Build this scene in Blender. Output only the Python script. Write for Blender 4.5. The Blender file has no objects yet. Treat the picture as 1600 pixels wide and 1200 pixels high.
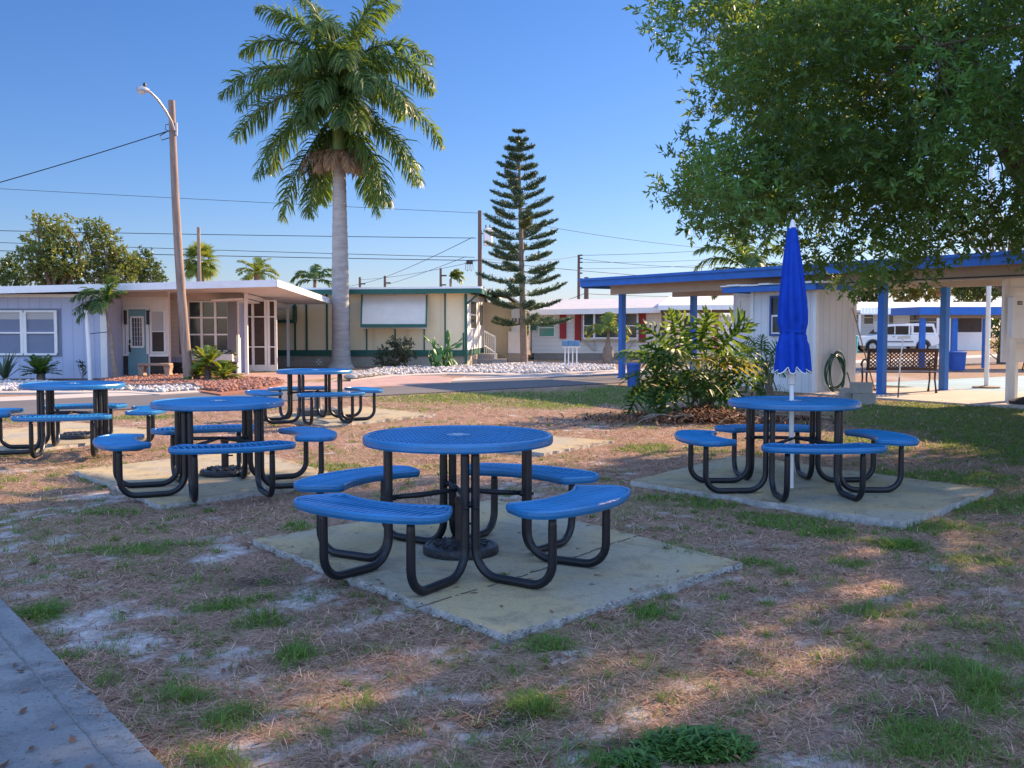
import bpy, math, random
import numpy as np
from mathutils import Vector, Matrix
R = math.radians
random.seed(11)
rng = np.random.default_rng(11)
scene = bpy.context.scene
col = scene.collection

# ------------------------------------------------------------------ camera
CH = 1.43
TH = math.atan(89 / 1600)
cam_d = bpy.data.cameras.new('camera')
cam = bpy.data.objects.new('camera', cam_d)
col.objects.link(cam)
cam.location = (0, 0, CH)
cam.rotation_euler = (math.pi / 2 - TH, 0, 0)
cam_d.sensor_width = 36
cam_d.lens = 36
cam_d.clip_end = 3000
scene.camera = cam

def ray(px, py):
    u = (px - 800) / 1600
    v = (600 - py) / 1600
    c, s = math.cos(TH), math.sin(TH)
    return Vector((u, c + v * s, -s + v * c))

def at(px, py, Y):
    """world point seen at that photo position, Y metres ahead"""
    d = ray(px, py)
    k = Y / d.y
    return Vector((d.x * k, Y, CH + d.z * k))

def gp(px, py, z=0.0):
    """world point on the level z seen at that photo position"""
    d = ray(px, py)
    k = (z - CH) / d.z
    return Vector((d.x * k, d.y * k, z))

# ------------------------------------------------------------------ mesh builder
class MB:
    def __init__(self):
        self.v = []
        self.f = []

    def add(self, vs, fs):
        n = len(self.v)
        self.v += [Vector(p) for p in vs]
        self.f += [tuple(i + n for i in f) for f in fs]
        return self

    def box(self, x0, x1, y0, y1, z0, z1):
        if x0 > x1: x0, x1 = x1, x0
        if y0 > y1: y0, y1 = y1, y0
        if z0 > z1: z0, z1 = z1, z0
        return self.add([(x0, y0, z0), (x1, y0, z0), (x1, y1, z0), (x0, y1, z0),
                         (x0, y0, z1), (x1, y0, z1), (x1, y1, z1), (x0, y1, z1)],
                        [(0, 3, 2, 1), (4, 5, 6, 7), (0, 1, 5, 4), (1, 2, 6, 5), (2, 3, 7, 6), (3, 0, 4, 7)])

    def pbox(self, px0, py0, px1, py1, Y, dep, dep2=0.0):
        """box whose near face fills that rectangle of the photo at distance Y (proud by dep, reaching back dep2)"""
        a = at(px0, py1, Y)
        b = at(px1, py0, Y)
        return self.box(a.x, b.x, Y - dep, Y + dep2, a.z, b.z)

    def bar(self, p, q, w, h, up=(0, 0, 1)):
        p, q = Vector(p), Vector(q)
        d = (q - p).normalized()
        up = Vector(up)
        if abs(d.dot(up)) > 0.98: up = Vector((0, 1, 0))
        s = d.cross(up).normalized() * (w / 2)
        u = s.cross(d).normalized() * (h / 2)
        vs = [p - s - u, p + s - u, p + s + u, p - s + u, q - s - u, q + s - u, q + s + u, q - s + u]
        return self.add(vs, [(0, 3, 2, 1), (4, 5, 6, 7), (0, 1, 5, 4), (1, 2, 6, 5), (2, 3, 7, 6), (3, 0, 4, 7)][:])

    def tube(self, pts, rad, n=10, cap=True):
        pts = [Vector(p) for p in pts]
        m = len(pts)
        if not hasattr(rad, '__len__'): rad = [rad] * m
        rings = []
        side = None
        for i in range(m):
            a = pts[max(i - 1, 0)]
            b = pts[min(i + 1, m - 1)]
            d = (b - a)
            d = d.normalized() if d.length > 1e-9 else Vector((0, 0, 1))
            if side is None:
                side = d.orthogonal().normalized()
            else:
                side = (side - d * side.dot(d))
                side = side.normalized() if side.length > 1e-6 else d.orthogonal().normalized()
            o = d.cross(side)
            rings.append([pts[i] + (side * math.cos(t) + o * math.sin(t)) * rad[i] for t in
                          [2 * math.pi * k / n for k in range(n)]])
        vs = [p for r in rings for p in r]
        fs = []
        for i in range(m - 1):
            for k in range(n):
                k2 = (k + 1) % n
                fs.append((i * n + k, i * n + k2, (i + 1) * n + k2, (i + 1) * n + k))
        if cap:
            fs.append(tuple(range(n - 1, -1, -1)))
            fs.append(tuple(range((m - 1) * n, m * n)))
        return self.add(vs, fs)

    def lathe(self, prof, n=24, c=(0, 0, 0)):
        vs, fs = [], []
        m = len(prof)
        for r, z in prof:
            for k in range(n):
                t = 2 * math.pi * k / n
                vs.append((c[0] + r * math.cos(t), c[1] + r * math.sin(t), c[2] + z))
        for i in range(m - 1):
            for k in range(n):
                k2 = (k + 1) % n
                fs.append((i * n + k, i * n + k2, (i + 1) * n + k2, (i + 1) * n + k))
        fs.append(tuple(range(n - 1, -1, -1)))
        fs.append(tuple(range((m - 1) * n, m * n)))
        return self.add(vs, fs)

    def prism(self, outline, z0, z1):
        n = len(outline)
        vs = [(p[0], p[1], z0) for p in outline] + [(p[0], p[1], z1) for p in outline]
        fs = [tuple(range(n - 1, -1, -1)), tuple(range(n, 2 * n))]
        fs += [(i, (i + 1) % n, n + (i + 1) % n, n + i) for i in range(n)]
        return self.add(vs, fs)

    def slab(self, top, th):
        """closed slab under a polygon of 3-D points"""
        n = len(top)
        top = [Vector(p) for p in top]
        vs = top + [p - Vector((0, 0, th)) for p in top]
        fs = [tuple(range(n)), tuple(range(2 * n - 1, n - 1, -1))]
        fs += [(n + i, n + (i + 1) % n, (i + 1) % n, i) for i in range(n)]
        return self.add(vs, fs)

    def xprism(self, prof, x0, x1):
        """profile of (y, z) points extruded along x"""
        n = len(prof)
        vs = [(x0, p[0], p[1]) for p in prof] + [(x1, p[0], p[1]) for p in prof]
        fs = [tuple(range(n)), tuple(range(2 * n - 1, n - 1, -1))]
        fs += [(n + i, n + (i + 1) % n, (i + 1) % n, i) for i in range(n)]
        return self.add(vs, fs)

    def yprism(self, prof, y0, y1):
        """profile of (x, z) points extruded along y"""
        n = len(prof)
        vs = [(p[0], y0, p[1]) for p in prof] + [(p[0], y1, p[1]) for p in prof]
        fs = [tuple(range(n)), tuple(range(2 * n - 1, n - 1, -1))]
        fs += [(n + i, n + (i + 1) % n, (i + 1) % n, i) for i in range(n)]
        return self.add(vs, fs)

    def mesh(self, name, m, smooth=False):
        me = bpy.data.meshes.new(name)
        me.from_pydata([tuple(p) for p in self.v], [], self.f)
        me.materials.append(m)
        if smooth:
            me.polygons.foreach_set('use_smooth', [True] * len(me.polygons))
        me.update()
        return me

    def build(self, name, m, parent=None, smooth=False, world=False, bevel=0.0, tagkind=None):
        if world and parent is not None:
            root = parent
            chain = [parent]
            while root.parent: root = root.parent
            inv = (Matrix.Translation(root.location) @ root.rotation_euler.to_matrix().to_4x4()).inverted()
            self.v = [inv @ p for p in self.v]
        me = self.mesh(name, m, smooth)
        o = bpy.data.objects.new(name, me)
        col.objects.link(o)
        if parent is not None: o.parent = parent
        if smooth:
            md = o.modifiers.new('split', 'EDGE_SPLIT')
            md.split_angle = R(38)
        if bevel:
            md = o.modifiers.new('bevel', 'BEVEL')
            md.width = bevel
            md.segments = 2
            md.limit_method = 'ANGLE'
        if tagkind: o['kind'] = tagkind
        return o

def np_mesh(name, verts, quads, m):
    me = bpy.data.meshes.new(name)
    verts = np.asarray(verts, dtype=np.float32)
    quads = np.asarray(quads, dtype=np.int32)
    k = quads.shape[1]
    me.vertices.add(len(verts))
    me.vertices.foreach_set('co', verts.ravel())
    me.loops.add(quads.size)
    me.loops.foreach_set('vertex_index', quads.ravel())
    me.polygons.add(len(quads))
    me.polygons.foreach_set('loop_start', np.arange(0, quads.size, k, dtype=np.int32))
    me.materials.append(m)
    me.update(calc_edges=True)
    return me

def link(name, me, parent=None, loc=(0, 0, 0), rot=(0, 0, 0), sc=(1, 1, 1)):
    o = bpy.data.objects.new(name, me)
    col.objects.link(o)
    o.location = loc
    o.rotation_euler = rot
    o.scale = sc
    if parent is not None: o.parent = parent
    return o

def tag(o, label=None, cat=None, group=None, kind=None):
    if label: o['label'] = label
    if cat: o['category'] = cat
    if group: o['group'] = group
    if kind: o['kind'] = kind
    return o

def thing(name, label, cat, loc=(0, 0, 0), rz=0.0, group=None):
    o = bpy.data.objects.new(name, None)
    o.empty_display_size = 0.2
    col.objects.link(o)
    o.location = loc
    o.rotation_euler = (0, 0, rz)
    return tag(o, label, cat, group)

def kids(o):
    return [c for c in bpy.data.objects if c.parent == o]

def copy_tree(o, parent=None, kmap=None):
    c = o.copy()
    col.objects.link(c)
    c.parent = parent
    for ch in kids(o):
        copy_tree(ch, c)
    return c

# ------------------------------------------------------------------ materials
def nodes_of(name):
    m = bpy.data.materials.new(name)
    m.use_nodes = True
    nt = m.node_tree
    nt.nodes.clear()
    return m, nt.nodes, nt.links

def mat(name, c, rough=0.6, var=0.12, scale=6.0, bump=0.0, bscale=60.0, metal=0.0, spec=0.4, fine=0.0, fscale=90.0, detail=5.0, coat=0.0, stretch=None):
    m, N, L = nodes_of(name)
    out = N.new('ShaderNodeOutputMaterial')
    b = N.new('ShaderNodeBsdfPrincipled')
    L.new(b.outputs[0], out.inputs[0])
    tc = N.new('ShaderNodeTexCoord')
    src = tc.outputs['Object']
    if stretch:
        mp = N.new('ShaderNodeMapping')
        mp.inputs['Scale'].default_value = stretch
        L.new(src, mp.inputs[0])
        src = mp.outputs[0]
    n = N.new('ShaderNodeTexNoise')
    n.inputs['Scale'].default_value = scale
    n.inputs['Detail'].default_value = detail
    n.inputs['Roughness'].default_value = 0.65
    L.new(src, n.inputs['Vector'])
    mx = N.new('ShaderNodeMix')
    mx.data_type = 'RGBA'
    rp = N.new('ShaderNodeMapRange')
    rp.inputs[1].default_value = 0.3
    rp.inputs[2].default_value = 0.7
    L.new(n.outputs['Fac'], rp.inputs[0])
    fac = rp.outputs[0]
    if fine:
        n3 = N.new('ShaderNodeTexNoise')
        n3.inputs['Scale'].default_value = fscale
        n3.inputs['Detail'].default_value = 3
        L.new(src, n3.inputs['Vector'])
        ad = N.new('ShaderNodeMix')
        ad.inputs[0].default_value = fine
        L.new(fac, ad.inputs[2])
        L.new(n3.outputs['Fac'], ad.inputs[3])
        fac = ad.outputs[0]
    L.new(fac, mx.inputs[0])
    mx.inputs[6].default_value = (*[max(0, x * (1 - var)) for x in c], 1)
    mx.inputs[7].default_value = (*[min(1, x * (1 + var)) for x in c], 1)
    L.new(mx.outputs[2], b.inputs['Base Color'])
    b.inputs['Roughness'].default_value = rough
    b.inputs['Metallic'].default_value = metal
    b.inputs['Specular IOR Level'].default_value = spec
    if coat: b.inputs['Coat Weight'].default_value = coat
    if bump:
        n2 = N.new('ShaderNodeTexNoise')
        n2.inputs['Scale'].default_value = bscale
        n2.inputs['Detail'].default_value = 4
        L.new(src, n2.inputs['Vector'])
        bp = N.new('ShaderNodeBump')
        bp.inputs['Strength'].default_value = bump
        bp.inputs['Distance'].default_value = 0.01
        L.new(n2.outputs['Fac'], bp.inputs['Height'])
        L.new(bp.outputs[0], b.inputs['Normal'])
    return m

def siding(name, c, period, axis='X', rough=0.55, depth=0.5, dirt=0.08):
    """painted boards: a groove every `period` metres across the given axis"""
    m, N, L = nodes_of(name)
    out = N.new('ShaderNodeOutputMaterial')
    b = N.new('ShaderNodeBsdfPrincipled')
    L.new(b.outputs[0], out.inputs[0])
    tc = N.new('ShaderNodeTexCoord')
    sp = N.new('ShaderNodeSeparateXYZ')
    L.new(tc.outputs['Object'], sp.inputs[0])
    src = sp.outputs[axis] if axis != 'XY' else None
    if axis == 'XY':
        a = N.new('ShaderNodeMath'); a.operation = 'ADD'
        L.new(sp.outputs['X'], a.inputs[0]); L.new(sp.outputs['Y'], a.inputs[1])
        src = a.outputs[0]
    d = N.new('ShaderNodeMath'); d.operation = 'DIVIDE'; d.inputs[1].default_value = period
    L.new(src, d.inputs[0])
    fr = N.new('ShaderNodeMath'); fr.operation = 'FRACT'
    L.new(d.outputs[0], fr.inputs[0])
    if axis == 'Z':
        h = fr.outputs[0]
    else:
        cp = N.new('ShaderNodeMath'); cp.operation = 'PINGPONG'; cp.inputs[1].default_value = 0.5
        L.new(fr.outputs[0], cp.inputs[0])
        mr = N.new('ShaderNodeMapRange'); mr.inputs[1].default_value = 0.0; mr.inputs[2].default_value = 0.1
        L.new(cp.outputs[0], mr.inputs[0])
        h = mr.outputs[0]
    bp = N.new('ShaderNodeBump'); bp.inputs['Strength'].default_value = depth; bp.inputs['Distance'].default_value = 0.02
    L.new(h, bp.inputs['Height'])
    L.new(bp.outputs[0], b.inputs['Normal'])
    n = N.new('ShaderNodeTexNoise'); n.inputs['Scale'].default_value = 1.3; n.inputs['Detail'].default_value = 8
    L.new(tc.outputs['Object'], n.inputs['Vector'])
    mx = N.new('ShaderNodeMix'); mx.data_type = 'RGBA'
    L.new(n.outputs['Fac'], mx.inputs[0])
    mx.inputs[6].default_value = (*[x * (1 - dirt * 2) for x in c], 1)
    mx.inputs[7].default_value = (*[min(1, x * (1 + dirt)) for x in c], 1)
    gv = N.new('ShaderNodeMapRange'); gv.inputs[1].default_value = 0; gv.inputs[2].default_value = .14 if axis == 'Z' else 1; gv.inputs[3].default_value = .72 if axis == 'Z' else .86; gv.inputs[4].default_value = 1
    L.new(h, gv.inputs[0])
    gs = N.new('ShaderNodeVectorMath'); gs.operation = 'SCALE'
    L.new(mx.outputs[2], gs.inputs[0]); L.new(gv.outputs[0], gs.inputs['Scale'])
    L.new(gs.outputs[0], b.inputs['Base Color'])
    b.inputs['Roughness'].default_value = rough
    b.inputs['Specular IOR Level'].default_value = 0.3
    return m

def concrete(name, c1, c2, stain, grain=150.0):
    """weathered concrete: two tones in broad patches, dark stains, fine grain"""
    m, N, L = nodes_of(name)
    out = N.new('ShaderNodeOutputMaterial'); b = N.new('ShaderNodeBsdfPrincipled'); L.new(b.outputs[0], out.inputs[0])
    tc = N.new('ShaderNodeTexCoord')
    def nz(s, d=7, r=.6, dist=0.0):
        n = N.new('ShaderNodeTexNoise'); n.inputs['Scale'].default_value = s; n.inputs['Detail'].default_value = d; n.inputs['Roughness'].default_value = r; n.inputs['Distortion'].default_value = dist
        L.new(tc.outputs['Object'], n.inputs['Vector']); return n.outputs[0]
    def rmp(f, a, b_, lo=0.0, hi=1.0):
        q = N.new('ShaderNodeMapRange'); q.inputs[1].default_value = a; q.inputs[2].default_value = b_; q.inputs[3].default_value = lo; q.inputs[4].default_value = hi
        L.new(f, q.inputs[0]); return q.outputs[0]
    def mx(f, a, c_):
        q = N.new('ShaderNodeMix'); q.data_type = 'RGBA'; L.new(f, q.inputs[0])
        for i, v in ((6, a), (7, c_)):
            if isinstance(v, tuple): q.inputs[i].default_value = (*v, 1)
            else: L.new(v, q.inputs[i])
        return q.outputs[2]
    c = mx(rmp(nz(1.1, 6, .6, .6), .40, .60), c1, c2)
    c = mx(rmp(nz(3.2, 8, .72, .8), .50, .68, 0, .7), c, stain)
    c = mx(rmp(nz(22, 6, .7), .56, .70, 0, .5), c, stain)
    c = mx(rmp(nz(grain, 3, .6), .45, .75, 0, .45), c, tuple(min(1, v * 1.45) for v in c2))
    c = mx(rmp(nz(grain * .7, 2, .6), .60, .70, 0, .6), c, tuple(v * .5 for v in stain))
    L.new(c, b.inputs['Base Color'])
    b.inputs['Roughness'].default_value = .92; b.inputs['Specular IOR Level'].default_value = .2
    bp = N.new('ShaderNodeBump'); bp.inputs['Strength'].default_value = .6; bp.inputs['Distance'].default_value = .006
    L.new(nz(grain, 4), bp.inputs['Height']); L.new(bp.outputs[0], b.inputs['Normal'])
    return m

def brickmat(name, c1, c2, mortar, bw, bh, scale=1.0):
    m, N, L = nodes_of(name)
    out = N.new('ShaderNodeOutputMaterial')
    b = N.new('ShaderNodeBsdfPrincipled')
    L.new(b.outputs[0], out.inputs[0])
    tc = N.new('ShaderNodeTexCoord')
    sp = N.new('ShaderNodeSeparateXYZ')
    L.new(tc.outputs['Object'], sp.inputs[0])
    a = N.new('ShaderNodeMath'); a.operation = 'ADD'
    L.new(sp.outputs['X'], a.inputs[0]); L.new(sp.outputs['Y'], a.inputs[1])
    cb = N.new('ShaderNodeCombineXYZ')
    L.new(a.outputs[0], cb.inputs[0]); L.new(sp.outputs['Z'], cb.inputs[1])
    t = N.new('ShaderNodeTexBrick')
    t.inputs['Scale'].default_value = 1
    t.inputs['Brick Width'].default_value = bw
    t.inputs['Row Height'].default_value = bh
    t.inputs['Mortar Size'].default_value = 0.008
    t.inputs['Color1'].default_value = (*c1, 1)
    t.inputs['Color2'].default_value = (*c2, 1)
    t.inputs['Mortar'].default_value = (*mortar, 1)
    L.new(cb.outputs[0], t.inputs['Vector'])
    L.new(t.outputs['Color'], b.inputs['Base Color'])
    bp = N.new('ShaderNodeBump'); bp.inputs['Strength'].default_value = 0.6; bp.inputs['Distance'].default_value = 0.01
    bp.invert = True
    L.new(t.outputs['Fac'], bp.inputs['Height'])
    L.new(bp.outputs[0], b.inputs['Normal'])
    b.inputs['Roughness'].default_value = 0.85
    return m

def leafmat(name, c1, c2, trans, tw=0.35, rough=0.45, spec=0.35, clump=0.0):
    """leaves: colour differs from leaf to leaf, light passes through"""
    m, N, L = nodes_of(name)
    out = N.new('ShaderNodeOutputMaterial')
    b = N.new('ShaderNodeBsdfPrincipled')
    g = N.new('ShaderNodeNewGeometry')
    mx = N.new('ShaderNodeMix'); mx.data_type = 'RGBA'
    L.new(g.outputs['Random Per Island'], mx.inputs[0])
    mx.inputs[6].default_value = (*c1, 1)
    mx.inputs[7].default_value = (*c2, 1)
    colr = mx.outputs[2]
    if clump:        # tone varies from clump to clump by noise
        tcn = N.new('ShaderNodeTexCoord'); nn_ = N.new('ShaderNodeTexNoise'); nn_.inputs['Scale'].default_value = clump; nn_.inputs['Detail'].default_value = 2
        L.new(tcn.outputs['Object'], nn_.inputs['Vector'])
        mr_ = N.new('ShaderNodeMapRange'); mr_.inputs[1].default_value = .42; mr_.inputs[2].default_value = .68; mr_.inputs[3].default_value = .62; mr_.inputs[4].default_value = 1.9
        L.new(nn_.outputs[0], mr_.inputs[0])
        vm = N.new('ShaderNodeVectorMath'); vm.operation = 'SCALE'
        L.new(colr, vm.inputs[0]); L.new(mr_.outputs[0], vm.inputs['Scale'])
        colr = vm.outputs[0]
    L.new(colr, b.inputs['Base Color'])
    b.inputs['Roughness'].default_value = rough
    b.inputs['Specular IOR Level'].default_value = spec
    if tw:
        t = N.new('ShaderNodeBsdfTranslucent')
        t.inputs[0].default_value = (*trans, 1)
        ms = N.new('ShaderNodeMixShader'); ms.inputs[0].default_value = tw
        L.new(b.outputs[0], ms.inputs[1]); L.new(t.outputs[0], ms.inputs[2])
        L.new(ms.outputs[0], out.inputs[0])
    else:
        L.new(b.outputs[0], out.inputs[0])
    return m

M = {}
M['blue_coat'] = mat('blue_coat', (0.010, 0.15, 0.36), 0.27, 0.32, 2.2, 0.15, 300, fine=0.3, fscale=60, spec=.6)
M['black_tube'] = mat('black_tube', (0.009, 0.011, 0.016), 0.36, 0.3, 8, 0.1, 90, fine=0.3)
M['slab_edge'] = mat('slab_edge', (0.36, 0.35, 0.33), 0.9, 0.3, 14, 0.9, 60)
M['slab'] = concrete('slab_concrete', (.40, .315, .17), (.32, .295, .23), (.14, .125, .10))
M['walk'] = concrete('walk_concrete', (.25, .255, .25), (.165, .175, .185), (.07, .07, .075), 110)
M['crack'] = mat('joint_dirt', (0.11, 0.095, 0.07), 0.95, 0.3, 20)
M['asphalt'] = mat('asphalt', (0.105, 0.10, 0.105), 0.9, 0.2, 0.7, 0.4, 60, fine=0.35, fscale=40)
M['pinkpath'] = mat('pink_path', (0.36, 0.235, 0.205), 0.85, 0.16, 1.2, 0.2, 60)
M['paleconc'] = mat('pale_concrete', (0.42, 0.37, 0.33), 0.9, 0.12, 1.5, 0.2, 60)
M['court'] = mat('court_paint', (0.24, 0.36, 0.36), 0.6, 0.12, 0.8)
M['canvas'] = mat('umbrella_canvas', (0.005, 0.052, 0.42), 0.75, 0.12, 9, 0.12, 400, spec=0.2)
M['white'] = mat('white_paint', (0.74, 0.74, 0.72), 0.5, 0.05, 4)
M['offwhite'] = mat('offwhite_paint', (0.72, 0.68, 0.62), 0.6, 0.08, 3)
M['whitemetal'] = mat('white_metal', (0.72, 0.73, 0.74), 0.35, 0.06, 4)
M['greymetal'] = mat('grey_metal', (0.42, 0.43, 0.45), 0.4, 0.1, 6, metal=0.5)
M['pavblue'] = mat('pavilion_blue', (0.025, 0.14, 0.47), 0.5, 0.14, 3)
M['soffit'] = mat('soffit_tan', (0.42, 0.38, 0.34), 0.7, 0.1, 3)
M['shed'] = siding('shed_boards', (0.66, 0.68, 0.70), 0.2, 'XY')
M['lav'] = siding('grey_blue_boards', (0.41, 0.47, 0.62), 0.3, 'XY', depth=0.35)
M['porchwall'] = siding('white_lap', (0.74, 0.68, 0.62), 0.14, 'Z')
M['greyvert'] = siding('tan_vertical', (0.60, 0.52, 0.46), 0.1, 'XY')
M['cream'] = siding('cream_panels', (0.84, 0.69, 0.44), 1.22, 'XY', depth=0.2, dirt=0.05)
M['creamplain'] = mat('cream_plain', (0.74, 0.63, 0.43), 0.6, 0.06, 2)
M['green'] = mat('dark_green_trim', (0.012, 0.10, 0.075), 0.5, 0.1, 4)
M['awning'] = mat('awning_grey', (0.66, 0.59, 0.50), 0.6, 0.06, 3)
M['whitelap'] = siding('white_lap_far', (0.68, 0.68, 0.66), 0.2, 'Z', depth=0.7)
M['redshut'] = mat('red_shutter', (0.30, 0.022, 0.03), 0.55, 0.1, 4)
M['roofgrey'] = mat('grey_roof', (0.42, 0.41, 0.42), 0.8, 0.1, 2)
M['roofwhite'] = mat('white_roof', (0.70, 0.68, 0.65), 0.6, 0.07, 2)
M['block'] = brickmat('block_skirt', (0.36, 0.31, 0.25), (0.30, 0.27, 0.22), (0.42, 0.38, 0.33), 0.4, 0.2)
M['stone'] = brickmat('ledge_stone', (0.075, 0.06, 0.055), (0.035, 0.032, 0.034), (0.02, 0.02, 0.02), 0.22, 0.06)
M['redbrick'] = brickmat('edging_brick', (0.36, 0.20, 0.15), (0.30, 0.17, 0.13), (0.35, 0.3, 0.27), 0.22, 0.08)
M['glass'] = mat('window_glass', (0.03, 0.045, 0.05), 0.08, 0.5, 1.2, spec=0.35)
M['tealglass'] = mat('teal_glass', (0.03, 0.24, 0.20), 0.1, 0.3, 1.2, spec=0.8)
M['blind'] = siding('window_blind', (0.50, 0.50, 0.48), 0.05, 'Z')
M['screen'] = mat('insect_screen', (0.075, 0.062, 0.055), 0.9, 0.15, 3, spec=0.1)
M['teal'] = mat('teal_door', (0.16, 0.32, 0.36), 0.5, 0.06, 3)
M['dark'] = mat('dark_metal', (0.02, 0.018, 0.018), 0.5, 0.2, 8)
M['rubber'] = mat('rubber', (0.02, 0.02, 0.02), 0.8, 0.2, 8)
M['pole'] = mat('weathered_pole', (0.25, 0.185, 0.15), 0.9, 0.35, 3, 0.6, 30, stretch=(6, 6, 0.6))
M['poledark'] = mat('dark_pole', (0.13, 0.09, 0.075), 0.9, 0.25, 3, stretch=(6, 6, 0.6))
M['bark'] = mat('oak_bark', (0.13, 0.10, 0.075), 0.95, 0.35, 4, 1.0, 22)
M['palmtrunk'] = mat('palm_trunk', (0.31, 0.295, 0.28), 0.9, 0.22, 2.0, 0.5, 18, stretch=(1.2, 1.2, 5))
M['crownshaft'] = mat('crownshaft', (0.10, 0.16, 0.035), 0.45, 0.35, 5, stretch=(3, 3, 0.6))
M['drysheath'] = mat('dry_sheath', (0.21, 0.13, 0.085), 0.85, 0.3, 6, stretch=(3, 3, 0.8))
M['palmbark'] = mat('small_palm_bark', (0.24, 0.19, 0.15), 0.9, 0.3, 8, 0.8, 25)
M['concblock'] = mat('cinder_block', (0.33, 0.31, 0.29), 0.95, 0.15, 8, 0.6, 80)
M['rust'] = mat('bench_concrete', (0.32, 0.22, 0.16), 0.9, 0.2, 8, 0.5, 50)
M['hose'] = mat('green_hose', (0.012, 0.07, 0.045), 0.4, 0.15, 8)
M['wood'] = mat('bare_wood', (0.40, 0.27, 0.17), 0.75, 0.2, 5, stretch=(8, 8, 0.7))
M['iron'] = mat('bench_iron', (0.045, 0.022, 0.018), 0.45, 0.2, 10)
M['carwhite'] = mat('car_white', (0.72, 0.72, 0.71), 0.25, 0.03, 2, spec=0.6, coat=0.5)
M['carglass'] = mat('car_glass', (0.012, 0.015, 0.018), 0.1, 0.2, 2, spec=0.22)
M['plasticgrey'] = mat('grey_plastic', (0.12, 0.12, 0.125), 0.6, 0.1, 5)
M['redlamp'] = mat('red_lamp', (0.35, 0.02, 0.015), 0.2, 0.1, 5)
M['hub'] = mat('alloy', (0.5, 0.5, 0.5), 0.35, 0.08, 6, metal=0.6)
M['canblue'] = mat('can_blue', (0.02, 0.085, 0.34), 0.5, 0.12, 5)
M['boxblue'] = mat('box_blue', (0.09, 0.20, 0.33), 0.5, 0.15, 9)
M['wire'] = mat('wire_black', (0.012, 0.012, 0.014), 0.6, 0.1, 3)
M['ring'] = mat('hub_ring', (0.35, 0.42, 0.5), 0.4, 0.2, 30)
M['base'] = mat('cast_base', (0.02, 0.021, 0.026), 0.42, 0.4, 18, 1.0, 55)
M['rustpipe'] = mat('rusty_pipe', (0.05, 0.032, 0.026), 0.7, 0.5, 18, 0.3, 60)
M['glasspv'] = mat('lamp_glass', (0.55, 0.53, 0.48), 0.25, 0.1, 5)
# foliage
M['oakleaf'] = leafmat('oak_leaves', (0.022, 0.076, 0.024), (0.068, 0.168, 0.043), (0.34, 0.47, 0.05), 0.32, clump=1.0)
M['treeleaf'] = leafmat('tree_leaves', (0.07, 0.11, 0.03), (0.16, 0.20, 0.06), (0.28, 0.32, 0.05), 0.3)
M['treedark'] = leafmat('dark_tree_leaves', (0.02, 0.05, 0.015), (0.055, 0.10, 0.03), (0.18, 0.25, 0.04), 0.25)
M['treeyellow'] = leafmat('yellow_tree_leaves', (0.12, 0.12, 0.02), (0.24, 0.20, 0.04), (0.4, 0.36, 0.05), 0.3)
M['palmleaf'] = leafmat('palm_leaves', (0.024, 0.064, 0.02), (0.066, 0.128, 0.034), (0.24, 0.36, 0.04), 0.32)
M['palmleaf_light'] = leafmat('light_palm_leaves', (0.08, 0.15, 0.03), (0.15, 0.22, 0.045), (0.38, 0.42, 0.05), 0.35)
M['palmdry'] = leafmat('dry_palm_leaves', (0.22, 0.13, 0.07), (0.34, 0.22, 0.12), (0.4, 0.26, 0.1), 0.2, 0.8)
M['pine'] = leafmat('pine_needles', (0.04, 0.085, 0.055), (0.11, 0.17, 0.10), (0.12, 0.18, 0.05), 0.15)
M['pinelit'] = leafmat('sunlit_needles', (0.06, 0.085, 0.02), (0.12, 0.13, 0.035), (0.25, 0.24, 0.05), 0.15)  # yellower copy of the pine needles, sunlight put into the colour
M['philo'] = leafmat('philodendron_leaf', (0.015, 0.064, 0.015), (0.038, 0.112, 0.023), (0.28, 0.42, 0.04), 0.27, 0.5, 0.22)
M['philoy'] = leafmat('yellow_leaf', (0.30, 0.26, 0.03), (0.40, 0.33, 0.05), (0.5, 0.42, 0.05), 0.3, 0.4)
M['stemgreen'] = mat('stem_green', (0.10, 0.15, 0.05), 0.5, 0.2, 8)
M['cactus'] = mat('cactus_pad', (0.06, 0.16, 0.035), 0.5, 0.25, 6)
M['shrub'] = leafmat('shrub_leaves', (0.025, 0.04, 0.02), (0.06, 0.075, 0.035), (0.10, 0.14, 0.03), 0.15)
M['agave'] = leafmat('agave_leaves', (0.05, 0.09, 0.06), (0.09, 0.13, 0.08), (0.15, 0.2, 0.06), 0.1)
M['straw'] = leafmat('dry_grass', (0.13, 0.078, 0.055), (0.64, 0.42, 0.31), (0.5, 0.32, 0.2), 0.12, 0.8, 0.1)
M['grass'] = leafmat('green_grass', (0.045, 0.11, 0.02), (0.14, 0.25, 0.045), (0.30, 0.42, 0.04), 0.3, 0.55, 0.25)
M['weed'] = leafmat('weed_leaves', (0.032, 0.10, 0.025), (0.095, 0.20, 0.04), (0.2, 0.32, 0.04), 0.25, 0.5, 0.3)
M['mulch'] = leafmat('mulch_chips', (0.17, 0.07, 0.048), (0.36, 0.19, 0.14), (0, 0, 0), 0, 0.9, 0.1)
M['pebble'] = leafmat('white_pebbles', (0.22, 0.20, 0.185), (0.64, 0.60, 0.575), (0, 0, 0), 0, 0.85, 0.2)
M['litter'] = leafmat('brown_litter', (0.10, 0.05, 0.03), (0.24, 0.13, 0.085), (0, 0, 0), 0, 0.9, 0.1)

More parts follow.
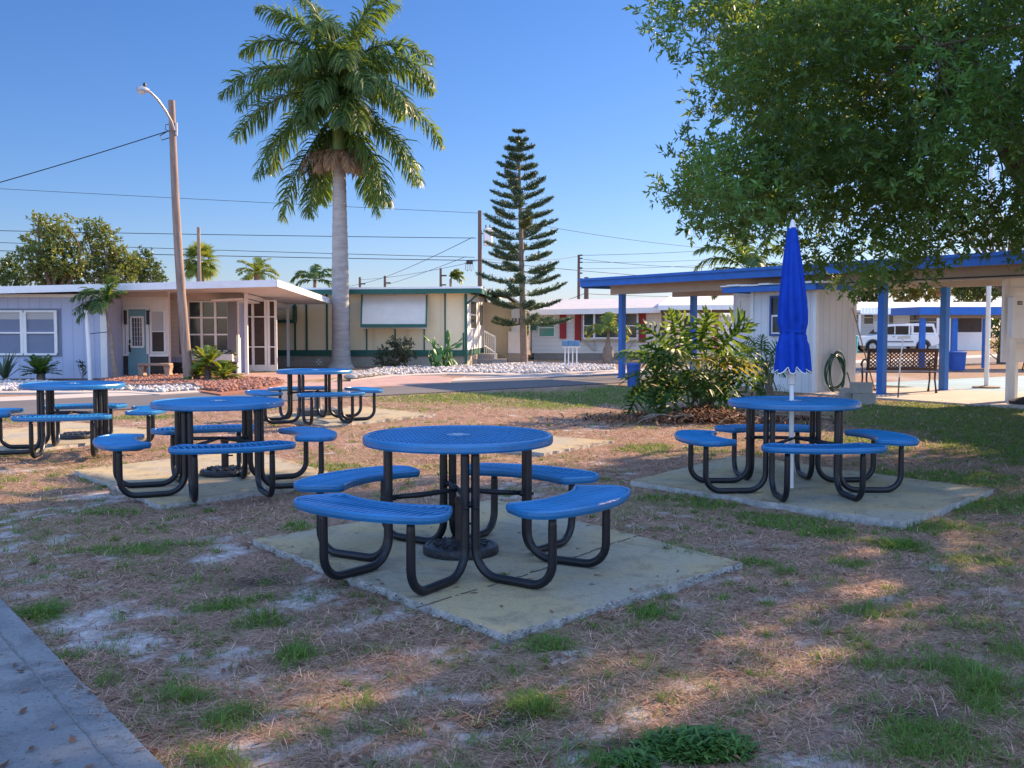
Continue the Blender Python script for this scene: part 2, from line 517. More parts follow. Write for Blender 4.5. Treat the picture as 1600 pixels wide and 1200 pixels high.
# ------------------------------------------------------------------ numeric noise
def vnoise(x, y, seed=0):
    xi = np.floor(x).astype(np.int64); yi = np.floor(y).astype(np.int64)
    xf = x - xi; yf = y - yi
    def h(a, b):
        n = (a * 374761393 + b * 668265263 + seed * 974711) & 0x7fffffff
        n = ((n ^ (n >> 13)) * 1274126177) & 0x7fffffff
        return ((n ^ (n >> 16)) & 0xffff) / 65535.0
    u = xf * xf * (3 - 2 * xf); v = yf * yf * (3 - 2 * yf)
    a = h(xi, yi); b = h(xi + 1, yi); c = h(xi, yi + 1); d = h(xi + 1, yi + 1)
    return (a * (1 - u) + b * u) * (1 - v) + (c * (1 - u) + d * u) * v

def fbm(x, y, s, seed=0, o=4):
    t = 0; a = 0.5; n = 0
    for i in range(o):
        t = t + a * vnoise(x * s, y * s, seed + i * 17)
        n += a; a *= 0.5; s *= 2.03
    return t / n

# ------------------------------------------------------------------ light and sky
SUN_DIR = Vector((0.80 * math.cos(R(25)), 0.60 * math.cos(R(25)), math.sin(R(25))))
w = bpy.data.worlds.new('World')
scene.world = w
w.use_nodes = True
wn, wl = w.node_tree.nodes, w.node_tree.links
bg = wn['Background']
sky = wn.new('ShaderNodeTexSky')
sky.sky_type = 'NISHITA'
sky.sun_disc = False
sky.sun_elevation = R(25)
sky.sun_rotation = math.atan2(0.80, 0.60)
sky.air_density = 1.0
sky.dust_density = 0.3
sky.ozone_density = 6.0
hs = wn.new('ShaderNodeHueSaturation'); hs.inputs['Saturation'].default_value = 1.12
tint = wn.new('ShaderNodeMix'); tint.data_type = 'RGBA'; tint.blend_type = 'MULTIPLY'; tint.inputs[0].default_value = 1
tint.inputs[7].default_value = (.9, .82, .95, 1)
wl.new(sky.outputs[0], hs.inputs['Color']); wl.new(hs.outputs[0], tint.inputs[6]); # sky brightened overhead and behind the camera, added to fill the shade
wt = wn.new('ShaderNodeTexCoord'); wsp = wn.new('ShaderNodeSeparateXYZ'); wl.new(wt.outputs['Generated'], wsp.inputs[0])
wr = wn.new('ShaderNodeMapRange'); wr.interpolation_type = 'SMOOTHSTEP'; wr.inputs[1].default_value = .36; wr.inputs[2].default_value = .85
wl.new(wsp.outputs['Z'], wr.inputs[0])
sky_fill = wn.new('ShaderNodeMix'); sky_fill.data_type = 'RGBA'; sky_fill.blend_type = 'MULTIPLY'
sky_fill.inputs[7].default_value = (9.6, 5.4, 3.4, 1)
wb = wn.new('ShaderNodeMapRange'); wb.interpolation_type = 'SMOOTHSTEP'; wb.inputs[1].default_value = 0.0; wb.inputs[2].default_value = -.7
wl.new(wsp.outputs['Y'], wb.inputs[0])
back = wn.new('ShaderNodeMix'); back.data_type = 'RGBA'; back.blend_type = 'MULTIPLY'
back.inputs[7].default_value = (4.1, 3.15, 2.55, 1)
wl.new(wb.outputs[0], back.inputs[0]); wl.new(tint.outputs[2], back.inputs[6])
wl.new(wr.outputs[0], sky_fill.inputs[0]); wl.new(back.outputs[2], sky_fill.inputs[6]); wl.new(sky_fill.outputs[2], bg.inputs[0])
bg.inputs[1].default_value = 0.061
sd = bpy.data.lights.new('sun', 'SUN')
sd.energy = 5.0
sd.angle = R(0.6)
sd.color = (1.0, 0.71, 0.44)
so = bpy.data.objects.new('sun', sd)
col.objects.link(so)
so.location = (20, 10, 20)
so.rotation_euler = SUN_DIR.to_track_quat('Z', 'Y').to_euler()
scene.view_settings.view_transform = 'Standard'
scene.view_settings.look = 'None'
scene.view_settings.exposure = 1.45
scene.view_settings.gamma = 1.0
scene.render.engine = 'CYCLES'
scene.cycles.max_bounces = 8
scene.cycles.transparent_max_bounces = 8
scene.cycles.caustics_reflective = False
scene.cycles.caustics_refractive = False
# ================================================================== GROUND
def in_poly(x, y, poly):
    inside = np.zeros(x.shape, bool)
    n = len(poly)
    for i in range(n):
        x1, y1 = poly[i][0], poly[i][1]
        x2, y2 = poly[(i + 1) % n][0], poly[(i + 1) % n][1]
        c = ((y1 > y) != (y2 > y)) & (x < (x2 - x1) * (y - y1) / (y2 - y1 + 1e-12) + x1)
        inside ^= c
    return inside

def gpoly(pts, z=0.0):
    return [gp(a, b, z) for a, b in pts]

ROAD_D = Vector((0.745, 0.667, 0)).normalized()
ROAD_N = Vector((-0.667, 0.745, 0)).normalized()
RP = Vector((-7.9, 16.5, 0))
def road_strip(o0, o1, t0, t1, z):
    return [RP + ROAD_N * o0 + ROAD_D * t0 + Vector((0, 0, z)), RP + ROAD_N * o0 + ROAD_D * t1 + Vector((0, 0, z)),
            RP + ROAD_N * o1 + ROAD_D * t1 + Vector((0, 0, z)), RP + ROAD_N * o1 + ROAD_D * t0 + Vector((0, 0, z))]

def shift(p, a, b):
    return (p[0] + a, p[1] + b)
SLABS = {
    'front': [gp(395, 851), gp(790, 1003), gp(1160, 888), gp(772, 787)],
    'right': [gp(985, 757), gp(1408, 823), gp(1552, 771), gp(1150, 716)],
    'midleft': [gp(116, 739), gp(250, 795), gp(545, 752), gp(390, 706)],
    'left': [gp(-120, 690), gp(42, 708), gp(268, 678), gp(110, 662)],
    'far': [gp(400, 652), gp(512, 669), gp(680, 650), gp(560, 637)],
    'empty': [gp(730, 700), gp(850, 712), gp(960, 692), gp(840, 683)],
}
WALK = [Vector((-2.72 - 0.62 * 4, 5.30 + 0.80 * 4, 0)), gp(0, 943), gp(245, 1200), Vector((gp(245, 1200).x + 0.95, gp(245, 1200).y - 1.25, 0)),
        Vector((-2.2, 0.9, 0)), Vector((-7.0, 6.5, 0))]

PATCH_G = [  # photo x, y, half width, half height, strength : green
    (20, 708, 34, 8, .9), (25, 745, 34, 7, .7), (170, 802, 50, 7, .7), (205, 858, 75, 8, 1.), (270, 852, 55, 6, .8), (130, 860, 40, 6, .6),
    (470, 822, 38, 10, .8), (500, 728, 60, 8, .9), (600, 745, 30, 6, .5), (350, 940, 60, 10, .8), (400, 970, 40, 10, .7), (300, 905, 60, 8, .5),
    (1010, 700, 50, 8, .8), (1110, 705, 60, 7, .6), (1030, 778, 60, 7, .9), (1110, 788, 60, 6, .9), (1230, 815, 55, 14, 1.1), (1290, 832, 55, 10, 1.), (1180, 803, 40, 8, .8),
    (1062, 869, 45, 8, 1.2), (1345, 845, 60, 8, .7), (1400, 850, 45, 9, 1.), (1500, 660, 150, 22, 1.25), (1590, 700, 110, 30, 1.1), (1480, 745, 110, 12, .9), (1450, 640, 150, 10, 1.3),
    (1560, 790, 90, 14, .9), (1460, 822, 70, 10, .8), (1390, 700, 50, 8, .6), (1400, 740, 50, 8, .8), (1340, 690, 60, 14, .7),
    (720, 622, 120, 7, 1.), (830, 618, 120, 6, 1.), (930, 622, 120, 9, 1.2), (1010, 612, 80, 8, 1.2), (870, 632, 90, 6, .9), (60, 655, 60, 4, .9), (230, 652, 70, 4, .8), (400, 640, 60, 4, .5), (640, 640, 80, 5, .5),
    (1530, 1085, 60, 30, .7), (1570, 1000, 60, 40, .6), (1480, 1040, 60, 16, .6), (1390, 955, 80, 12, .7), (1370, 1035, 90, 14, .6), (1480, 1150, 100, 40, .7), (1330, 880, 60, 8, .6), (1530, 875, 70, 9, .7), (1450, 980, 60, 14, .5),
    (170, 1060, 60, 30, .5), (100, 1025, 40, 10, .6), (270, 1070, 40, 16, .6), (60, 955, 45, 14, .7), (360, 1120, 40, 24, .9), (460, 1020, 40, 20, .6), (290, 1090, 50, 12, .6), (560, 1095, 60, 14, .4), (1190, 880, 40, 8, .7), (1010, 955, 30, 14, .6), (860, 1005, 40, 12, .7),
    (320, 1190, 60, 20, .5), (1090, 1160, 70, 25, .9), (830, 1104, 36, 14, .9), (960, 1190, 40, 14, .6), (40, 710, 20, 5, .7)]
PATCH_S = [  # bare pale sand
    (50, 880, 75, 20, 1.), (25, 850, 50, 14, .8), (130, 960, 90, 14, .9), (335, 866, 55, 11, 1.), (475, 940, 55, 22, 1.), (210, 1000, 70, 16, .9), (430, 1168, 120, 26, 1.1), (340, 1190, 90, 20, .9),
    (690, 1080, 70, 14, .7), (150, 775, 70, 8, .8), (60, 735, 60, 6, .6), (700, 1150, 34, 22, .9), (650, 1165, 40, 10, .8), (1235, 1190, 70, 14, 1.), (1440, 1095, 24, 6, .5), (690, 1035, 26, 12, .8),
    (560, 1060, 40, 8, .4), (250, 1020, 60, 14, .6), (10, 930, 40, 10, .6), (560, 970, 40, 16, .6), (350, 830, 50, 8, .6)]
PATCH_D = [  # dark soil
    (410, 908, 60, 12, .9), (470, 965, 40, 10, .6), (770, 1120, 75, 24, 1.), (980, 1165, 110, 24, .9), (1420, 1120, 120, 30, .8), (900, 1090, 90, 20, .5), (300, 890, 70, 9, .5), (1100, 655, 110, 12, 1.2), (540, 1010, 60, 16, .5), (1150, 1110, 60, 16, .4)]

def patch_field(x, y, lst):
    t = np.zeros_like(x)
    for px, py, hw, hh, s in lst:
        c = gp(px, py)
        a = gp(px, py - hh)
        b = gp(px, py + hh)
        rx = hw / 1600 * c.y
        ry = (a.y - b.y) / 2
        t = np.maximum(t, s * np.exp(-(((x - c.x) / rx) ** 2 + ((y - c.y) / ry) ** 2) * 0.75))
    return t

def masks(x, y):
    n1 = fbm(x, y, 1.6, 3)
    n2 = fbm(x, y, 4.5, 9)
    n3 = fbm(x, y, 13, 23, 3)
    g = patch_field(x, y, PATCH_G)
    g = np.clip((g + (n2 - 0.5) * 0.9 - 0.28) * 2.4, 0, 1)
    s = patch_field(x, y, PATCH_S)
    s = np.clip((s * .84 + (n2 - 0.5) * 1.9 + (n3 - .5) * 1.5 + (n1 - 0.5) * 0.7 - 0.47) * 2.6, 0, .9)
    d = patch_field(x, y, PATCH_D)
    d = np.clip((d + (n1 - 0.5) * 0.9 - 0.25) * 1.8, 0, 1)
    s = s * (1 - g * 0.7)
    return g, s, d

def gz(x, y):
    fade = np.clip((15 - y) / 5, 0, 1) * np.clip((y + 1) / 3, 0, 1) * np.clip((11 - np.abs(x)) / 3, 0, 1)
    return ((fbm(x, y, 0.9, 31) - 0.5) * 0.05 + (fbm(x, y, 5, 41, 3) - 0.5) * 0.035) * fade - 0.012 * fade

def axis_pts(lo, hi, step, far_lo, far_hi):
    a = list(np.arange(lo, hi + 1e-6, step))
    v, s = hi, step
    up = []
    while v < far_hi:
        s *= 1.35
        v += s
        up.append(v)
    v, s = lo, step
    dn = []
    while v > far_lo:
        s *= 1.35
        v -= s
        dn.append(v)
    return np.array(dn[::-1] + a + up)

gx = axis_pts(-8.5, 8.5, 0.08, -700, 700)
gy = axis_pts(2.4, 17, 0.08, -60, 1400)
GX, GY = np.meshgrid(gx, gy)
GZ = gz(GX, GY)
verts = np.stack([GX.ravel(), GY.ravel(), GZ.ravel()], 1)
nx, ny = len(gx), len(gy)
ii = (np.arange(ny - 1)[:, None] * nx + np.arange(nx - 1)[None, :]).ravel()
quads = np.stack([ii, ii + 1, ii + nx + 1, ii + nx], 1)

gm, N, L = nodes_of('ground_soil')
out = N.new('ShaderNodeOutputMaterial'); b = N.new('ShaderNodeBsdfPrincipled'); L.new(b.outputs[0], out.inputs[0])
tc = N.new('ShaderNodeTexCoord')
def noise_node(s, d=6, r=0.6):
    n = N.new('ShaderNodeTexNoise'); n.inputs['Scale'].default_value = s; n.inputs['Detail'].default_value = d; n.inputs['Roughness'].default_value = r
    L.new(tc.outputs['Object'], n.inputs['Vector']); return n
def mixc(fac, a, bb):
    m_ = N.new('ShaderNodeMix'); m_.data_type = 'RGBA'
    if isinstance(fac, float): m_.inputs[0].default_value = fac
    else: L.new(fac, m_.inputs[0])
    for i, c in ((6, a), (7, bb)):
        if isinstance(c, tuple): m_.inputs[i].default_value = (*c, 1)
        else: L.new(c, m_.inputs[i])
    return m_.outputs[2]
def ramp(fac, a, bb):
    r_ = N.new('ShaderNodeMapRange'); r_.inputs[1].default_value = a; r_.inputs[2].default_value = bb
    L.new(fac, r_.inputs[0]); return r_.outputs[0]
def attr(nm):
    a = N.new('ShaderNodeAttribute'); a.attribute_name = nm; return a.outputs['Fac']
c = mixc(ramp(noise_node(2.2).outputs[0], .3, .7), (0.075, 0.045, 0.033), (0.21, 0.13, 0.09))
c = mixc(ramp(noise_node(55, 5, .75).outputs[0], .35, .68), c, (0.46, 0.31, 0.225))
c = mixc(ramp(noise_node(24, 6, .7).outputs[0], .58, .75), c, (0.10, 0.07, 0.05))
c = mixc(ramp(noise_node(0.35, 5).outputs[0], .5, .72), c, (0.22, 0.18, 0.08))
dk = mixc(ramp(noise_node(30, 5).outputs[0], .3, .7), (0.045, 0.032, 0.026), (0.11, 0.078, 0.06))
c = mixc(attr('dark'), c, dk)
sn = mixc(ramp(noise_node(18, 6).outputs[0], .35, .7), (0.36, 0.33, 0.32), (0.66, 0.62, 0.60))
c = mixc(attr('sand'), c, sn)
gr = mixc(ramp(noise_node(40, 5, .7).outputs[0], .3, .7), (0.045, 0.07, 0.02), (0.12, 0.16, 0.04))
gf = N.new('ShaderNodeMath'); gf.operation = 'MULTIPLY'; gf.inputs[1].default_value = 0.75
L.new(attr('green'), gf.inputs[0])
c = mixc(gf.outputs[0], c, gr)
L.new(c, b.inputs['Base Color'])
b.inputs['Roughness'].default_value = 0.95
b.inputs['Specular IOR Level'].default_value = 0.1
bp = N.new('ShaderNodeBump'); bp.inputs['Strength'].default_value = 0.8; bp.inputs['Distance'].default_value = 0.02
L.new(noise_node(45, 6, .75).outputs[0], bp.inputs['Height']); L.new(bp.outputs[0], b.inputs['Normal'])

gme = np_mesh('ground', verts, quads, gm)
mg, ms_, md_ = masks(GX.ravel(), GY.ravel())
for nm, arr in (('green', mg), ('sand', ms_), ('dark', md_)):
    at_ = gme.attributes.new(nm, 'FLOAT', 'POINT')
    at_.data.foreach_set('value', arr.astype(np.float32))
gme.polygons.foreach_set('use_smooth', [True] * len(gme.polygons))
tag(link('ground', gme), kind='structure')

# road, kerbside strip, paths, beds
def sheet(name, pts, m, th=0.03):
    return tag(MB().slab(pts, th).build(name, m), kind='structure')
sheet('road', road_strip(0, 3.3, -30, 90, 0.022), M['asphalt'])
sheet('concrete_strip', road_strip(3.3, 4.5, -30, 14.5, 0.03), M['paleconc'], 0.04)
sheet('concrete_path', road_strip(3.3, 5.2, 14.5, 60, 0.026), M['paleconc'], 0.04)
sheet('pink_path', gpoly([(425, 599), (545, 596), (600, 588), (680, 587), (712, 591), (700, 598), (470, 611)], 0.036), M['pinkpath'], 0.035)
sheet('entry_path', gpoly([(150, 588.5), (262, 588.5), (372, 583), (560, 579), (560, 586), (430, 596), (330, 590), (190, 594)], 0.03), M['pinkpath'], 0.03)
beds = {
    'pebble_left': [(-260, 600), (60, 599), (160, 606), (230, 607), (306, 604), (318, 612), (250, 616), (200, 613), (-260, 614)],
    'pebble_mid': [(548, 585), (600, 577), (740, 573), (830, 569), (960, 573), (960, 580), (830, 586), (700, 584), (610, 588), (548, 594)],
    'mulch': [(160, 598), (190, 593), (260, 590), (330, 590), (430, 596), (445, 600), (400, 611), (345, 616), (312, 611), (306, 603), (230, 606), (165, 605)],
    'soil_left': [(-260, 593), (165, 591), (188, 594), (160, 599), (60, 600), (-260, 601)],
}
sheet('pebble_bed', gpoly(beds['pebble_left'], 0.04), M['paleconc'], 0.04)
sheet('pebble_bed', gpoly(beds['pebble_mid'], 0.045), M['paleconc'], 0.05)
sheet('mulch_bed', gpoly(beds['mulch'], 0.05), mat('mulch_soil', (0.25, 0.10, 0.06), 0.95, 0.3, 8), 0.05)
sheet('planting_bed', gpoly(beds['soil_left'], 0.035), mat('bed_soil', (0.13, 0.07, 0.05), 0.95, 0.4, 5), 0.035)

def chips(name, polys, n, size, m, z, flat=0.5, kind='stuff'):
    vs, fs = [], []
    k = 0
    for poly in polys:
        P = gpoly(poly, 0)
        x0, x1 = min(p.x for p in P), max(p.x for p in P)
        y0, y1 = min(p.y for p in P), max(p.y for p in P)
        X = rng.uniform(x0, x1, n * 4); Y = rng.uniform(y0, y1, n * 4)
        ok = in_poly(X, Y, P)
        X, Y = X[ok][:n], Y[ok][:n]
        for x, y in zip(X, Y):
            s = size * random.uniform(.5, 1.3)
            q = [Vector((s * .5, 0, 0)), Vector((0, s * .4, 0)), Vector((-s * .5, 0, 0)), Vector((0, -s * .4, 0)), Vector((0, 0, s * flat)), Vector((0, 0, -s * flat))]
            Rm = Matrix.Rotation(random.uniform(0, 6.28), 3, 'Z') @ Matrix.Rotation(random.gauss(0, .35), 3, 'X')
            c0 = Vector((x, y, z + s * flat * .4))
            vs += [tuple(c0 + Rm @ p) for p in q]
            fs += [(k, k + 1, k + 4), (k + 1, k + 2, k + 4), (k + 2, k + 3, k + 4), (k + 3, k, k + 4), (k + 1, k, k + 5), (k + 2, k + 1, k + 5), (k + 3, k + 2, k + 5), (k, k + 3, k + 5)]
            k += 6
    return tag(link(name, np_mesh(name, vs, fs, m)), kind=kind)
chips('mulch_chips', [beds['mulch']], 3800, 0.15, M['mulch'], 0.05, 0.3)
chips('white_pebbles', [beds['pebble_left'], beds['pebble_mid']], 3400, 0.13, M['pebble'], 0.045, 0.35)

M['crumb'] = leafmat('slab_crumbs', (.12, .11, .10), (.40, .375, .345), (0, 0, 0), 0, .9, .1)
# table slabs
def slab_obj(P, z=0.035, joints=()):
    """slab cast on the soil, its edge a little ragged"""
    out_ = []
    n = len(P)
    for i in range(n):
        a, c_ = Vector(P[i]), Vector(P[(i + 1) % n])
        m_ = max(6, int((c_ - a).length / 0.06))
        nrm = Vector((c_.y - a.y, a.x - c_.x, 0)).normalized()
        for k in range(m_):
            t = k / m_
            p = a.lerp(c_, t)
            j = (random.random() - .5) * 0.022 if 0 < k else 0
            out_.append(Vector((p.x, p.y, z)) + nrm * j)
    o = tag(MB().slab(out_, 0.09).build('concrete_slab', M['slab']), kind='structure')
    o.data.materials.append(M['slab_edge'])
    for p in o.data.polygons[2:]: p.material_index = 1
    return o
for k, P in SLABS.items():
    slab_obj(P, 0.035 if k in ('front', 'right') else 0.03)
# crumbled pale rim along the two near edges of the front slab
rim_vs, rim_fs = [], []
kk = 0
for P in (SLABS['front'],):
    for a, c_ in ((P[0], P[1]), (P[1], P[2])):
        n_ = int((c_ - a).length / 0.007)
        for i in range(n_):
            p = a.lerp(c_, random.random())
            s = random.uniform(.004, .011)
            c0 = Vector((p.x + random.gauss(0, .012), p.y + random.gauss(0, .012), 0.026 + random.uniform(-.02, .008)))
            q = [(s, 0, 0), (0, s, 0), (-s, 0, 0), (0, -s, 0), (0, 0, s * .8), (0, 0, -s)]
            rim_vs += [tuple(c0 + Vector(v)) for v in q]
            rim_fs += [(kk, kk + 1, kk + 4), (kk + 1, kk + 2, kk + 4), (kk + 2, kk + 3, kk + 4), (kk + 3, kk, kk + 4)]
            kk += 6
tag(link('slab_crumbs', np_mesh('slab_crumbs', rim_vs, rim_fs, M['crumb'])), kind='stuff')
# joint across the front slab
jp = [gp(a, b_, 0.0375) for a, b_ in ((652, 949), (720, 928), (800, 905), (880, 878), (955, 850), (1000, 836))]
jm = MB()
for a, c_ in zip(jp, jp[1:]):
    nj = 14
    for i in range(nj):
        if random.random() < .22: continue
        w_j = Vector((random.gauss(0, .003), random.gauss(0, .003), 0))
        jm.bar(a.lerp(c_, i / nj) + w_j, a.lerp(c_, (i + 1.05) / nj) + w_j, 0.004 + random.random() * .007, 0.003)
tag(jm.build('slab_joint', M['crack']), kind='structure')
# foreground walk with its narrow flush kerb
tag(MB().slab([Vector((p.x, p.y, 0.03)) for p in WALK], 0.1).build('concrete_walk', M['walk']), kind='structure')
wa, wb = Vector(WALK[0]), Vector(WALK[3])
wd = (wb - wa).normalized(); wn_ = Vector((wd.y, -wd.x, 0))
e0, e1 = Vector(WALK[1]), Vector(WALK[2])
eb = (e1 - e0).normalized(); en = Vector((eb.y, -eb.x, 0))
if en.x > 0: en = -en
gm_ = MB()
for i in range(60):
    p = e0 - eb * 2.5 + eb * i * .11 + en * (.125 + random.gauss(0, .002))
    gm_.bar(p + Vector((0, 0, .0315)), p + eb * .112 + Vector((0, 0, .0315)), .006 + random.random() * .005, .003)
tag(gm_.build('walk_groove', mat('groove', (.15, .15, .15), .9, .3, 20)), kind='structure')
# ------------------------------------------------------------------ grass
POLY_HARD = list(SLABS.values()) + [WALK]
def hard(x, y, grow=0.0):
    h = np.zeros(x.shape, bool)
    for P in POLY_HARD:
        h |= in_poly(x, y, P)
    rel = (x - RP.x) * ROAD_N.x + (y - RP.y) * ROAD_N.y
    h |= rel > -0.05
    return h

def blades(name, x, y, length, width, elev, m, z=None, bend=0.5, kind='stuff', az=None):
    n = len(x)
    if az is None: az = rng.uniform(0, 2 * np.pi, n)
    d = np.stack([np.cos(az), np.sin(az), np.zeros(n)], 1)
    s = np.stack([-np.sin(az), np.cos(az), np.zeros(n)], 1) * (width / 2)[:, None]
    if z is None: z = gz(x, y)
    p0 = np.stack([x, y, z - 0.002], 1)
    up = np.array([0, 0, 1.0])
    p1 = p0 + d * (np.cos(elev) * length * .5)[:, None] + up * (np.sin(elev) * length * .5)[:, None]
    e2 = elev - bend
    p2 = p1 + d * (np.cos(e2) * length * .5)[:, None] + up * (np.sin(e2) * length * .5)[:, None]
    p2[:, 2] = np.maximum(p2[:, 2], z + 0.002)
    V = np.stack([p0 - s, p0 + s, p1 - s * .9, p1 + s * .9, p2 - s * .15, p2 + s * .15], 1).reshape(-1, 3)
    b0 = np.arange(n) * 6
    Q = np.concatenate([np.stack([b0, b0 + 1, b0 + 3, b0 + 2], 1), np.stack([b0 + 2, b0 + 3, b0 + 5, b0 + 4], 1)])
    return np_mesh(name, V, Q, m)

def wedge(n, y0, y1, spread=0.66):
    Y = y0 * (y1 / y0) ** rng.random(n)
    X = rng.uniform(-spread, spread, n) * Y + rng.uniform(-.5, .5, n)
    return X, Y
X, Y = wedge(330000, 2.7, 22)
g, s, d = masks(X, Y)
cl = fbm(X, Y, 3.0, 77)
keep = (~hard(X, Y)) & (rng.random(len(X)) < np.clip(1.15 - s * 0.95 - g * 0.55 - d * 0.72, 0.03, 1) * np.clip(cl * 1.9 - 0.15, .15, 1))
X, Y = X[keep], Y[keep]
n = len(X)
wd_ = 0.0030 * np.maximum(Y / 4, .8) ** 0.85 * rng.uniform(.6, 1.3, n)
ln = rng.uniform(.025, .10, n) * np.clip(Y / 7, 1, 1.6)
tag(link('dry_grass', blades('dry_grass', X, Y, ln, wd_, rng.uniform(.0, .40, n), M['straw'], bend=0.16)), kind='stuff')

X, Y = wedge(520000, 2.7, 26)
g, s, d = masks(X, Y)
keep = (~hard(X, Y)) & (rng.random(len(X)) < np.clip(g * 1.5 - 0.12, 0, 1) * np.clip(fbm(X, Y, 9.0, 5) * 2.2 - .35, .1, 1))
X, Y = X[keep], Y[keep]
n = len(X)
tag(link('green_grass', blades('green_grass', X, Y, rng.uniform(.03, .085, n), 0.0032 * np.maximum(Y / 4.5, .8) ** .9 * rng.uniform(.7, 1.3, n), rng.uniform(.35, 1.35, n), M['grass'], bend=0.6)), kind='stuff')
# sparse single sprouts everywhere
cx, cy = wedge(2400, 2.7, 16)
keep = ~hard(cx, cy)
cx, cy = cx[keep], cy[keep]
rep = rng.integers(4, 34, len(cx))
X = np.repeat(cx, rep); Y = np.repeat(cy, rep); r_ = np.repeat(rng.uniform(.01, .06, len(cx)), rep)
X = X + rng.normal(0, 1, len(X)) * r_; Y = Y + rng.normal(0, 1, len(Y)) * r_
ok = ~hard(X, Y)
X, Y = X[ok], Y[ok]; n = len(X)
tag(link('grass_sprouts', blades('grass_sprouts', X, Y, rng.uniform(.025, .075, n), 0.003 * np.maximum(Y / 4.5, .8) ** .9, rng.uniform(.4, 1.3, n), M['grass'], bend=0.7)), kind='stuff')

# tufts one can point at
def tuft_mesh(n, rad, lmin, lmax, m, name):
    a = rng.uniform(0, 2 * np.pi, n); r = rad * np.sqrt(rng.random(n)) * (0.75 + 0.25 * np.sin(a * 3 + 1))
    x, y = r * np.cos(a), r * np.sin(a)
    el = np.clip(1.35 - r / rad * 0.8 + rng.normal(0, .2, n), .15, 1.5)
    return blades(name, x, y, rng.uniform(lmin, lmax, n), rng.uniform(.0025, .0045, n), el, m, z=np.zeros(n), bend=0.7, az=a + rng.normal(0, .6, n))
tm = [tuft_mesh(330, .16, .035, .095, M['grass'], 'grass_tuft'), tuft_mesh(180, .10, .035, .09, M['grass'], 'grass_tuft')]
TUFTS = [(832, 1108, 1.0, 0, 'round bright green grass tuft between the slab corner and the dark twigs'),
         (862, 1008, .9, 0, 'green grass tuft just right of the near corner of the front slab'),
         (365, 1112, .9, 1, 'sunlit bright grass tuft above the sand patch near the walk'),
         (1062, 868, 1.3, 0, 'low bright green tuft on the far edge of the front slab'),
         (60, 958, 1.0, 0, 'shaggy green tuft near the top end of the foreground walk'),
         (322, 1178, .8, 1, 'small grass tuft beside the lower end of the foreground walk'),
         (1016, 956, .7, 1, 'small upright tuft along the right edge of the front slab'),
         (1230, 893, .9, 1, 'dark green tuft right of the front slab corner in bare dry grass'),
         (1540, 1068, 1.3, 0, 'coarse green tuft at the lower right of the yard'),
         (465, 1015, .9, 1, 'green tuft left of the front slab amid sand and dry stems'),
         (283, 1088, .9, 0, 'wide green tuft between the walk and the sunlit tuft'),
         (805, 1165, .6, 1, 'tiny bright tuft below the round tuft in the foreground'),
         (787, 908, .35, 1, 'small weed tuft growing in the joint of the front slab'),
         (1400, 852, 1.1, 0, 'yellowish long bladed tuft beside the near corner of the right slab')]
for px, py, sc, k, lab in TUFTS:
    p = gp(px, py)
    zz = float(gz(np.array([p.x]), np.array([p.y]))[0])
    if 'joint' in lab: zz = 0.036
    o = link('grass_tuft', tm[k], None, (p.x, p.y, zz), (0, 0, random.uniform(0, 6)), (sc * 1.1, sc * .9, sc * .78))
    tag(o, lab, 'grass tuft', 'grass tufts in the yard')
# leafy weed mound in the foreground
def weed_mesh(n, rx, ry, h, name='weed_clump'):
    a = rng.uniform(0, 2 * np.pi, n); r = np.sqrt(rng.random(n))
    x, y = r * np.cos(a) * rx, r * np.sin(a) * ry
    z = h * (1 - r ** 2) * rng.uniform(.2, 1, n)
    return blades(name, x, y, rng.uniform(.03, .06, n), rng.uniform(.008, .016, n), rng.uniform(-.2, .9, n), M['weed'], z=z, bend=.7)
p = gp(1088, 1163)
tag(link('weed_clump', weed_mesh(1100, .20, .13, .06), None, (p.x, p.y, -0.01)), 'broad dark green leafy weed mound at the bottom of the yard', 'weed')
p = gp(985, 1192)
tag(link('weed_clump', weed_mesh(350, .09, .06, .04), None, (p.x, p.y, -0.01)), 'small flat weed left of the broad leafy weed mound', 'weed')
# dry blades blown and creeping onto the edges of the slabs and the walk
ex, ey, ez, ea = [], [], [], []
for nm, P in list(SLABS.items()) + [('walk', WALK[:3])]:
    m_ = len(P)
    for i in range(m_ if nm != 'walk' else 2):
        a, c_ = Vector(P[i]), Vector(P[(i + 1) % m_])
        nn = Vector((-(c_ - a).y, (c_ - a).x, 0)).normalized()
        mid_ = sum((Vector(p) for p in P), Vector()) / m_
        if (mid_ - a).dot(nn) < 0 and nm != 'walk': nn = -nn
        if nm == 'walk': nn = Vector((-abs(nn.x), -abs(nn.y), 0))
        for k in range(int((c_ - a).length * 75)):
            t = random.random()
            if vnoise(np.array([t * 9 + i * 5]), np.array([i * 3.1]), 8)[0] < .42: continue
            q = a.lerp(c_, t) + nn * abs(random.gauss(0, .045))
            ex.append(q.x); ey.append(q.y); ez.append(.040 if nm in ('front', 'right') else .035)
X, Y, Z = np.array(ex), np.array(ey), np.array(ez); n = len(X)
tag(link('blown_grass', blades('blown_grass', X, Y, rng.uniform(.03, .09, n), .003 * np.maximum(Y / 4.5, .8) ** .85, rng.uniform(0, .25, n), M['straw'], z=Z, bend=.15)), kind='stuff')
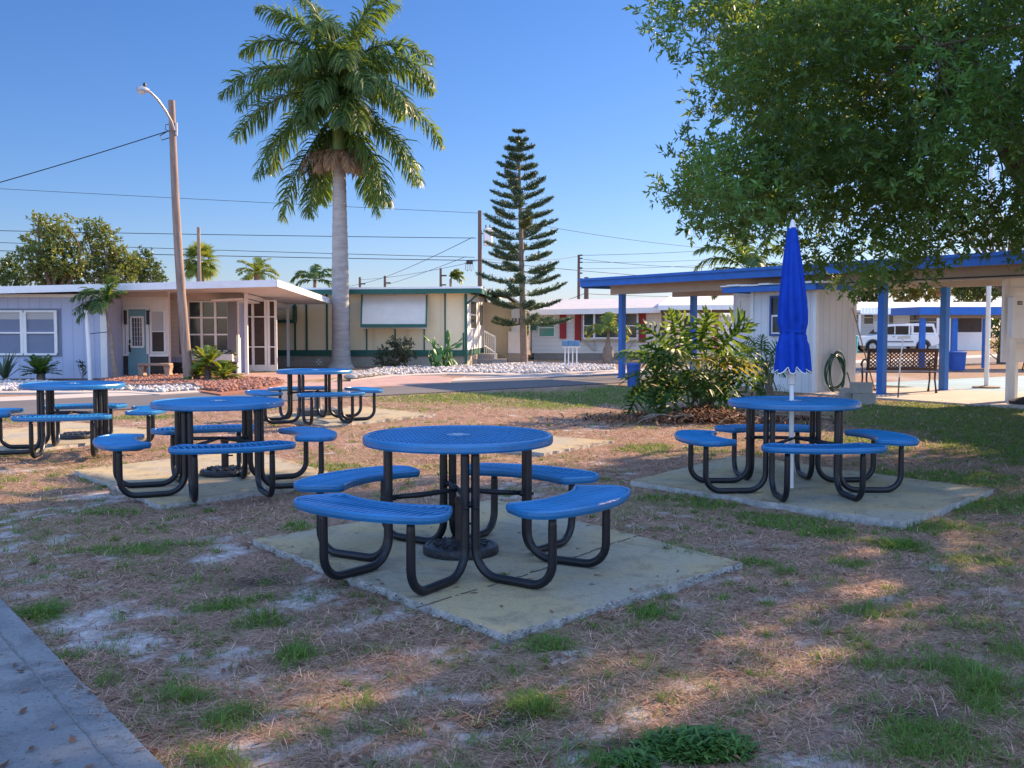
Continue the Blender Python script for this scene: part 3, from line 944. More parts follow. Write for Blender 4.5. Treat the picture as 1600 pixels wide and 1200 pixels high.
# fallen oak leaves
X, Y = wedge(2600, 2.8, 13)
n = len(X)
zf = np.where(hard(X, Y), .040, gz(X, Y) + .012)
kp = ((X - RP.x) * ROAD_N.x + (Y - RP.y) * ROAD_N.y) < -.1
X, Y, zf = X[kp], Y[kp], zf[kp]; n = len(X)
kp2 = rng.random(n) < np.where(zf > .0395, .25, 1.0)
X, Y, zf = X[kp2], Y[kp2], zf[kp2]; n = len(X)
tag(link('fallen_leaves', blades('fallen_leaves', X, Y, rng.uniform(.03, .065, n), rng.uniform(.010, .020, n), rng.uniform(-.05, .35, n), M['litter'], z=zf, bend=.4)), kind='stuff')
# grey dead stems lying in drifts
X, Y = wedge(5200, 2.8, 9)
g, s, d = masks(X, Y)
kp = (~hard(X, Y)) & (rng.random(len(X)) < np.clip(d * .9 + .15, 0, 1) * (fbm(X, Y, 1.4, 91) > .42))
X, Y = X[kp], Y[kp]; n = len(X)
tag(link('dead_stems', blades('dead_stems', X, Y, rng.uniform(.08, .22, n), rng.uniform(.003, .0045, n), rng.uniform(.05, .3, n), M['straw'], bend=.25)), kind='stuff')
# ================================================================== PICNIC TABLES
def clip(poly, p, d):
    """parameter intervals of the line p + t d inside a closed 2-D polygon"""
    ts = []
    n = len(poly)
    for i in range(n):
        a, b = poly[i], poly[(i + 1) % n]
        ex, ey = b[0] - a[0], b[1] - a[1]
        den = d[0] * ey - d[1] * ex
        if abs(den) < 1e-12: continue
        t = ((a[0] - p[0]) * ey - (a[1] - p[1]) * ex) / den
        u = ((a[0] - p[0]) * d[1] - (a[1] - p[1]) * d[0]) / den
        if 0 <= u < 1: ts.append(t)
    ts.sort()
    return list(zip(ts[::2], ts[1::2]))

def strands(mb, poly, angs, pitch, w, h, z):
    xs = [p[0] for p in poly]; ys = [p[1] for p in poly]
    c = ((min(xs) + max(xs)) / 2, (min(ys) + max(ys)) / 2)
    rad = math.hypot(max(xs) - min(xs), max(ys) - min(ys)) / 2
    for j, a in enumerate(angs):
        d = (math.cos(a), math.sin(a)); nn = (-d[1], d[0])
        k = int(rad / pitch) + 1
        for i in range(-k, k + 1):
            p = (c[0] + nn[0] * i * pitch, c[1] + nn[1] * i * pitch)
            for t0, t1 in clip(poly, p, d):
                if t1 - t0 < 0.01: continue
                q0 = Vector((p[0] + d[0] * t0, p[1] + d[1] * t0, z - j * 0.0015))
                q1 = Vector((p[0] + d[0] * t1, p[1] + d[1] * t1, z - j * 0.0015))
                s = Vector((nn[0], nn[1], 0)) * (w / 2)
                u = Vector((0, 0, h / 2))
                # ridge-shaped strand, rounded on top
                mb.add([q0 - s - u, q0 + s - u, q0 + s * .8 + u * .5, q0 + u, q0 - s * .8 + u * .5, q1 - s - u, q1 + s - u, q1 + s * .8 + u * .5, q1 + u, q1 - s * .8 + u * .5],
                       [(0, 1, 6, 5), (1, 2, 7, 6), (2, 3, 8, 7), (3, 4, 9, 8), (4, 0, 5, 9)])

def rim(mb, poly, prof):
    """closed band along a polygon; prof = list of (inward offset, z)"""
    n = len(poly)
    rows = []
    for i in range(n):
        a, b, c = Vector(poly[i - 1]).to_2d(), Vector(poly[i]).to_2d(), Vector(poly[(i + 1) % n]).to_2d()
        d1 = (b - a).normalized(); d2 = (c - b).normalized()
        n1 = Vector((-d1.y, d1.x)); n2 = Vector((-d2.y, d2.x))
        m_ = (n1 + n2)
        m_ = m_.normalized() if m_.length > 1e-6 else n1
        k = 1 / max(0.5, m_.dot(n1))
        rows.append([(b.x + m_.x * o * k, b.y + m_.y * o * k, z) for o, z in prof])
    m_ = len(prof)
    vs = [p for r in rows for p in r]
    fs = []
    for i in range(n):
        for j in range(m_):
            j2 = (j + 1) % m_
            fs.append((i * m_ + j, ((i + 1) % n) * m_ + j, ((i + 1) % n) * m_ + j2, i * m_ + j2))
    mb.add(vs, fs)

def band_prof(z1, h, w):
    r = h * 0.32
    return [(r * .3, z1 - h), (0.0, z1 - h + r * .6), (0.0, z1 - r), (r * .3, z1 - r * .3), (r, z1), (w - r * .5, z1), (w, z1 - r * .6), (w, z1 - h * .6), (w * .6, z1 - h)]

def circle(r, n=72):
    return [(r * math.cos(2 * math.pi * i / n), r * math.sin(2 * math.pi * i / n)) for i in range(n)]

TOP_Z, TOP_R = 0.765, 0.56
def top_mesh():
    mb = MB()
    rim(mb, circle(TOP_R), band_prof(TOP_Z, 0.052, 0.030))
    strands(mb, circle(TOP_R - 0.022, 64), (R(60), R(-60)), 0.041, 0.0105, 0.013, TOP_Z - 0.014)
    # hub plate round the parasol hole
    rim(mb, circle(0.075, 32), [(0.0, TOP_Z - .012), (0.0, TOP_Z - .003), (0.045, TOP_Z - .003), (0.045, TOP_Z - .012)])
    # under-frame cross bars
    for a in (0, 90):
        ca, sa = math.cos(R(a)), math.sin(R(a))
        mb.bar((-ca * .53, -sa * .53, TOP_Z - .028 - a * .0002), (ca * .53, sa * .53, TOP_Z - .028 - a * .0002), .03, .02)
    return mb
SEAT_Z = 0.462
def seat_outline():
    ri, ro, ha = 0.70, 0.995, R(32)
    rm = (ri + ro) / 2
    w, h = ha, (ro - ri) / 2
    pts = []
    def corner(sx, sy, rad):
        # rounded corner in (arc length, radius) space
        cx = sx * (w * rm - rad); cy = sy * (h - rad)
        a0 = {(1, 1): 0, (-1, 1): 90, (-1, -1): 180, (1, -1): 270}[(sx, sy)]
        return [(cx + rad * math.cos(R(a0 + 90 * i / 6)), cy + rad * math.sin(R(a0 + 90 * i / 6))) for i in range(7)]
    seq = corner(1, 1, .13) + corner(-1, 1, .13) + corner(-1, -1, .035) + corner(1, -1, .035)
    dense = []
    for i in range(len(seq)):
        a, b = seq[i], seq[(i + 1) % len(seq)]
        k = max(1, int(math.hypot(b[0] - a[0], b[1] - a[1]) / 0.05))
        for j in range(k):
            dense.append((a[0] + (b[0] - a[0]) * j / k, a[1] + (b[1] - a[1]) * j / k))
    for s_, q in dense:
        ang = s_ / rm; r = rm + q
        pts.append((r * math.cos(ang), r * math.sin(ang)))
    return pts       # counter-clockwise, centred on +x
SO = seat_outline()
def seat_mesh():
    mb = MB()
    rim(mb, SO, band_prof(SEAT_Z, 0.045, 0.022))
    inner = []
    n = len(SO)
    strands(mb, SO, (R(7), R(-7)), 0.046, 0.0125, 0.014, SEAT_Z - 0.012)
    for a in (-20, 20):    # bracket under the seat
        ca, sa = math.cos(R(a)), math.sin(R(a))
        mb.bar((ca * .72, sa * .72, SEAT_Z - .032), (ca * .96, sa * .96, SEAT_Z - .032), .04, .012)
    return mb

def arc_pts(p, c, q, r, n=7):
    """fillet of radius r at corner c between p and q"""
    p, c, q = Vector(p), Vector(c), Vector(q)
    a = (p - c).normalized(); b = (q - c).normalized()
    ang = a.angle(b)
    t = r / math.tan(ang / 2)
    s = c + a * t; e = c + b * t
    ctr = c + (a + b).normalized() * (r / math.sin(ang / 2))
    v0, v1 = s - ctr, e - ctr
    w_ = v0.angle(v1)
    return [ctr + (v0 * math.sin((1 - i / n) * w_) + v1 * math.sin(i / n * w_)) / math.sin(w_) for i in range(n + 1)]

def leg_mesh(sgn):
    """one bent tube: under the top, down, along the ground, up to a seat (pair centred on +x)"""
    r = 0.0245
    a = Vector((0.415, sgn * 0.029, TOP_Z - 0.035))
    g0 = Vector((0.415, sgn * 0.029, r))
    ang = R(25) * sgn
    e = Vector((0.88 * math.cos(ang), 0.88 * math.sin(ang), 0))
    g1 = Vector((e.x, e.y, r)); top = Vector((e.x, e.y, SEAT_Z - 0.036))
    pts = [a, a + Vector((0, 0, -.06))] + arc_pts(a, g0, g1, 0.15) + arc_pts(g0, g1, top, 0.13) + [top - Vector((0, 0, .07)), top]
    mb = MB()
    rad = [r * .86] + [r] * (len(pts) - 3) + [r * .95, r * .8]
    mb.tube(pts, rad, 12)
    # flange plate below the seat
    mb.box(top.x - .035, top.x + .035, top.y - .028, top.y + .028, SEAT_Z - .040, SEAT_Z - .036)
    mb.tube([a + Vector((-.03, 0, -.33)), a + Vector((.034, 0, -.33))], .010, 8)   # bolt
    return mb
def brace_mesh(dz):
    mb = MB()
    for s in (-1, 1):
        mb.tube([(s * .41, 0, .40 + dz), (s * .24, 0, .41 + dz), (0.0, 0, .435 + dz * .2 + .0)], [.013, .017, .013], 8)
        mb.box(s * .37, s * .42, -.02, .02, .385 + dz, .415 + dz)
    return mb

ME_TOP = top_mesh().mesh('table_top', M['blue_coat'])
ME_SEAT = seat_mesh().mesh('seat', M['blue_coat'])
ME_LEG = {s: leg_mesh(s).mesh('leg', M['black_tube'], True) for s in (-1, 1)}
ME_BR = [brace_mesh(0).mesh('brace', M['black_tube'], True), brace_mesh(.012).mesh('brace', M['black_tube'], True)]
rmb = MB()
rim(rmb, circle(0.032, 24), [(0, TOP_Z - .004), (0, TOP_Z + .002), (.012, TOP_Z + .002), (.012, TOP_Z - .004)])
ME_RING = rmb.mesh('hub_ring', M['ring'])

def picnic_table(label, x, y, z, rot, sc=1.0):
    t = thing('picnic_table', label, 'picnic table', (x, y, z), R(rot), 'round blue picnic tables with four seats')
    t.scale = (sc, sc, sc)
    link('table_top', ME_TOP, t)
    link('hub_ring', ME_RING, t)
    for k in range(4):
        link('seat', ME_SEAT, t, rot=(0, 0, R(45 + 90 * k)))
        for s in (-1, 1):
            link('leg', ME_LEG[s], t, rot=(0, 0, R(90 * k)))
    link('brace', ME_BR[0], t)
    link('brace', ME_BR[1], t, rot=(0, 0, R(90)))
    return t
def table_pos(px, py, z=TOP_Z, base=.035):
    return gp(px, py, z + base)
TP = {}
for key, px, py, rot, base, sc, lab in (
        ('front', 716, 678, 12, .035, 1.0, 'nearest round blue picnic table with a bare black umbrella base under it'),
        ('midleft', 341, 625.5, 69, .03, 1.0, 'round blue picnic table on the half sunlit slab just left of the nearest one'),
        ('left', 114, 598.5, 60, .03, 1.0, 'round blue picnic table cut by the left edge of the picture'),
        ('far', 491.5, 577.5, 73, .03, 1.0, 'farthest round blue picnic table close to the road and palm trunk'),
        ('right', 1240, 625, 47, .035, 1.0, 'round blue picnic table with the closed parasol standing through it')):
    p = table_pos(px, py, TOP_Z * sc, base)
    TP[key] = p
    picnic_table(lab, p.x, p.y, base, rot, sc)

# umbrella bases
def umb_base(lab, x, y, z, sleeve=True):
    t = thing('umbrella_base', lab, 'umbrella base', (x, y, z), 0, 'round cast umbrella bases under the tables')
    prof = [(.232, 0), (.235, .012), (.235, .036), (.225, .05), (.205, .054), (.200, .048), (.185, .05), (.15, .062), (.075, .07), (.06, .078), (.03, .078)]
    d = MB().lathe(prof, 40)
    for k in range(14):       # cast relief
        a = 2 * math.pi * k / 14
        for r0, r1, da in ((.10, .17, .16), (.17, .10, .30)):
            d.bar((r0 * math.cos(a), r0 * math.sin(a), .066), (r1 * math.cos(a + da), r1 * math.sin(a + da), .062), .012, .012)
    d.build('disc', M['base'], t, True)
    if sleeve:
        MB().lathe([(.034, .07), (.034, .31), (.040, .312), (.040, .335), (.032, .345), (.02, .347)], 20).build('sleeve', M['rustpipe'], t, True)
        MB().tube([(.03, 0, .18), (.075, 0, .18)], .008, 8).build('knob', M['black_tube'], t, True)
    return t
p = gp(720, 863, .035)
umb_base('black cast umbrella base with rusty sleeve under the nearest table', p.x, p.y, .035)
p = gp(352, 741, .03)
umb_base('dark umbrella base lying half in sun under the table left of the nearest one', p.x, p.y, .03)
p = gp(122, 684, .03)
umb_base('flat umbrella base without sleeve under the table at the left edge', p.x, p.y, .03, False)
# concrete filled base under the far table
p = gp(497, 647, .03)
t = thing('umbrella_base', 'square dark umbrella base with thick post under the farthest table', 'umbrella base', (p.x, p.y, .03), R(20))
MB().box(-.3, .3, -.3, .3, 0, .09).build('plate', M['plasticgrey'], t, bevel=.012)
MB().lathe([(.075, .09), (.06, .12), (.055, .34), (.04, .35)], 16).build('sleeve', M['plasticgrey'], t, True)

# ------------------------------------------------------------------ closed parasol
P0 = TP['right']
ub = gp(1238, 754, .035)
ub = Vector((P0.x - .01, P0.y, .035))
t = thing('closed_umbrella', 'tall closed royal blue parasol tied with a strap, white pole through the table', 'umbrella', (ub.x, ub.y, .035))
t.rotation_euler = (R(.3), R(-.6), 0)
MB().lathe([(.021, 0), (.021, .75), (.019, .76), (.019, 1.2)], 18).build('pole', M['white'], t, True)
MB().lathe([(.021, .90), (.034, .905), (.036, .99), (.03, 1.06)], 18).build('pole_collar', M['offwhite'], t, True)
zt, zb = 2.245, 1.0
nseg, nz = 96, 40
vs, fs = [], []
hem = []
def rad_at(z):
    u = (zt - z) / (zt - zb)
    ks = [(0, .034), (.05, .046), (.25, .078), (.5, .105), (.62, .110), (.685, .110), (.715, .094), (.745, .106), (.84, .120), (1.0, .126)]
    for (a, ra), (b_, rb) in zip(ks, ks[1:]):
        if u <= b_: return ra + (rb - ra) * (u - a) / (b_ - a)
    return ks[-1][1]
for j in range(nz + 1):
    for k in range(nseg):
        a = 2 * math.pi * k / nseg
        fold = abs(math.sin(a * 4 + .35))
        z = zt - (zt - zb) * j / nz
        u = j / nz
        r = rad_at(z)
        amp = (.10 + .42 * u) if u < .66 or u > .78 else .22
        tw = a + .28 * u
        rr = r * (1 - amp * .55 + amp * (fold ** 1.5) + .09 * math.sin(a * 3 + u * 4) + .06 * math.sin(a * 7 - u * 6) * u + .035 * math.sin(a * 13 + u * 9) * u + .02 * math.sin(u * 40 + a * 5) * (abs(u - .7) < .14))
        zz = z
        if j > nz - 5: zz = z + (.06 * (1 - fold) ** 1.2) * ((j - (nz - 5)) / 5)
        vs.append((rr * math.cos(tw), rr * math.sin(tw), zz))
        if j == nz: hem.append(Vector(vs[-1]))
for j in range(nz):
    for k in range(nseg):
        k2 = (k + 1) % nseg
        fs.append((j * nseg + k, (j + 1) * nseg + k, (j + 1) * nseg + k2, j * nseg + k2))
can = MB().add(vs, fs).build('canopy', M['canvas'], t, True)
can.modifiers.clear()
md = can.modifiers.new('thick', 'SOLIDIFY'); md.thickness = .004
hem.append(hem[0])
MB().tube(hem, .0055, 6, cap=False).build('hem_trim', M['white'], can, True)
sv = []
zs = zt - (zt - zb) * .715
for k in range(49):
    a = 2 * math.pi * k / 48
    rr = .094 * (1.02 + .05 * abs(math.sin(a * 4 + .35)))
    sv.append((rr * math.cos(a), rr * math.sin(a), zs + .006 * math.sin(a * 2)))
stp = MB().tube(sv, .009, 6, cap=False)
stp.box(.09, .12, -.012, .012, zs - .01, zs + .012)
stp.build('strap', M['canvas'], can, True)
MB().lathe([(.034, 2.235), (.032, 2.25), (.026, 2.26), (.018, 2.295), (.012, 2.31), (.005, 2.315)], 18).build('finial', M['white'], t, True)
# ================================================================== HOUSES
def wx(px, Y): return at(px, 520, Y).x

def wbox(mb, px0, px1, z0, z1, Y, back):
    return mb.box(wx(px0, Y), wx(px1, Y), Y, Y + back, z0, z1)

def window(root, px0, py0, px1, py1, Y, cols=1, rows=2, fm='white', gm='glass', fw=1.8, proud=.05, blind=0.0, mull=None):
    """framed window with muntins on a wall whose face is Y metres ahead; pane is a sub-part"""
    mw = mull or fw * .8
    f = MB()
    f.pbox(px0, py0, px1, py0 + fw, Y, proud)
    f.pbox(px0, py1 - fw, px1, py1, Y, proud)
    f.pbox(px0, py0 + fw, px0 + fw, py1 - fw, Y, proud)
    f.pbox(px1 - fw, py0 + fw, px1, py1 - fw, Y, proud)
    for i in range(1, cols):
        x = px0 + (px1 - px0) * i / cols
        f.pbox(x - mw / 2, py0 + fw, x + mw / 2, py1 - fw, Y, proud * .85)
    for i in range(1, rows):
        y = py0 + (py1 - py0) * i / rows
        f.pbox(px0 + fw, y - mw / 2, px1 - fw, y + mw / 2, Y, proud * .92)
    fo = f.build('window', M[fm], root, world=True)
    MB().pbox(px0 + fw * .5, py0 + fw * .5, px1 - fw * .5, py1 - fw * .5, Y, .012).build('pane', M[gm], fo, world=True)
    if blind:
        MB().pbox(px0 + fw, py0 + fw, px1 - fw, py0 + (py1 - py0) * blind, Y, .022).build('blind', M['blind'], fo, world=True)
    return fo

# ---------------------------------------------------------------- grey-blue house on the left
h = thing('house', 'low grey blue house with a white carport roof, teal front door and dark stone panels', 'house', (-11, 28.5, 0), 0, None)
Yw = 28.5
w_ = MB()
wbox(w_, -260, 165, 0, 2.26, Yw, 7.7)
w_.build('wall', M['lav'], h, world=True)
w_ = MB(); w_.box(wx(165, Yw) - .14, wx(165, Yw) + .04, Yw - .025, Yw, 0, 2.4)
w_.pbox(-260, 459.5, 166, 464.5, Yw, .06)
w_.build('corner_trim', M['white'], h, world=True)
fr = MB(); fr.pbox(-40, 482, 95, 557, Yw, .02)
fr.build('window_surround', mat('surround_blue', (0.16, 0.19, 0.27), 0.6, .05), h, world=True)
window(h, -24, 485, 37, 555, Yw, 1, 2, proud=.07, blind=.2, fw=3)
window(h, 39, 485, 90, 555, Yw, 1, 2, proud=.07, blind=.2, fw=3)
Yd = 29.8
w_ = MB(); wbox(w_, 163, 264, 0, 2.62, Yd, .15)
w_.build('wall', M['offwhite'], h, world=True)
w_ = MB(); w_.pbox(164, 446, 263, 464, Yd, .10)
w_.build('gable_panel', M['greyvert'], h, world=True)
window(h, 169, 483, 195, 553, Yd, 1, 2, gm='screen', blind=.5)
window(h, 235.5, 485, 259, 551, Yd, 1, 2, gm='screen', blind=.5)
for q in ((167, 556, 201, 591), (236, 557, 263.5, 590)):
    MB().pbox(*q, Yd, .05).build('stone_panel', M['stone'], h, world=True)
w_ = MB(); w_.pbox(165, 553.2, 202, 556, Yd, .08); w_.pbox(235, 553.2, 264, 557, Yd, .08)
w_.pbox(198.5, 482, 201.5, 553, Yd, .06); w_.pbox(229.8, 482, 232.8, 553, Yd, .06); w_.pbox(198.5, 480, 232.8, 483, Yd, .07)
w_.pbox(163.5, 470, 167, 591, Yd, .055)
w_.build('door_trim', M['white'], h, world=True)
d = MB().pbox(201.5, 483.5, 229.8, 591, Yd, .045).build('door', M['teal'], h, world=True)
f = MB(); f.pbox(205, 494, 226, 497, Yd, .07); f.pbox(205, 540.5, 226, 543.5, Yd, .07); f.pbox(205, 497, 207.4, 540.5, Yd, .07); f.pbox(223.6, 497, 226, 540.5, Yd, .07)
f.build('glass_frame', M['white'], d, world=True)
MB().pbox(206, 495, 225, 542, Yd, .055).build('door_glass', M['glass'], d, world=True)
f = MB()
for i in range(1, 4): f.pbox(207.4 + 16.2 * i / 4 - .3, 497, 207.4 + 16.2 * i / 4 + .3, 540.5, Yd, .062)
for i in range(1, 6): f.pbox(207.4, 497 + 43 * i / 6 - .3, 223.6, 497 + 43 * i / 6 + .3, Yd, .064)
f.build('leaded_bars', M['greymetal'], d, world=True)
f = MB(); f.pbox(203, 531, 205.5, 536, Yd, .085); f.pbox(203, 539, 205.2, 550, Yd, .10)
f.build('handle', M['dark'], d, world=True)
for x in (196.2, 231.2):
    f = MB().pbox(x, 487, x + 3, 507, Yd, .14); f.pbox(x - .5, 485, x + 3.5, 487, Yd, .16)
    f.build('wall_lamp', M['dark'], h, world=True, bevel=.01)
Ym = 31.0
w_ = MB(); wbox(w_, 261, 372, .52, 2.62, Ym, .15)
w_.build('wall', M['porchwall'], h, world=True)
w_ = MB(); wbox(w_, 261, 372, .36, .52, Ym, .17)
w_.build('wall_band', M['lav'], h, world=True)
w_ = MB(); wbox(w_, 261, 368, 0, .36, Ym - .05, .17)
w_.build('stone_base', M['stone'], h, world=True)
w_ = MB(); w_.pbox(261, 446, 380, 469, Ym, .12)
w_.build('gable_panel', M['greyvert'], h, world=True)
window(h, 294, 470, 359, 549, Ym, 3, 3, gm='glass', proud=.07, fw=2.2, mull=2.4)
shg = mat('shutter_shade_grey', (.17, .17, .18), .6, .05)
MB().pbox(281.5, 465, 285.5, 553, Ym, .05).build('corner_strip', shg, h, world=True)  # dark strip put where the wall only has a shadow
MB().pbox(357.5, 471, 370, 550, Ym, .09).build('shutter', shg, h, world=True)
f = MB().pbox(296, 553, 367, 564, Ym, .30); f.build('planter_box', M['offwhite'], h, world=True)
# screened porch room
Ys = 32.5
sr = MB()
for x in (368, 378, 394.5, 414.5, 419, 430): sr.pbox(x, 470, x + 2.4, 579, Ys, .05)
for y in (469, 494, 541, 570): sr.pbox(368, y, 432.4, y + 2, Ys, .045)
sro = sr.build('screen_frame', M['white'], h, world=True)
MB().pbox(369, 471, 431.5, 571, Ys, .0, .03).build('screen_panel', M['screen'], sro, world=True)
MB().pbox(368.5, 571.5, 431.9, 580, Ys, .03, .03).build('kick_plate', M['white'], sro, world=True)
# body of the house behind the porch
MB().box(wx(167, Yw) + .02, -8.40, Ym + .18, 36.2, 0, 2.30).build('rear_wall', M['lav'], h, world=True)
# roof with white fascia, its carport edge running away from the road
RT = [Vector((-19.5, 27.85, 2.37)), Vector((wx(433, 27.95), 27.85, 2.69)), at(521, 469.5, 36.5), Vector((-19.5, 36.5, 2.30))]
rf = MB().slab(RT, .13).build('roof', M['roofwhite'], h, world=True)
fa = MB(); fa.bar(RT[0] + Vector((0, -.03, -.075)), RT[1] + Vector((0.02, -.03, -.075)), .05, .19); fa.bar(RT[1] + Vector((.035, -.03, -.075)), RT[2] + Vector((.035, 0, -.075)), .05, .19)
fa.build('fascia', M['whitemetal'], rf, world=True)
for Yp, zp in ((30.5, 2.46), (36.2, 2.27)):
    f = MB(); f.box(-7.96, -7.87, Yp, Yp + .09, 0.02, zp)
    f.build('post', M['white'], h, world=True)
f = MB(); f.bar((-7.915, 30.6, 2.36), (-7.915, 36.2, 2.17), .05, .12)
f.build('carport_beam', M['white'], h, world=True)
f = MB().slab([Vector((-8.9, 30.4, 2.24)), Vector((-7.98, 30.4, 2.29)), Vector((-7.98, 36.2, 2.10)), Vector((-8.9, 36.2, 2.06))], .05)
f.build('door_canopy', M['white'], h, world=True)
f = MB(); f.lathe([(.10, 0), (.10, .35), (.17, .36), (.17, .42), (.02, .5)], 14, (-9.2, 34, 2.42))
f.build('roof_vent', M['whitemetal'], h, world=True)

# stone bench before the door
p = at(243, 591, 28.3)
b_ = thing('stone_bench', 'short brown concrete bench in front of the teal front door', 'bench', (p.x, 28.3, 0.03))
MB().box(-.44, .44, -.17, .17, .335, .40).build('seat', M['rust'], b_, bevel=.015)
for s in (-1, 1):
    MB().yprism([(s * .36 - .10, 0), (s * .36 + .10, 0), (s * .36 + .06, .15), (s * .36 + .10, .333), (s * .36 - .10, .333), (s * .36 - .06, .15)], -.13, .13).build('leg', M['rust'], b_)
# brick edging
eg = MB()
pts = gpoly([(165, 607), (230, 608), (306, 606.5), (312, 611.5)], 0)
for a, c_ in zip(pts, pts[1:]):
    n_ = max(1, int((c_ - a).length / .2))
    for i in range(n_):
        eg.bar(a.lerp(c_, i / n_) + Vector((0, 0, .06)), a.lerp(c_, (i + .94) / n_) + Vector((0, 0, .06)), .1, .14 + random.random() * .01)
tag(eg.build('brick_edging', M['redbrick']), 'low line of reddish bricks edging the mulch bed by the leaning pole', 'edging')

# ---------------------------------------------------------------- cream house with green trim
h = thing('house', 'cream panelled house with dark green trim and a grey window awning', 'house', (-5, 37, 0))
Yc = 37.0
xl, xc = -12.0, wx(729, Yc)
foot = [(xl, Yc), (xc, Yc), (-1.13, 42.5), (-1.13, 50), (xl, 50)]
MB().prism(foot, .6, 2.66).build('wall', M['cream'], h, world=True)
MB().prism([(a - .02 if a > -10 else a, b_ + .03 if b_ < 38 else b_) for a, b_ in foot], 0, .39).build('block_skirt', M['block'], h, world=True)
MB().prism([(a + .012, b_ - .02) for a, b_ in foot], .39, .6).build('green_band', M['green'], h, world=True)
for x, y0, y1 in ((695.5, 458, 547), (461, 458, 547), (479, 458, 547), (511, 458, 547), (573, 514, 547), (617.5, 514, 547), (663, 514, 547), (724, 520, 547), (545, 458, 547)):
    MB().pbox(x - 1, y0, x + 1, y1, Yc, .03).build('batten', M['green'], h, world=True)
f = MB(); f.pbox(563, 511, 668, 514, Yc, .06); f.build('sill', M['white'], h, world=True)
r_ = MB(); zt_ = 2.80
r_.slab([Vector((xl - .3, Yc - .62, zt_ - .02)), Vector((wx(752, 36.4), Yc - .62, zt_ + .07)), Vector((-.5, 50.3, zt_ + .07)), Vector((xl - .3, 50.3, zt_))], .10)
rf = r_.build('roof', M['whitemetal'], h, world=True)
f = MB(); f.bar((xl - .3, Yc - .60, zt_ - .17), (wx(752, 36.4), Yc - .60, zt_ - .085), .05, .17)
f.bar((wx(752, 36.4) - .0, Yc - .57, zt_ - .085), (-.53, 50.2, zt_ - .085), .05, .17)
f.build('fascia', M['green'], rf, world=True)
f = MB(); f.box(xc - .07, xc + .03, Yc - .10, Yc - .035, 0.02, 2.62); f.bar((xc, Yc - .07, 2.25), (wx(748, 36.5), Yc - .4, 2.62), .05, .05)
f.build('corner_post', M['green'], h, world=True)
# awning
a0, a1 = at(566, 461, Yc - .05), at(667, 461, Yc - .05)
b0, b1 = at(564.5, 509, Yc - .75), at(666, 509, Yc - .75)
n_ = Vector((0, -.03, .03))
aw = MB(); aw.add([a0, a1, b1, b0, a0 + n_, a1 + n_, b1 + n_, b0 + n_], [(0, 1, 2, 3), (7, 6, 5, 4), (0, 4, 5, 1), (1, 5, 6, 2), (2, 6, 7, 3), (3, 7, 4, 0)])
awo = aw.build('awning', M['awning'], h, world=True)
f = MB(); f.bar(b0 + Vector((-.02, -.04, .0)), b1 + Vector((.02, -.04, .0)), .05, .12)
for q0, q1 in ((a0, b0), (a1, b1)):
    f.bar(q0 + Vector((0, -.05, 0)), q1 + Vector((0, -.05, 0)), .05, .04)
f.build('awning_edge', M['green'], awo, world=True)
for x in (571.5, 617, 663):
    MB().pbox(x - 1, 458, x + 1, 461, Yc, .08).build('awning_hinge', M['dark'], awo, world=True)
window(h, 572, 470, 662, 511, Yc, 3, 1, proud=.04)
# second awning behind the carport
f = MB(); f.pbox(425, 500, 464, 504.5, Yc, .45); f.pbox(461, 478, 464, 500, Yc, .40)
f.build('awning_edge', M['green'], h, world=True)
# side wall: white bay with window and door
def side(mb, t0, t1, z0, z1, dep):
    A, B = Vector((xc, Yc, 0)), Vector((-1.13, 42.5, 0))
    d_ = (B - A).normalized(); nn = Vector((d_.y, -d_.x, 0))
    p0, p1 = A.lerp(B, t0), A.lerp(B, t1)
    o0, o1 = p0 + nn * dep, p1 + nn * dep
    return mb.prism([(p0.x, p0.y), (o0.x, o0.y), (o1.x, o1.y), (p1.x, p1.y)], z0, z1)
f = MB(); side(f, .03, .97, .6, 2.6, .015); f.build('side_panel', M['white'], h, world=True)
f = MB(); side(f, .12, .45, 1.35, 2.45, .05); fo = f.build('window', M['white'], h, world=True)
f = MB(); side(f, .15, .42, 1.92, 2.38, .058); side(f, .15, .42, 1.40, 1.86, .058); f.build('pane', M['glass'], fo, world=True)
f = MB(); side(f, .58, .86, .6, 2.5, .05); do = f.build('door', M['white'], h, world=True)
f = MB(); side(f, .62, .82, 1.5, 2.3, .058); f.build('door_glass', M['glass'], do, world=True)
# lit wing on the right, its gable roof, the steps and railing
Yg = 42.5
w_ = MB(); wbox(w_, 757, 818, .12, 2.45, Yg, 6); w_.build('wing_wall', M['creamplain'], h, world=True)
g0, g1, g2 = at(754, 452, Yg - .5), at(790, 458, Yg - .5), at(824, 480, Yg - .5)
MB().slab([g0, g1, g1 + Vector((0, 6, 0)), g0 + Vector((0, 6, .05))], .07).build('wing_roof', mat('pale_green_roof', (.42, .52, .42), .6, .08), h, world=True)
MB().slab([g1 + Vector((0, -.05, .03)), g2, g2 + Vector((0, 6, 0)), g1 + Vector((0, 6, .03))], .08).build('wing_roof', M['roofwhite'], h, world=True)
f = MB(); wbox(f, 794, 813, .35, 1.25, Yg - .5, .45); wbox(f, 799, 816, 1.25, 2.2, Yg - .35, .3); f.build('meter_cabinet', M['white'], h, world=True)
f = MB(); wbox(f, 793, 815, 0, .33, Yg - .6, .6); f.build('block_skirt', M['block'], h, world=True)
for x0, x1 in ((800, 802.5), (804, 807.5), (810, 813)):
    MB().pbox(x0, 497, x1, 508, Yg - .5, .02).build('vent', M['plasticgrey'], h, world=True)
f = MB()
for k in range(2): f.box(wx(744 + 0 * k, 40.2), wx(776 + 16 * (1 - k), 40.2), 40.0 + k * .4, 40.4 + k * .4 + (1.6 if k else 0), 0, .2 + .2 * k - .02)
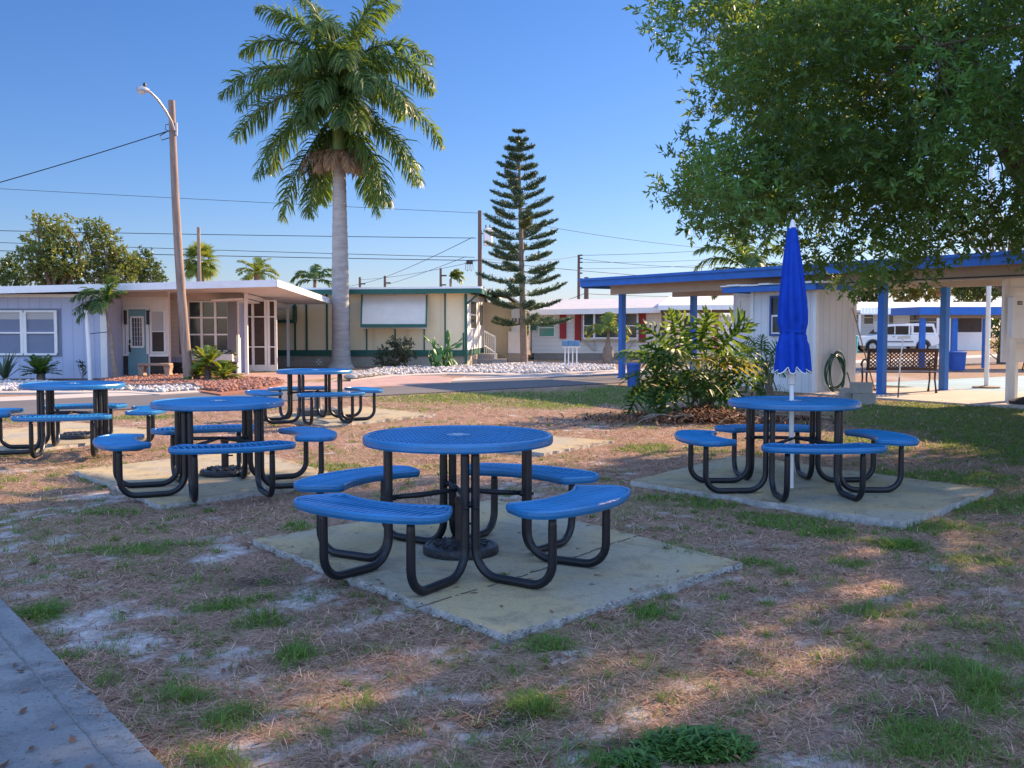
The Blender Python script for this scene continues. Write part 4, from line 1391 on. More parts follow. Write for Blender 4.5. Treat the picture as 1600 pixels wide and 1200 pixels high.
f.build('steps', M['concblock'], h, world=True)
f = MB()
q = [at(757, 517, 40.6), at(773.5, 526, 40.2)]
f.bar(q[0], q[1], .05, .05); f.bar(at(757, 540, 40.6), at(773.5, 551, 40.2), .04, .04)
for i in range(6):
    a = q[0].lerp(q[1], i / 5); f.bar(a, (a.x, a.y, .36 if i < 5 else .12), .03 if i < 5 else .05, .03 if i < 5 else .05)
f.build('railing', M['white'], h, world=True)
# vent block in the skirt
f = MB(); f.pbox(494, 561, 502, 570, Yc + .01, .02); fo = f.build('vent_block', M['white'], h, world=True)
f = MB()
for i in range(3):
    for j in range(3):
        if (i + j) % 2 == 0: f.pbox(494.6 + i * 2.4, 561.6 + j * 2.7, 496.6 + i * 2.4, 563.9 + j * 2.7, Yc + .01, .026)
f.build('vent_hole', M['dark'], fo, world=True)

# ---------------------------------------------------------------- white house with red shutters
h = thing('house', 'white clapboard house with dark red shutters and a wide front window', 'house', (4, 45, 0))
Y3 = 45.0
w_ = MB(); wbox(w_, 831, 1048, .28, 2.25, Y3, 8); w_.build('wall', M['whitelap'], h, world=True)
w_ = MB(); wbox(w_, 834, 1050, 0, .28, Y3 + .03, 7.8); w_.build('block_skirt', mat('grey_skirt', (.22, .20, .18), .9, .1), h, world=True)
e0, e1 = at(828, 484, Y3 - .6), at(1052, 480, Y3 - .6)
r0, r1 = at(862, 468, Y3 + 4), at(1046, 466, Y3 + 4)
rr = MB().slab([e0, e1, r1, r0], .06).build('roof', M['roofgrey'], h, world=True)
f = MB(); f.bar(e0 + Vector((0, -.03, -.12)), e1 + Vector((0, -.03, -.12)), .05, .22); f.build('fascia', M['white'], rr, world=True)
window(h, 841, 497, 867, 527, Y3, 1, 2, gm='tealglass', proud=.05, fw=1.5)
window(h, 911, 489, 928, 529, Y3 - .3, 1, 2, proud=.05, fw=1.5)
window(h, 928, 489, 974, 529, Y3 - .35, 1, 1, proud=.05, fw=1.8)
window(h, 974, 489, 996, 529, Y3 - .3, 1, 2, proud=.05, fw=1.5)
f = MB(); f.box(wx(911, Y3), wx(996, Y3), Y3 - .28, Y3, .85, 2.05); f.build('bay', M['whitelap'], h, world=True)
f = MB().slab([at(908, 488, Y3 - .6), at(999, 487, Y3 - .6), at(985, 484, Y3), at(920, 484, Y3)], .05); f.build('bay_roof', M['whitemetal'], h, world=True)
for x0, x1, y0, y1 in ((874.5, 885, 490, 529), (898, 908, 488, 534.5), (998.5, 1009, 487.5, 535)):
    s_ = MB().pbox(x0, y0, x1, y1, Y3, .06)
    for k in range(11):
        yy = y0 + 2 + (y1 - y0 - 4) * k / 11
        s_.pbox(x0 + 1.2, yy, x1 - 1.2, yy + (y1 - y0) / 18, Y3, .075)
    s_.build('shutter', M['redshut'], h, world=True)
MB().pbox(828.5, 483, 838, 516, Y3 - .1, .05).build('shutter', M['green'], h, world=True)['label'] = 'green shutter at the left end'
for q0, q1 in (((911, 531), (930, 548)), ((928, 531), (932, 548)), ((995, 531), (978, 548))):
    MB().bar(at(*q0, Y3 - .05), at(*q1, Y3 - .05), .05, .05).build('bay_brace', M['greymetal'], h, world=True)
# carport wing
c0, c1 = at(1028, 477, 42.6), at(1215, 476, 42.6)
c2, c3 = at(1215, 463, 46.5), at(1046, 463, 46.5)
cr = MB().slab([c0, c1, c2, c3], .05).build('carport_roof', M['roofwhite'], h, world=True)
f = MB(); f.bar(c0 + Vector((0, -.03, -.1)), c1 + Vector((0, -.03, -.1)), .05, .2); f.build('fascia', M['white'], cr, world=True)
f = MB(); f.pbox(1032, 484, 1200, 489, 43.2, .1); f.build('carport_beam', M['poledark'], h, world=True)
f = MB(); wbox(f, 1040, 1118, 0, 2.2, 48, .2); f.build('back_wall', M['porchwall'], h, world=True)
window(h, 1067, 492, 1080, 530, 48, 1, 2, fw=1.4)
window(h, 1045, 506, 1058, 540, 48, 1, 2, fw=1.4)
for x in (1034, 1117, 1190):
    f = MB(); f.box(wx(x, 43.2), wx(x, 43.2) + .12, 43.2, 43.32, 0, 2.05)
    f.build('post', M['redshut'] if x == 1117 else M['poledark'], h, world=True)
f = MB()
ya, yb = at(1122, 552, 43.3), at(1146, 492, 43.3)
rect = [(ya.x, ya.z), (yb.x, ya.z), (yb.x, yb.z), (ya.x, yb.z)]
for a in (R(45), R(-45)):
    for i in range(-12, 13):
        c_ = ((ya.x + yb.x) / 2 + i * .17 * 1.0, (ya.z + yb.z) / 2)
        for t0, t1 in clip(rect, c_, (math.cos(a), math.sin(a))):
            f.bar((c_[0] + math.cos(a) * t0, 43.3 + a * .01, c_[1] + math.sin(a) * t0), (c_[0] + math.cos(a) * t1, 43.3 + a * .01, c_[1] + math.sin(a) * t1), .012, .06)
f.build('lattice_screen', M['white'], h, world=True)

# mailbox cluster
p = gp(892, 577)
t = thing('mailbox_cluster', 'pale blue cluster of mailboxes on four thin white legs beside the road', 'mailboxes', (p.x, p.y, 0))
for i in range(3):
    MB().box(-.30 + i * .2, -.105 + i * .2, -.2, .2, .78 + .012 * (i == 1), .97 + .012 * (i == 1)).build('mailbox', M['boxblue'], t, bevel=.02)
MB().box(-.3, .3, -.17, .17, .745, .778).build('shelf', M['white'], t)
for x in (-.2, -.08, .06, .2):
    MB().box(x - .018, x + .018, -.02, .02, 0, .744).build('leg', M['whitemetal'], t)

# ---------------------------------------------------------------- white house beyond the pickup
h = thing('house', 'white house with ribbed metal awnings behind the parked white pickup', 'house', (23, 63, 0))
Y4 = 63.0
w_ = MB(); wbox(w_, 1310, 1548, -.1, 2.35, Y4, 8); w_.build('wall', M['whitelap'], h, world=True)
r4 = MB().slab([at(1300, 484, Y4 - .8), at(1552, 485, Y4 - .8), at(1540, 472, Y4 + 4), at(1310, 472, Y4 + 4)], .08).build('roof', M['roofwhite'], h, world=True)
f = MB(); f.bar(at(1300, 486, Y4 - .85), at(1552, 487, Y4 - .85), .05, .15); f.build('fascia', M['white'], r4, world=True)
for x0, x1 in ((1346, 1436), (1466, 1545)):
    a = MB()
    n_ = int((x1 - x0) / 5)
    for i in range(n_):
        xa = x0 + (x1 - x0) * i / n_
        p0 = at(xa, 480, Y4 - .9); p1 = at(xa, 490, Y4 - 1.9)
        a.bar(p0, p1, .1, .03)
    p0, p1, p2, p3 = at(x0, 480.7, Y4 - .9), at(x1, 480.7, Y4 - .9), at(x1, 490.7, Y4 - 1.9), at(x0, 490.7, Y4 - 1.9)
    a.slab([p3, p2, p1, p0], .03)
    a.build('ribbed_awning', M['whitemetal'], h, world=True)
for x0, y0, x1, y1 in ((1332, 491, 1341, 507), (1349, 485.5, 1365, 507), (1388, 490, 1396, 520), (1420, 490, 1440, 513), (1444, 492, 1466, 514)):
    window(h, x0, y0, x1, y1, Y4, 1, 2, fw=1.0)
f = MB(); f.pbox(1493, 497, 1533, 519, Y4, .05); f.build('porch_opening', M['screen'], h, world=True)  # dark sheet standing in for the shaded open porch
f = MB(); f.pbox(1490, 519, 1536, 549, Y4, .08); f.pbox(1533, 496, 1537, 519, Y4, .1); f.pbox(1490, 496, 1493, 519, Y4, .1); f.build('porch_panel', M['white'], h, world=True)
for x in (1331, 1342, 1464, 1482):
    f = MB(); f.box(wx(x, Y4 - 1.8), wx(x, Y4 - 1.8) + .1, Y4 - 1.8, Y4 - 1.7, -.1, 2.2); f.build('post', M['white'], h, world=True)
# ================================================================== PAVILION
U = Vector((.55, -.835, 0)).normalized(); V_ = Vector((.835, .55, 0)).normalized()
PO = Vector((1.96, 28.5, 0))
PRZ = math.atan2(U.y, U.x)
def pw(x, y, z=0.0): return PO + U * x + V_ * y + Vector((0, 0, z))
pv = thing('pavilion', 'long open pavilion with a flat roof, royal blue fascia and blue posts', 'pavilion', PO, PRZ)
LX, WY = 24.0, 3.9
roof = MB().slab([Vector((0, 0, 2.74)), Vector((LX, 0, 2.74)), Vector((LX, WY, 2.66)), Vector((0, WY, 2.66))], .07).build('roof', M['offwhite'], pv)
f = MB(); f.box(-.05, LX, -.06, -.003, 2.535, 2.755); f.box(-.06, -.003, -.003, WY, 2.50, 2.745); f.box(-.05, LX, WY + .003, WY + .05, 2.46, 2.67)
f.build('fascia', M['pavblue'], roof, bevel=.006)
f = MB(); f.box(-.065, LX, -.10, -.062, 2.70, 2.765)
f.build('drip_edge', M['pavblue'], roof)
MB().slab([Vector((0.0, .002, 2.655)), Vector((LX, .002, 2.655)), Vector((LX, WY, 2.575)), Vector((0.0, WY, 2.575))], .05).build('ceiling', M['soffit'], roof)
f = MB(); f.box(.3, LX, .74, .86, 2.33, 2.60); f.box(.3, LX, 3.04, 3.16, 2.30, 2.525)
for x in np.arange(1.2, LX, 2.0): f.box(x - .04, x + .04, .87, 3.03, 2.42, 2.53)
f.build('beam', M['soffit'], pv)
f = MB(); f.box(8.3, LX, .70, .735, 2.36, 2.385); f.build('beam_strip', M['dark'], pv)
for x, y in ((.75, .8), (9.19, .8), (1.14, 3.1), (9.08, 3.1)):
    f = MB(); f.box(x - .075, x + .075, y - .075, y + .075, 0.02, 2.335 if y < 1 else 2.305); f.box(x - .10, x + .10, y - .10, y + .10, .02, .05)
    po = f.build('post', M['pavblue'], pv, bevel=.008)
    if x > 9 and y < 1:
        MB().box(x - .17, x - .077, y - .06, y + .06, 1.33, 1.55).build('socket_box', M['offwhite'], po, bevel=.01)
    if x > 9 and y > 1:
        MB().lathe([(.03, 0), (.09, .02), (.09, .06), (.05, .12), (.02, .14)], 12, (x - .11, y - .02, 2.1)).build('lamp', M['wood'], po, True)
# floor slab and court
tag(MB().slab([pw(8.0, -.15, .035), pw(LX, -.15, .035), pw(LX, 3.7, .035), pw(8.0, 3.7, .035)], .12).build('pavilion_floor', M['paleconc']), kind='structure')
tag(MB().slab([pw(6.2, 3.75, .028), pw(LX + 6, 3.75, .028), pw(LX + 6, 16, .028), pw(6.2, 16, .028)], .08).build('court', M['court']), kind='structure')
ln = MB()
for x in np.arange(7.2, LX + 5, 1.83):
    a, c_ = pw(x, 3.9, .032), pw(x, 15.8, .032)
    ln.bar(a, c_, .06, .003)
tag(ln.build('court_lines', M['white']), kind='structure')
# second shade roof beyond the court
sp = thing('pavilion', 'small blue shade roof on posts at the far end of the court', 'pavilion', (15.2, 35, 0))
x0, x1 = wx(1437, 35), wx(1575, 35)
zt2 = at(1500, 479.5, 35).z
f = MB(); f.box(x0, x1 + 4, 35, 37.6, zt2 - .12, zt2 - .02); ro2 = f.build('roof', M['offwhite'], sp, world=True)
f = MB(); f.box(x0 - .05, x1 + 4, 34.93, 34.997, zt2 - .27, zt2); f.box(x0 - .05, x0 - .003, 35.0, 37.6, zt2 - .27, zt2); f.build('fascia', M['pavblue'], ro2, world=True)
f = MB(); f.box(x0 + .1, x1 + 4, 35.15, 35.3, zt2 - .38, zt2 - .125); f.build('beam', M['wood'], sp, world=True)
for px, yy in ((1441, 35.2), (1491, 35.2), (1540, 35.2)):
    xx = wx(px, yy); MB().box(xx - .09, xx + .09, yy - .07, yy + .07, .02, zt2 - .385).build('post', M['pavblue'], sp, world=True)

# ---------------------------------------------------------------- shed under the roof
sh = thing('shed', 'white boarded shed with a small blue trimmed window under the pavilion roof', 'shed', PO, PRZ)
sx0, sx1 = 6.1, 7.95
MB().box(sx0, sx1, .22, 1.55, 0.0, 2.30).build('wall', M['shed'], sh)
MB().box(4.75, sx0 - .004, 1.0, 2.2, 0.0, 2.28).build('side_closet', M['shed'], sh)
f = MB(); f.box(sx0 - .02, sx0 + .06, .195, .219, 0, 2.28); f.box(sx1 - .06, sx1 + .02, .195, .219, 0, 2.28); f.box(sx1 + .001, sx1 + .022, .222, .28, 0, 2.28)
f.build('corner_strip', M['white'], sh)
f = MB(); f.box(4.95, 5.0, .97, 1.0, 0, 2.08); f.box(5.85, 5.9, .97, 1.0, 0, 2.08); f.box(4.95, 5.9, .97, 1.0, 2.082, 2.14); f.build('door_frame', M['white'], sh)
d = MB().box(5.003, 5.847, .985, .999, .05, 2.08).build('door', M['white'], sh)
MB().box(5.06, 5.10, .94, .984, 1.0, 1.06).build('handle', M['dark'], d)
fw_ = MB(); a, b_, z0, z1 = 6.72, 7.18, 1.28, 2.08
fw_.box(a - .05, b_ + .05, .17, .218, z1, z1 + .05); fw_.box(a - .05, b_ + .05, .17, .218, z0 - .05, z0); fw_.box(a - .05, a, .17, .218, z0, z1); fw_.box(b_, b_ + .05, .17, .218, z0, z1)
wo = fw_.build('window', mat('window_blue', (.05, .09, .25), .5, .05), sh)
f = MB(); f.box(a, b_, .185, .21, 1.66, 1.70); f.box(a, b_, .185, .21, z0, z0 + .03); f.box(a, a + .025, .185, .21, z0 + .03, 1.66); f.box(b_ - .025, b_, .185, .21, z0 + .03, 1.66); f.build('sash', M['white'], wo)
MB().box(a, b_, .205, .2185, z0, z1).build('pane', M['glass'], wo)
f = MB().slab([Vector((sx0 - .65, -.02, 2.34)), Vector((sx1 + .2, -.02, 2.34)), Vector((sx1 + .2, 1.2, 2.46)), Vector((sx0 - .65, 1.2, 2.46))], .03)
fr_ = f.build('flashing_roof', M['greymetal'], sh)
for i in range(12):
    pass
f = MB(); f.box(sx0 - .66, sx1 + .22, -.075, -.022, 2.22, 2.345); f.box(sx0 - .66, sx0 - .61, -.02, 1.1, 2.22, 2.33); f.box(sx1 + .201, sx1 + .25, -.02, 1.1, 2.22, 2.33)
f.build('trim', M['pavblue'], sh)
fl = MB()
xx = sx0 - .7
while xx < sx1 + .2:      # wrinkled flashing along the eave
    w0 = random.uniform(.15, .5)
    fl.box(xx, xx + w0 - .01, -.10, .25, 2.352 + random.random() * .015, 2.375 + random.random() * .03)
    xx += w0
fl.build('flashing', M['whitemetal'], fr_)

# hose hanging on the shed's end wall
hz = thing('garden_hose', 'dark green garden hose hung in loops on the end wall of the shed', 'garden hose', pw(sx1 + .10, .72, 0), PRZ)
pts = []
for k in range(260):
    a = k / 260 * 2 * math.pi * 7
    wob = .05 * math.sin(k * .13) + .02 * math.sin(k * .41)
    rr = .27 + wob
    pts.append(Vector((.045 + .04 * math.sin(k * .21), rr * math.cos(a), .47 + (.38 + wob) * math.sin(a) - .05 * abs(math.cos(a)))))
pts += [Vector((.10, .30, .45)), Vector((.12, .38, .2)), Vector((.14, .40, .03))]
MB().tube(pts, .013, 7).build('hose', M['hose'], hz, True)
MB().box(-.09, .06, -.03, .03, .82, .85).build('hanger', M['dark'], hz)
# broom handle leaning on the corner
a, c_ = pw(sx1 + .55, 1.52, 0.02), pw(sx1 + .04, 1.35, 1.85)
bt_ = thing('rake', 'long wooden rake handle leaning against the end wall of the shed', 'rake', a)
MB().tube([a, c_], .016, 8).build('handle', M['wood'], bt_, True, world=True)
f = MB(); f.bar(a + U * -.02 + V_ * -.2 + Vector((0, 0, .05)), a + V_ * .2 + Vector((0, 0, .05)), .03, .03)
for i in range(9): f.bar(a + V_ * (-.19 + .0475 * i) + Vector((0, 0, .05)), a + V_ * (-.19 + .0475 * i) + Vector((.04, -.02, -.0)), .008, .008)
f.build('head', M['dark'], bt_, world=True)

# cinder blocks
def cinder(lab, p, rz):
    m_ = MB(); l, w0, hh, t0 = .40, .20, .20, .035
    m_.box(-l / 2, l / 2, -w0 / 2, -w0 / 2 + t0, 0, hh); m_.box(-l / 2, l / 2, w0 / 2 - t0, w0 / 2, 0, hh)
    for x in (-l / 2, -t0 / 2, l / 2 - t0): m_.box(x, x + t0, -w0 / 2 + t0, w0 / 2 - t0, 0.002, hh - .002)
    o = m_.build('cinder_block', M['concblock']); o.location = p; o.rotation_euler = (0, 0, rz)
    tag(o, lab, 'cinder block', 'cinder blocks beside the shed')
q = at(1350, 634, 18.9); q.z = 0
cinder('cinder block at the bottom of the pile nearest the lawn', q, R(-18))
cinder('cinder block lying behind the lowest block of the pile', q + Vector((-.06, .26, 0)), R(-12))
cinder('topmost pale cinder block of the pile beside the shed', q + Vector((-.02, .12, .202)), R(-15))
q2 = at(1329, 613, 20.6); q2.z = 0
cinder('brownish cinder block alone against the foot of the shed', q2, R(-50))

# ---------------------------------------------------------------- iron bench (seen from behind)
def iron_bench(lab, loc, rz, w0=1.42):
    t = thing('garden_bench', lab, 'bench', loc, rz, 'iron garden benches')
    hw = w0 / 2
    fr = MB()
    z0, z1 = .47, .90
    lean = .09
    def bp(x, z): return Vector((x, -.22 - (z - z0) * lean / .4, z))
    fr.bar(bp(-hw, z1), bp(hw, z1), .05, .07); fr.bar(bp(-hw, z0 + .03), bp(hw, z0 + .03), .04, .06)
    fr.bar(bp(-hw + .03, z0), bp(-hw + .03, z1), .05, .05); fr.bar(bp(hw - .03, z0), bp(hw - .03, z1), .05, .05)
    for k in (-1, 1): fr.bar(bp(k * hw * .33, z0), bp(k * hw * .33, z1), .02, .02)
    bo = fr.build('backrest', M['iron'], t)
    la = MB()
    rect = [(-hw + .05, z0 + .06), (hw - .05, z0 + .06), (hw - .05, z1 - .03), (-hw + .05, z1 - .03)]
    for a in (R(42), R(-42)):
        for i in range(-16, 17):
            c_ = (i * .085, (z0 + z1) / 2)
            for t0, t1 in clip(rect, c_, (math.cos(a), math.sin(a))):
                la.bar(bp(c_[0] + math.cos(a) * t0, c_[1] + math.sin(a) * t0), bp(c_[0] + math.cos(a) * t1, c_[1] + math.sin(a) * t1), .012, .022)
    la.build('lattice', M['iron'], bo)
    st = MB()
    for k in range(5): st.box(-hw, hw, -.18 + k * .092, -.18 + k * .092 + .075, .415, .44)
    st.build('seat', M['iron'], t)
    for s in (-1, 1):
        x = s * (hw - .02)
        ar = MB().tube([Vector((x, -.28, .66)), Vector((x, -.1, .70)), Vector((x, .12, .68)), Vector((x, .26, .62)), Vector((x, .30, .58)), Vector((x, .27, .54))], .022, 8)
        ar.tube([Vector((x, .24, .62)), Vector((x, .20, .44))], .016, 8)
        ar.build('armrest', M['iron'], t, True)
        for yb, ye in ((-.2, -.30), (.2, .27)):
            MB().tube([Vector((x, yb, .43)), Vector((x, yb * .9, .28)), Vector((x, (yb + ye) / 2, .12)), Vector((x, ye, .0))], [.024, .02, .018, .028], 8).build('leg', M['iron'], t, True)
    return t
q = at(1403, 613, 22.0)
iron_bench('dark iron bench with a lattice back between the two nearer blue posts', (q.x, 22.0, .04), R(-6), 1.45)
q = at(1640, 575, 33)
iron_bench('small dark red bench far across the court at the right edge', (q.x, 33.0, .03), R(180), 1.5)

# thin pole with a white head, standing in front of the bench
a = at(1403, 626, 20.2); a.z = .03; b_ = at(1407, 563, 20.2); c_ = at(1411, 528, 20.2)
t = thing('court_cue', 'thin grey court cue with a white forked head standing before the bench', 'cue', a)
f = MB().tube([a, a.lerp(b_, .55)], .016, 8); f.build('handle', M['plasticgrey'], t, True, world=True)
MB().tube([a.lerp(b_, .55), b_, c_], .013, 8).build('shaft', M['white'], t, True, world=True)
f = MB(); f.bar(c_ + Vector((-.10, 0, .0)), c_ + Vector((.14, 0, .02)), .03, .06); f.build('head', M['white'], t, world=True)
# tall white flag pole behind the roof
q = at(1541, 608, 23.6)
t = thing('flag_pole', 'tall slim white pole rising behind the pavilion roof', 'pole', (q.x, 23.6, .03))
MB().lathe([(.05, 0), (.05, 2.5), (.04, 2.51), (.035, 5.4)], 14).build('shaft', M['whitemetal'], t, True)
MB().lathe([(.045, 5.4), (.06, 5.45), (.03, 5.52)], 12).build('cap', M['whitemetal'], t, True)
MB().lathe([(.30, 0), (.30, .03), (.06, .05)], 20).build('foot_plate', M['drysheath'], t, True)
# blue bins
def can(lab, p, r, h_, m, grp=None):
    t = thing('trash_can', lab, 'bin', p, 0, grp)
    MB().lathe([(r * .86, 0), (r, h_ * .9), (r * .96, h_ * .9)], 20).build('body', m, t, True)
    MB().lathe([(r * 1.06, h_ * .9), (r * 1.06, h_ * .96), (r * .8, h_), (.02, h_ * 1.02)], 20).build('lid', m, t, True)
q = at(1495, 580, 33.2); can('blue bin standing under the small shade roof', (q.x, 33.2, .03), .28, .62, M['canblue'])
q = at(1505, 580, 33.0); can('short dark bin right of the blue bin under the small shade roof', (q.x, 33.4, .03), .16, .42, M['plasticgrey'])
q = gp(990, 604); can('short blue barrel beside the first pavilion post', (q.x, q.y, 0), .17, .56, M['canblue'])

# notice board, meter cabinet and post at the right edge
q = at(1567, 640, 19.3)
x0 = wx(1567, 19.3)
t = thing('notice_board', 'big white wooden board cut by the right edge under the roof', 'board', (x0, 19.3, 0))
zb_, zt3 = at(1600, 566, 19.3).z, at(1600, 424, 19.3).z
MB().box(x0, x0 + 2.4, 19.3, 19.38, zb_, zt3).build('panel', M['white'], t, world=True)
f = MB(); f.box(x0, x0 + .10, 19.26, 19.298, zb_, zt3); f.box(x0 + .101, x0 + 2.4, 19.26, 19.298, at(1600, 457, 19.3).z, at(1600, 450, 19.3).z)
f.box(x0 + .101, x0 + 2.4, 19.26, 19.298, at(1600, 545, 19.3).z, at(1600, 537, 19.3).z)
f.build('frame', M['offwhite'], t, world=True)
for xx in (x0 + .25, x0 + 2.2): MB().box(xx, xx + .1, 19.385, 19.48, 0.03, zt3).build('leg', M['white'], t, world=True)
t = thing('meter_cabinet', 'peeling white electric cabinet with a small dark plate on a square post', 'cabinet', (wx(1582, 19.0), 19.0, 0))
MB().pbox(1575, 464, 1600, 528, 19.1, .14, .05).build('box', M['white'], t, world=True, bevel=.01)
pl = MB().pbox(1584, 471, 1591.5, 476.5, 19.1, .148).build('number_plate', M['dark'], t, world=True)
dg = MB()
for x in (1585.0, 1587.2, 1589.4):      # pale marks of the plate
    dg.pbox(x, 472.4, x + .5, 475.2, 19.1, .151); dg.pbox(x + 1.0, 472.4, x + 1.4, 475.2, 19.1, .151); dg.pbox(x + .5, 473.6, x + 1.0, 474.0, 19.1, .151)
dg.build('number', M['offwhite'], pl, world=True)
f = MB(); q0 = at(1577, 627, 18.95); q1 = at(1587, 627, 18.95)
MB().box(q0.x, q1.x, 19.0, 19.12, 0.03, 1.3).build('post', M['offwhite'], t, world=True)
q = at(1600, 632, 18.6)
t = thing('rubber_base', 'black round rubber foot on the floor at the right edge', 'base', (q.x + .1, 18.6, .035))
MB().lathe([(.34, 0), (.34, .05), (.22, .10), (.08, .13), (.08, .2), (.02, .2)], 24).build('disc', M['rubber'], t, True)

# ---------------------------------------------------------------- white pickup with a camper top
def wheel(parent, x, y, r):
    t_ = MB()
    prof = [(r * .62, -.11), (r * .9, -.115), (r, -.09), (r, .09), (r * .9, .115), (r * .62, .11)]
    n = 28; vs = []; fs = []
    for rr, yy in prof:
        for k in range(n):
            a = 2 * math.pi * k / n; vs.append((x + rr * math.cos(a), y + yy, r + rr * math.sin(a)))
    m_ = len(prof)
    for i in range(m_):
        for k in range(n):
            fs.append((i * n + k, i * n + (k + 1) % n, ((i + 1) % m_) * n + (k + 1) % n, ((i + 1) % m_) * n + k))
    wo = t_.add(vs, fs).build('wheel', M['rubber'], parent, True)
    rm_ = MB()
    c0 = len(rm_.v)
    rm_.tube([(x, y - .085, r), (x, y + .085, r)], r * .60, 24)
    for k in range(6):
        a = 2 * math.pi * k / 6
        rm_.bar((x, y - .10, r), (x + r * .55 * math.cos(a), y - .10, r + r * .55 * math.sin(a)), .03, .07, (0, 1, 0))
    rm_.build('rim', M['hub'], wo)
tr = thing('pickup_truck', 'white pickup truck with a white camper top parked across the road', 'truck', (wx(1396, 59), 59, 0))
S = 0.86
prof = [(-2.6, .45), (-2.66, .75), (-2.6, .98), (-1.55, 1.10), (-1.5, 1.12), (2.55, 1.14), (2.66, .9), (2.66, .5), (2.2, .42), (2.05, .42)]
def arch(cx, r):
    return [(cx + r * math.cos(a), .38 + r * math.sin(a)) for a in [math.pi * k / 10 for k in range(11)]]
prof = [(-2.6, .45), (-2.66, .75), (-2.58, 1.0), (-1.5, 1.13), (2.58, 1.15), (2.66, .95), (2.66, .52)] + [(2.2, .40)] + arch(1.62, .46) + arch(-1.72, .46) + [(-2.3, .40)]
bd = MB().yprism([(x * S, z * S) for x, z in prof], -.86, .86)
bd.yprism([(x * S, z * S) for x, z in [(-1.45, 1.131), (-.72, 1.78), (-.5, 1.84), (.75, 1.84), (.8, 1.151)]], -.76, .76)
bd.yprism([(x * S, z * S) for x, z in [(.86, 1.151), (.86, 1.86), (1.1, 1.90), (2.35, 1.88), (2.56, 1.153)]], -.77, .77)
bd.build('body', M['carwhite'], tr, bevel=.03)
for pts in ([(-1.25, 1.18), (-.72, 1.68), (-.28, 1.72), (-.28, 1.18)], [(-.2, 1.18), (-.2, 1.73), (.66, 1.73), (.66, 1.18)], [(1.0, 1.30), (1.0, 1.74), (2.22, 1.70), (2.34, 1.30)]):
    for y0, y1 in ((-.785, -.775), (.775, .785)):
        MB().yprism([(x * S, z * S) for x, z in pts], y0, y1).build('window', M['carglass'], tr)
ws = MB(); ws.add([(-1.40 * S, -.68, 1.18 * S), (-1.40 * S, .68, 1.18 * S), (-.76 * S, .66, 1.77 * S), (-.76 * S, -.66, 1.77 * S), (-1.42 * S, -.68, 1.19 * S), (-1.42 * S, .68, 1.19 * S), (-.78 * S, .66, 1.78 * S), (-.78 * S, -.66, 1.78 * S)],
              [(0, 1, 2, 3), (7, 6, 5, 4), (0, 4, 5, 1), (1, 5, 6, 2), (2, 6, 7, 3), (3, 7, 4, 0)]); ws.build('windshield', M['carglass'], tr)
for cx in (-1.72, 1.62):
    for y in (-.77, .77): wheel(tr, cx * S, y, .37 * S)
    f = MB()
    for a in range(10):
        a0, a1 = math.pi * a / 10, math.pi * (a + 1) / 10
        f.bar(((cx + .47 * math.cos(a0)) * S, -.875, (.38 + .47 * math.sin(a0)) * S), ((cx + .47 * math.cos(a1)) * S, -.875, (.38 + .47 * math.sin(a1)) * S), .03, .05)
    f.build('arch_trim', M['plasticgrey'], tr)
f = MB().box(-1.1 * S, .95 * S, -.885, -.862, .66 * S, .74 * S); f.build('side_trim', M['plasticgrey'], tr)
f = MB().box(2.60 * S, 2.69 * S, -.85, -.6, .85 * S, 1.12 * S); f.box(2.60 * S, 2.69 * S, .6, .85, .85 * S, 1.12 * S); f.build('tail_light', M['redlamp'], tr)
f = MB().box(2.62 * S, 2.78 * S, -.8, .8, .48 * S, .62 * S); f.build('rear_bumper', M['plasticgrey'], tr)
f = MB().box(-2.76 * S, -2.6 * S, -.82, .82, .45 * S, .66 * S); f.build('front_bumper', M['plasticgrey'], tr)
for y in (-.7, .7): MB().box(-2.67 * S, -2.56 * S, y - .13, y + .13, .76 * S, .92 * S).build('headlight', M['glasspv'], tr)
f = MB().box(.45 * S, .62 * S, -.90, -.87, 1.02 * S, 1.06 * S); f.box(-.42 * S, -.28 * S, -.90, -.87, 1.02 * S, 1.06 * S); f.build('door_handle', M['plasticgrey'], tr)
f = MB().box(-1.08 * S, -.92 * S, -1.0, -.87, 1.14 * S, 1.28 * S); f.build('mirror', M['plasticgrey'], tr)

# teal bin and small things by the truck
q = at(1331, 552, 54); can('teal green bin beside the front of the parked pickup', (q.x, 54, 0), .3, 1.0, mat('teal_bin', (.05, .38, .34), .5, .08))
# ================================================================== PLANTS
UPV = np.array([0, 0, 1.0])
def unit(a):
    return a / np.maximum(np.linalg.norm(a, axis=1, keepdims=True), 1e-9)

def leaf_arrays(base, d, L, W, fold=0.0):
    """rhombic leaves from base along d"""
    n = len(base)
    d = unit(d)
    r = unit(rng.normal(0, 1, (n, 3)))
    s = unit(np.cross(d, r))
    L = np.broadcast_to(L, (n,))[:, None]; W = np.broadcast_to(W, (n,))[:, None]
    m = base + d * L * .45
    tip = base + d * L
    V = np.stack([base, m + s * W / 2, tip, m - s * W / 2], 1).reshape(-1, 3)
    Q = np.arange(n * 4).reshape(-1, 4)
    return V, Q

def cat(parts):
    vs, qs, k = [], [], 0
    for V, Q in parts:
        vs.append(V); qs.append(Q + k); k += len(V)
    return np.concatenate(vs), np.concatenate(qs)

def twig_leaves(centers, dirs, per, twig, L, W, spread=.8):
    """whorls of leaves along little twigs"""
    n = len(centers)
    c = np.repeat(centers, per, 0); d = np.repeat(unit(dirs), per, 0)
    t = rng.random((n * per, 1)) ** .7
    base = c + d * t * twig
    ld = d * .75 + rng.normal(0, spread, (n * per, 3))
    return leaf_arrays(base, ld, L * rng.uniform(.65, 1.25, n * per), W * rng.uniform(.7, 1.2, n * per))

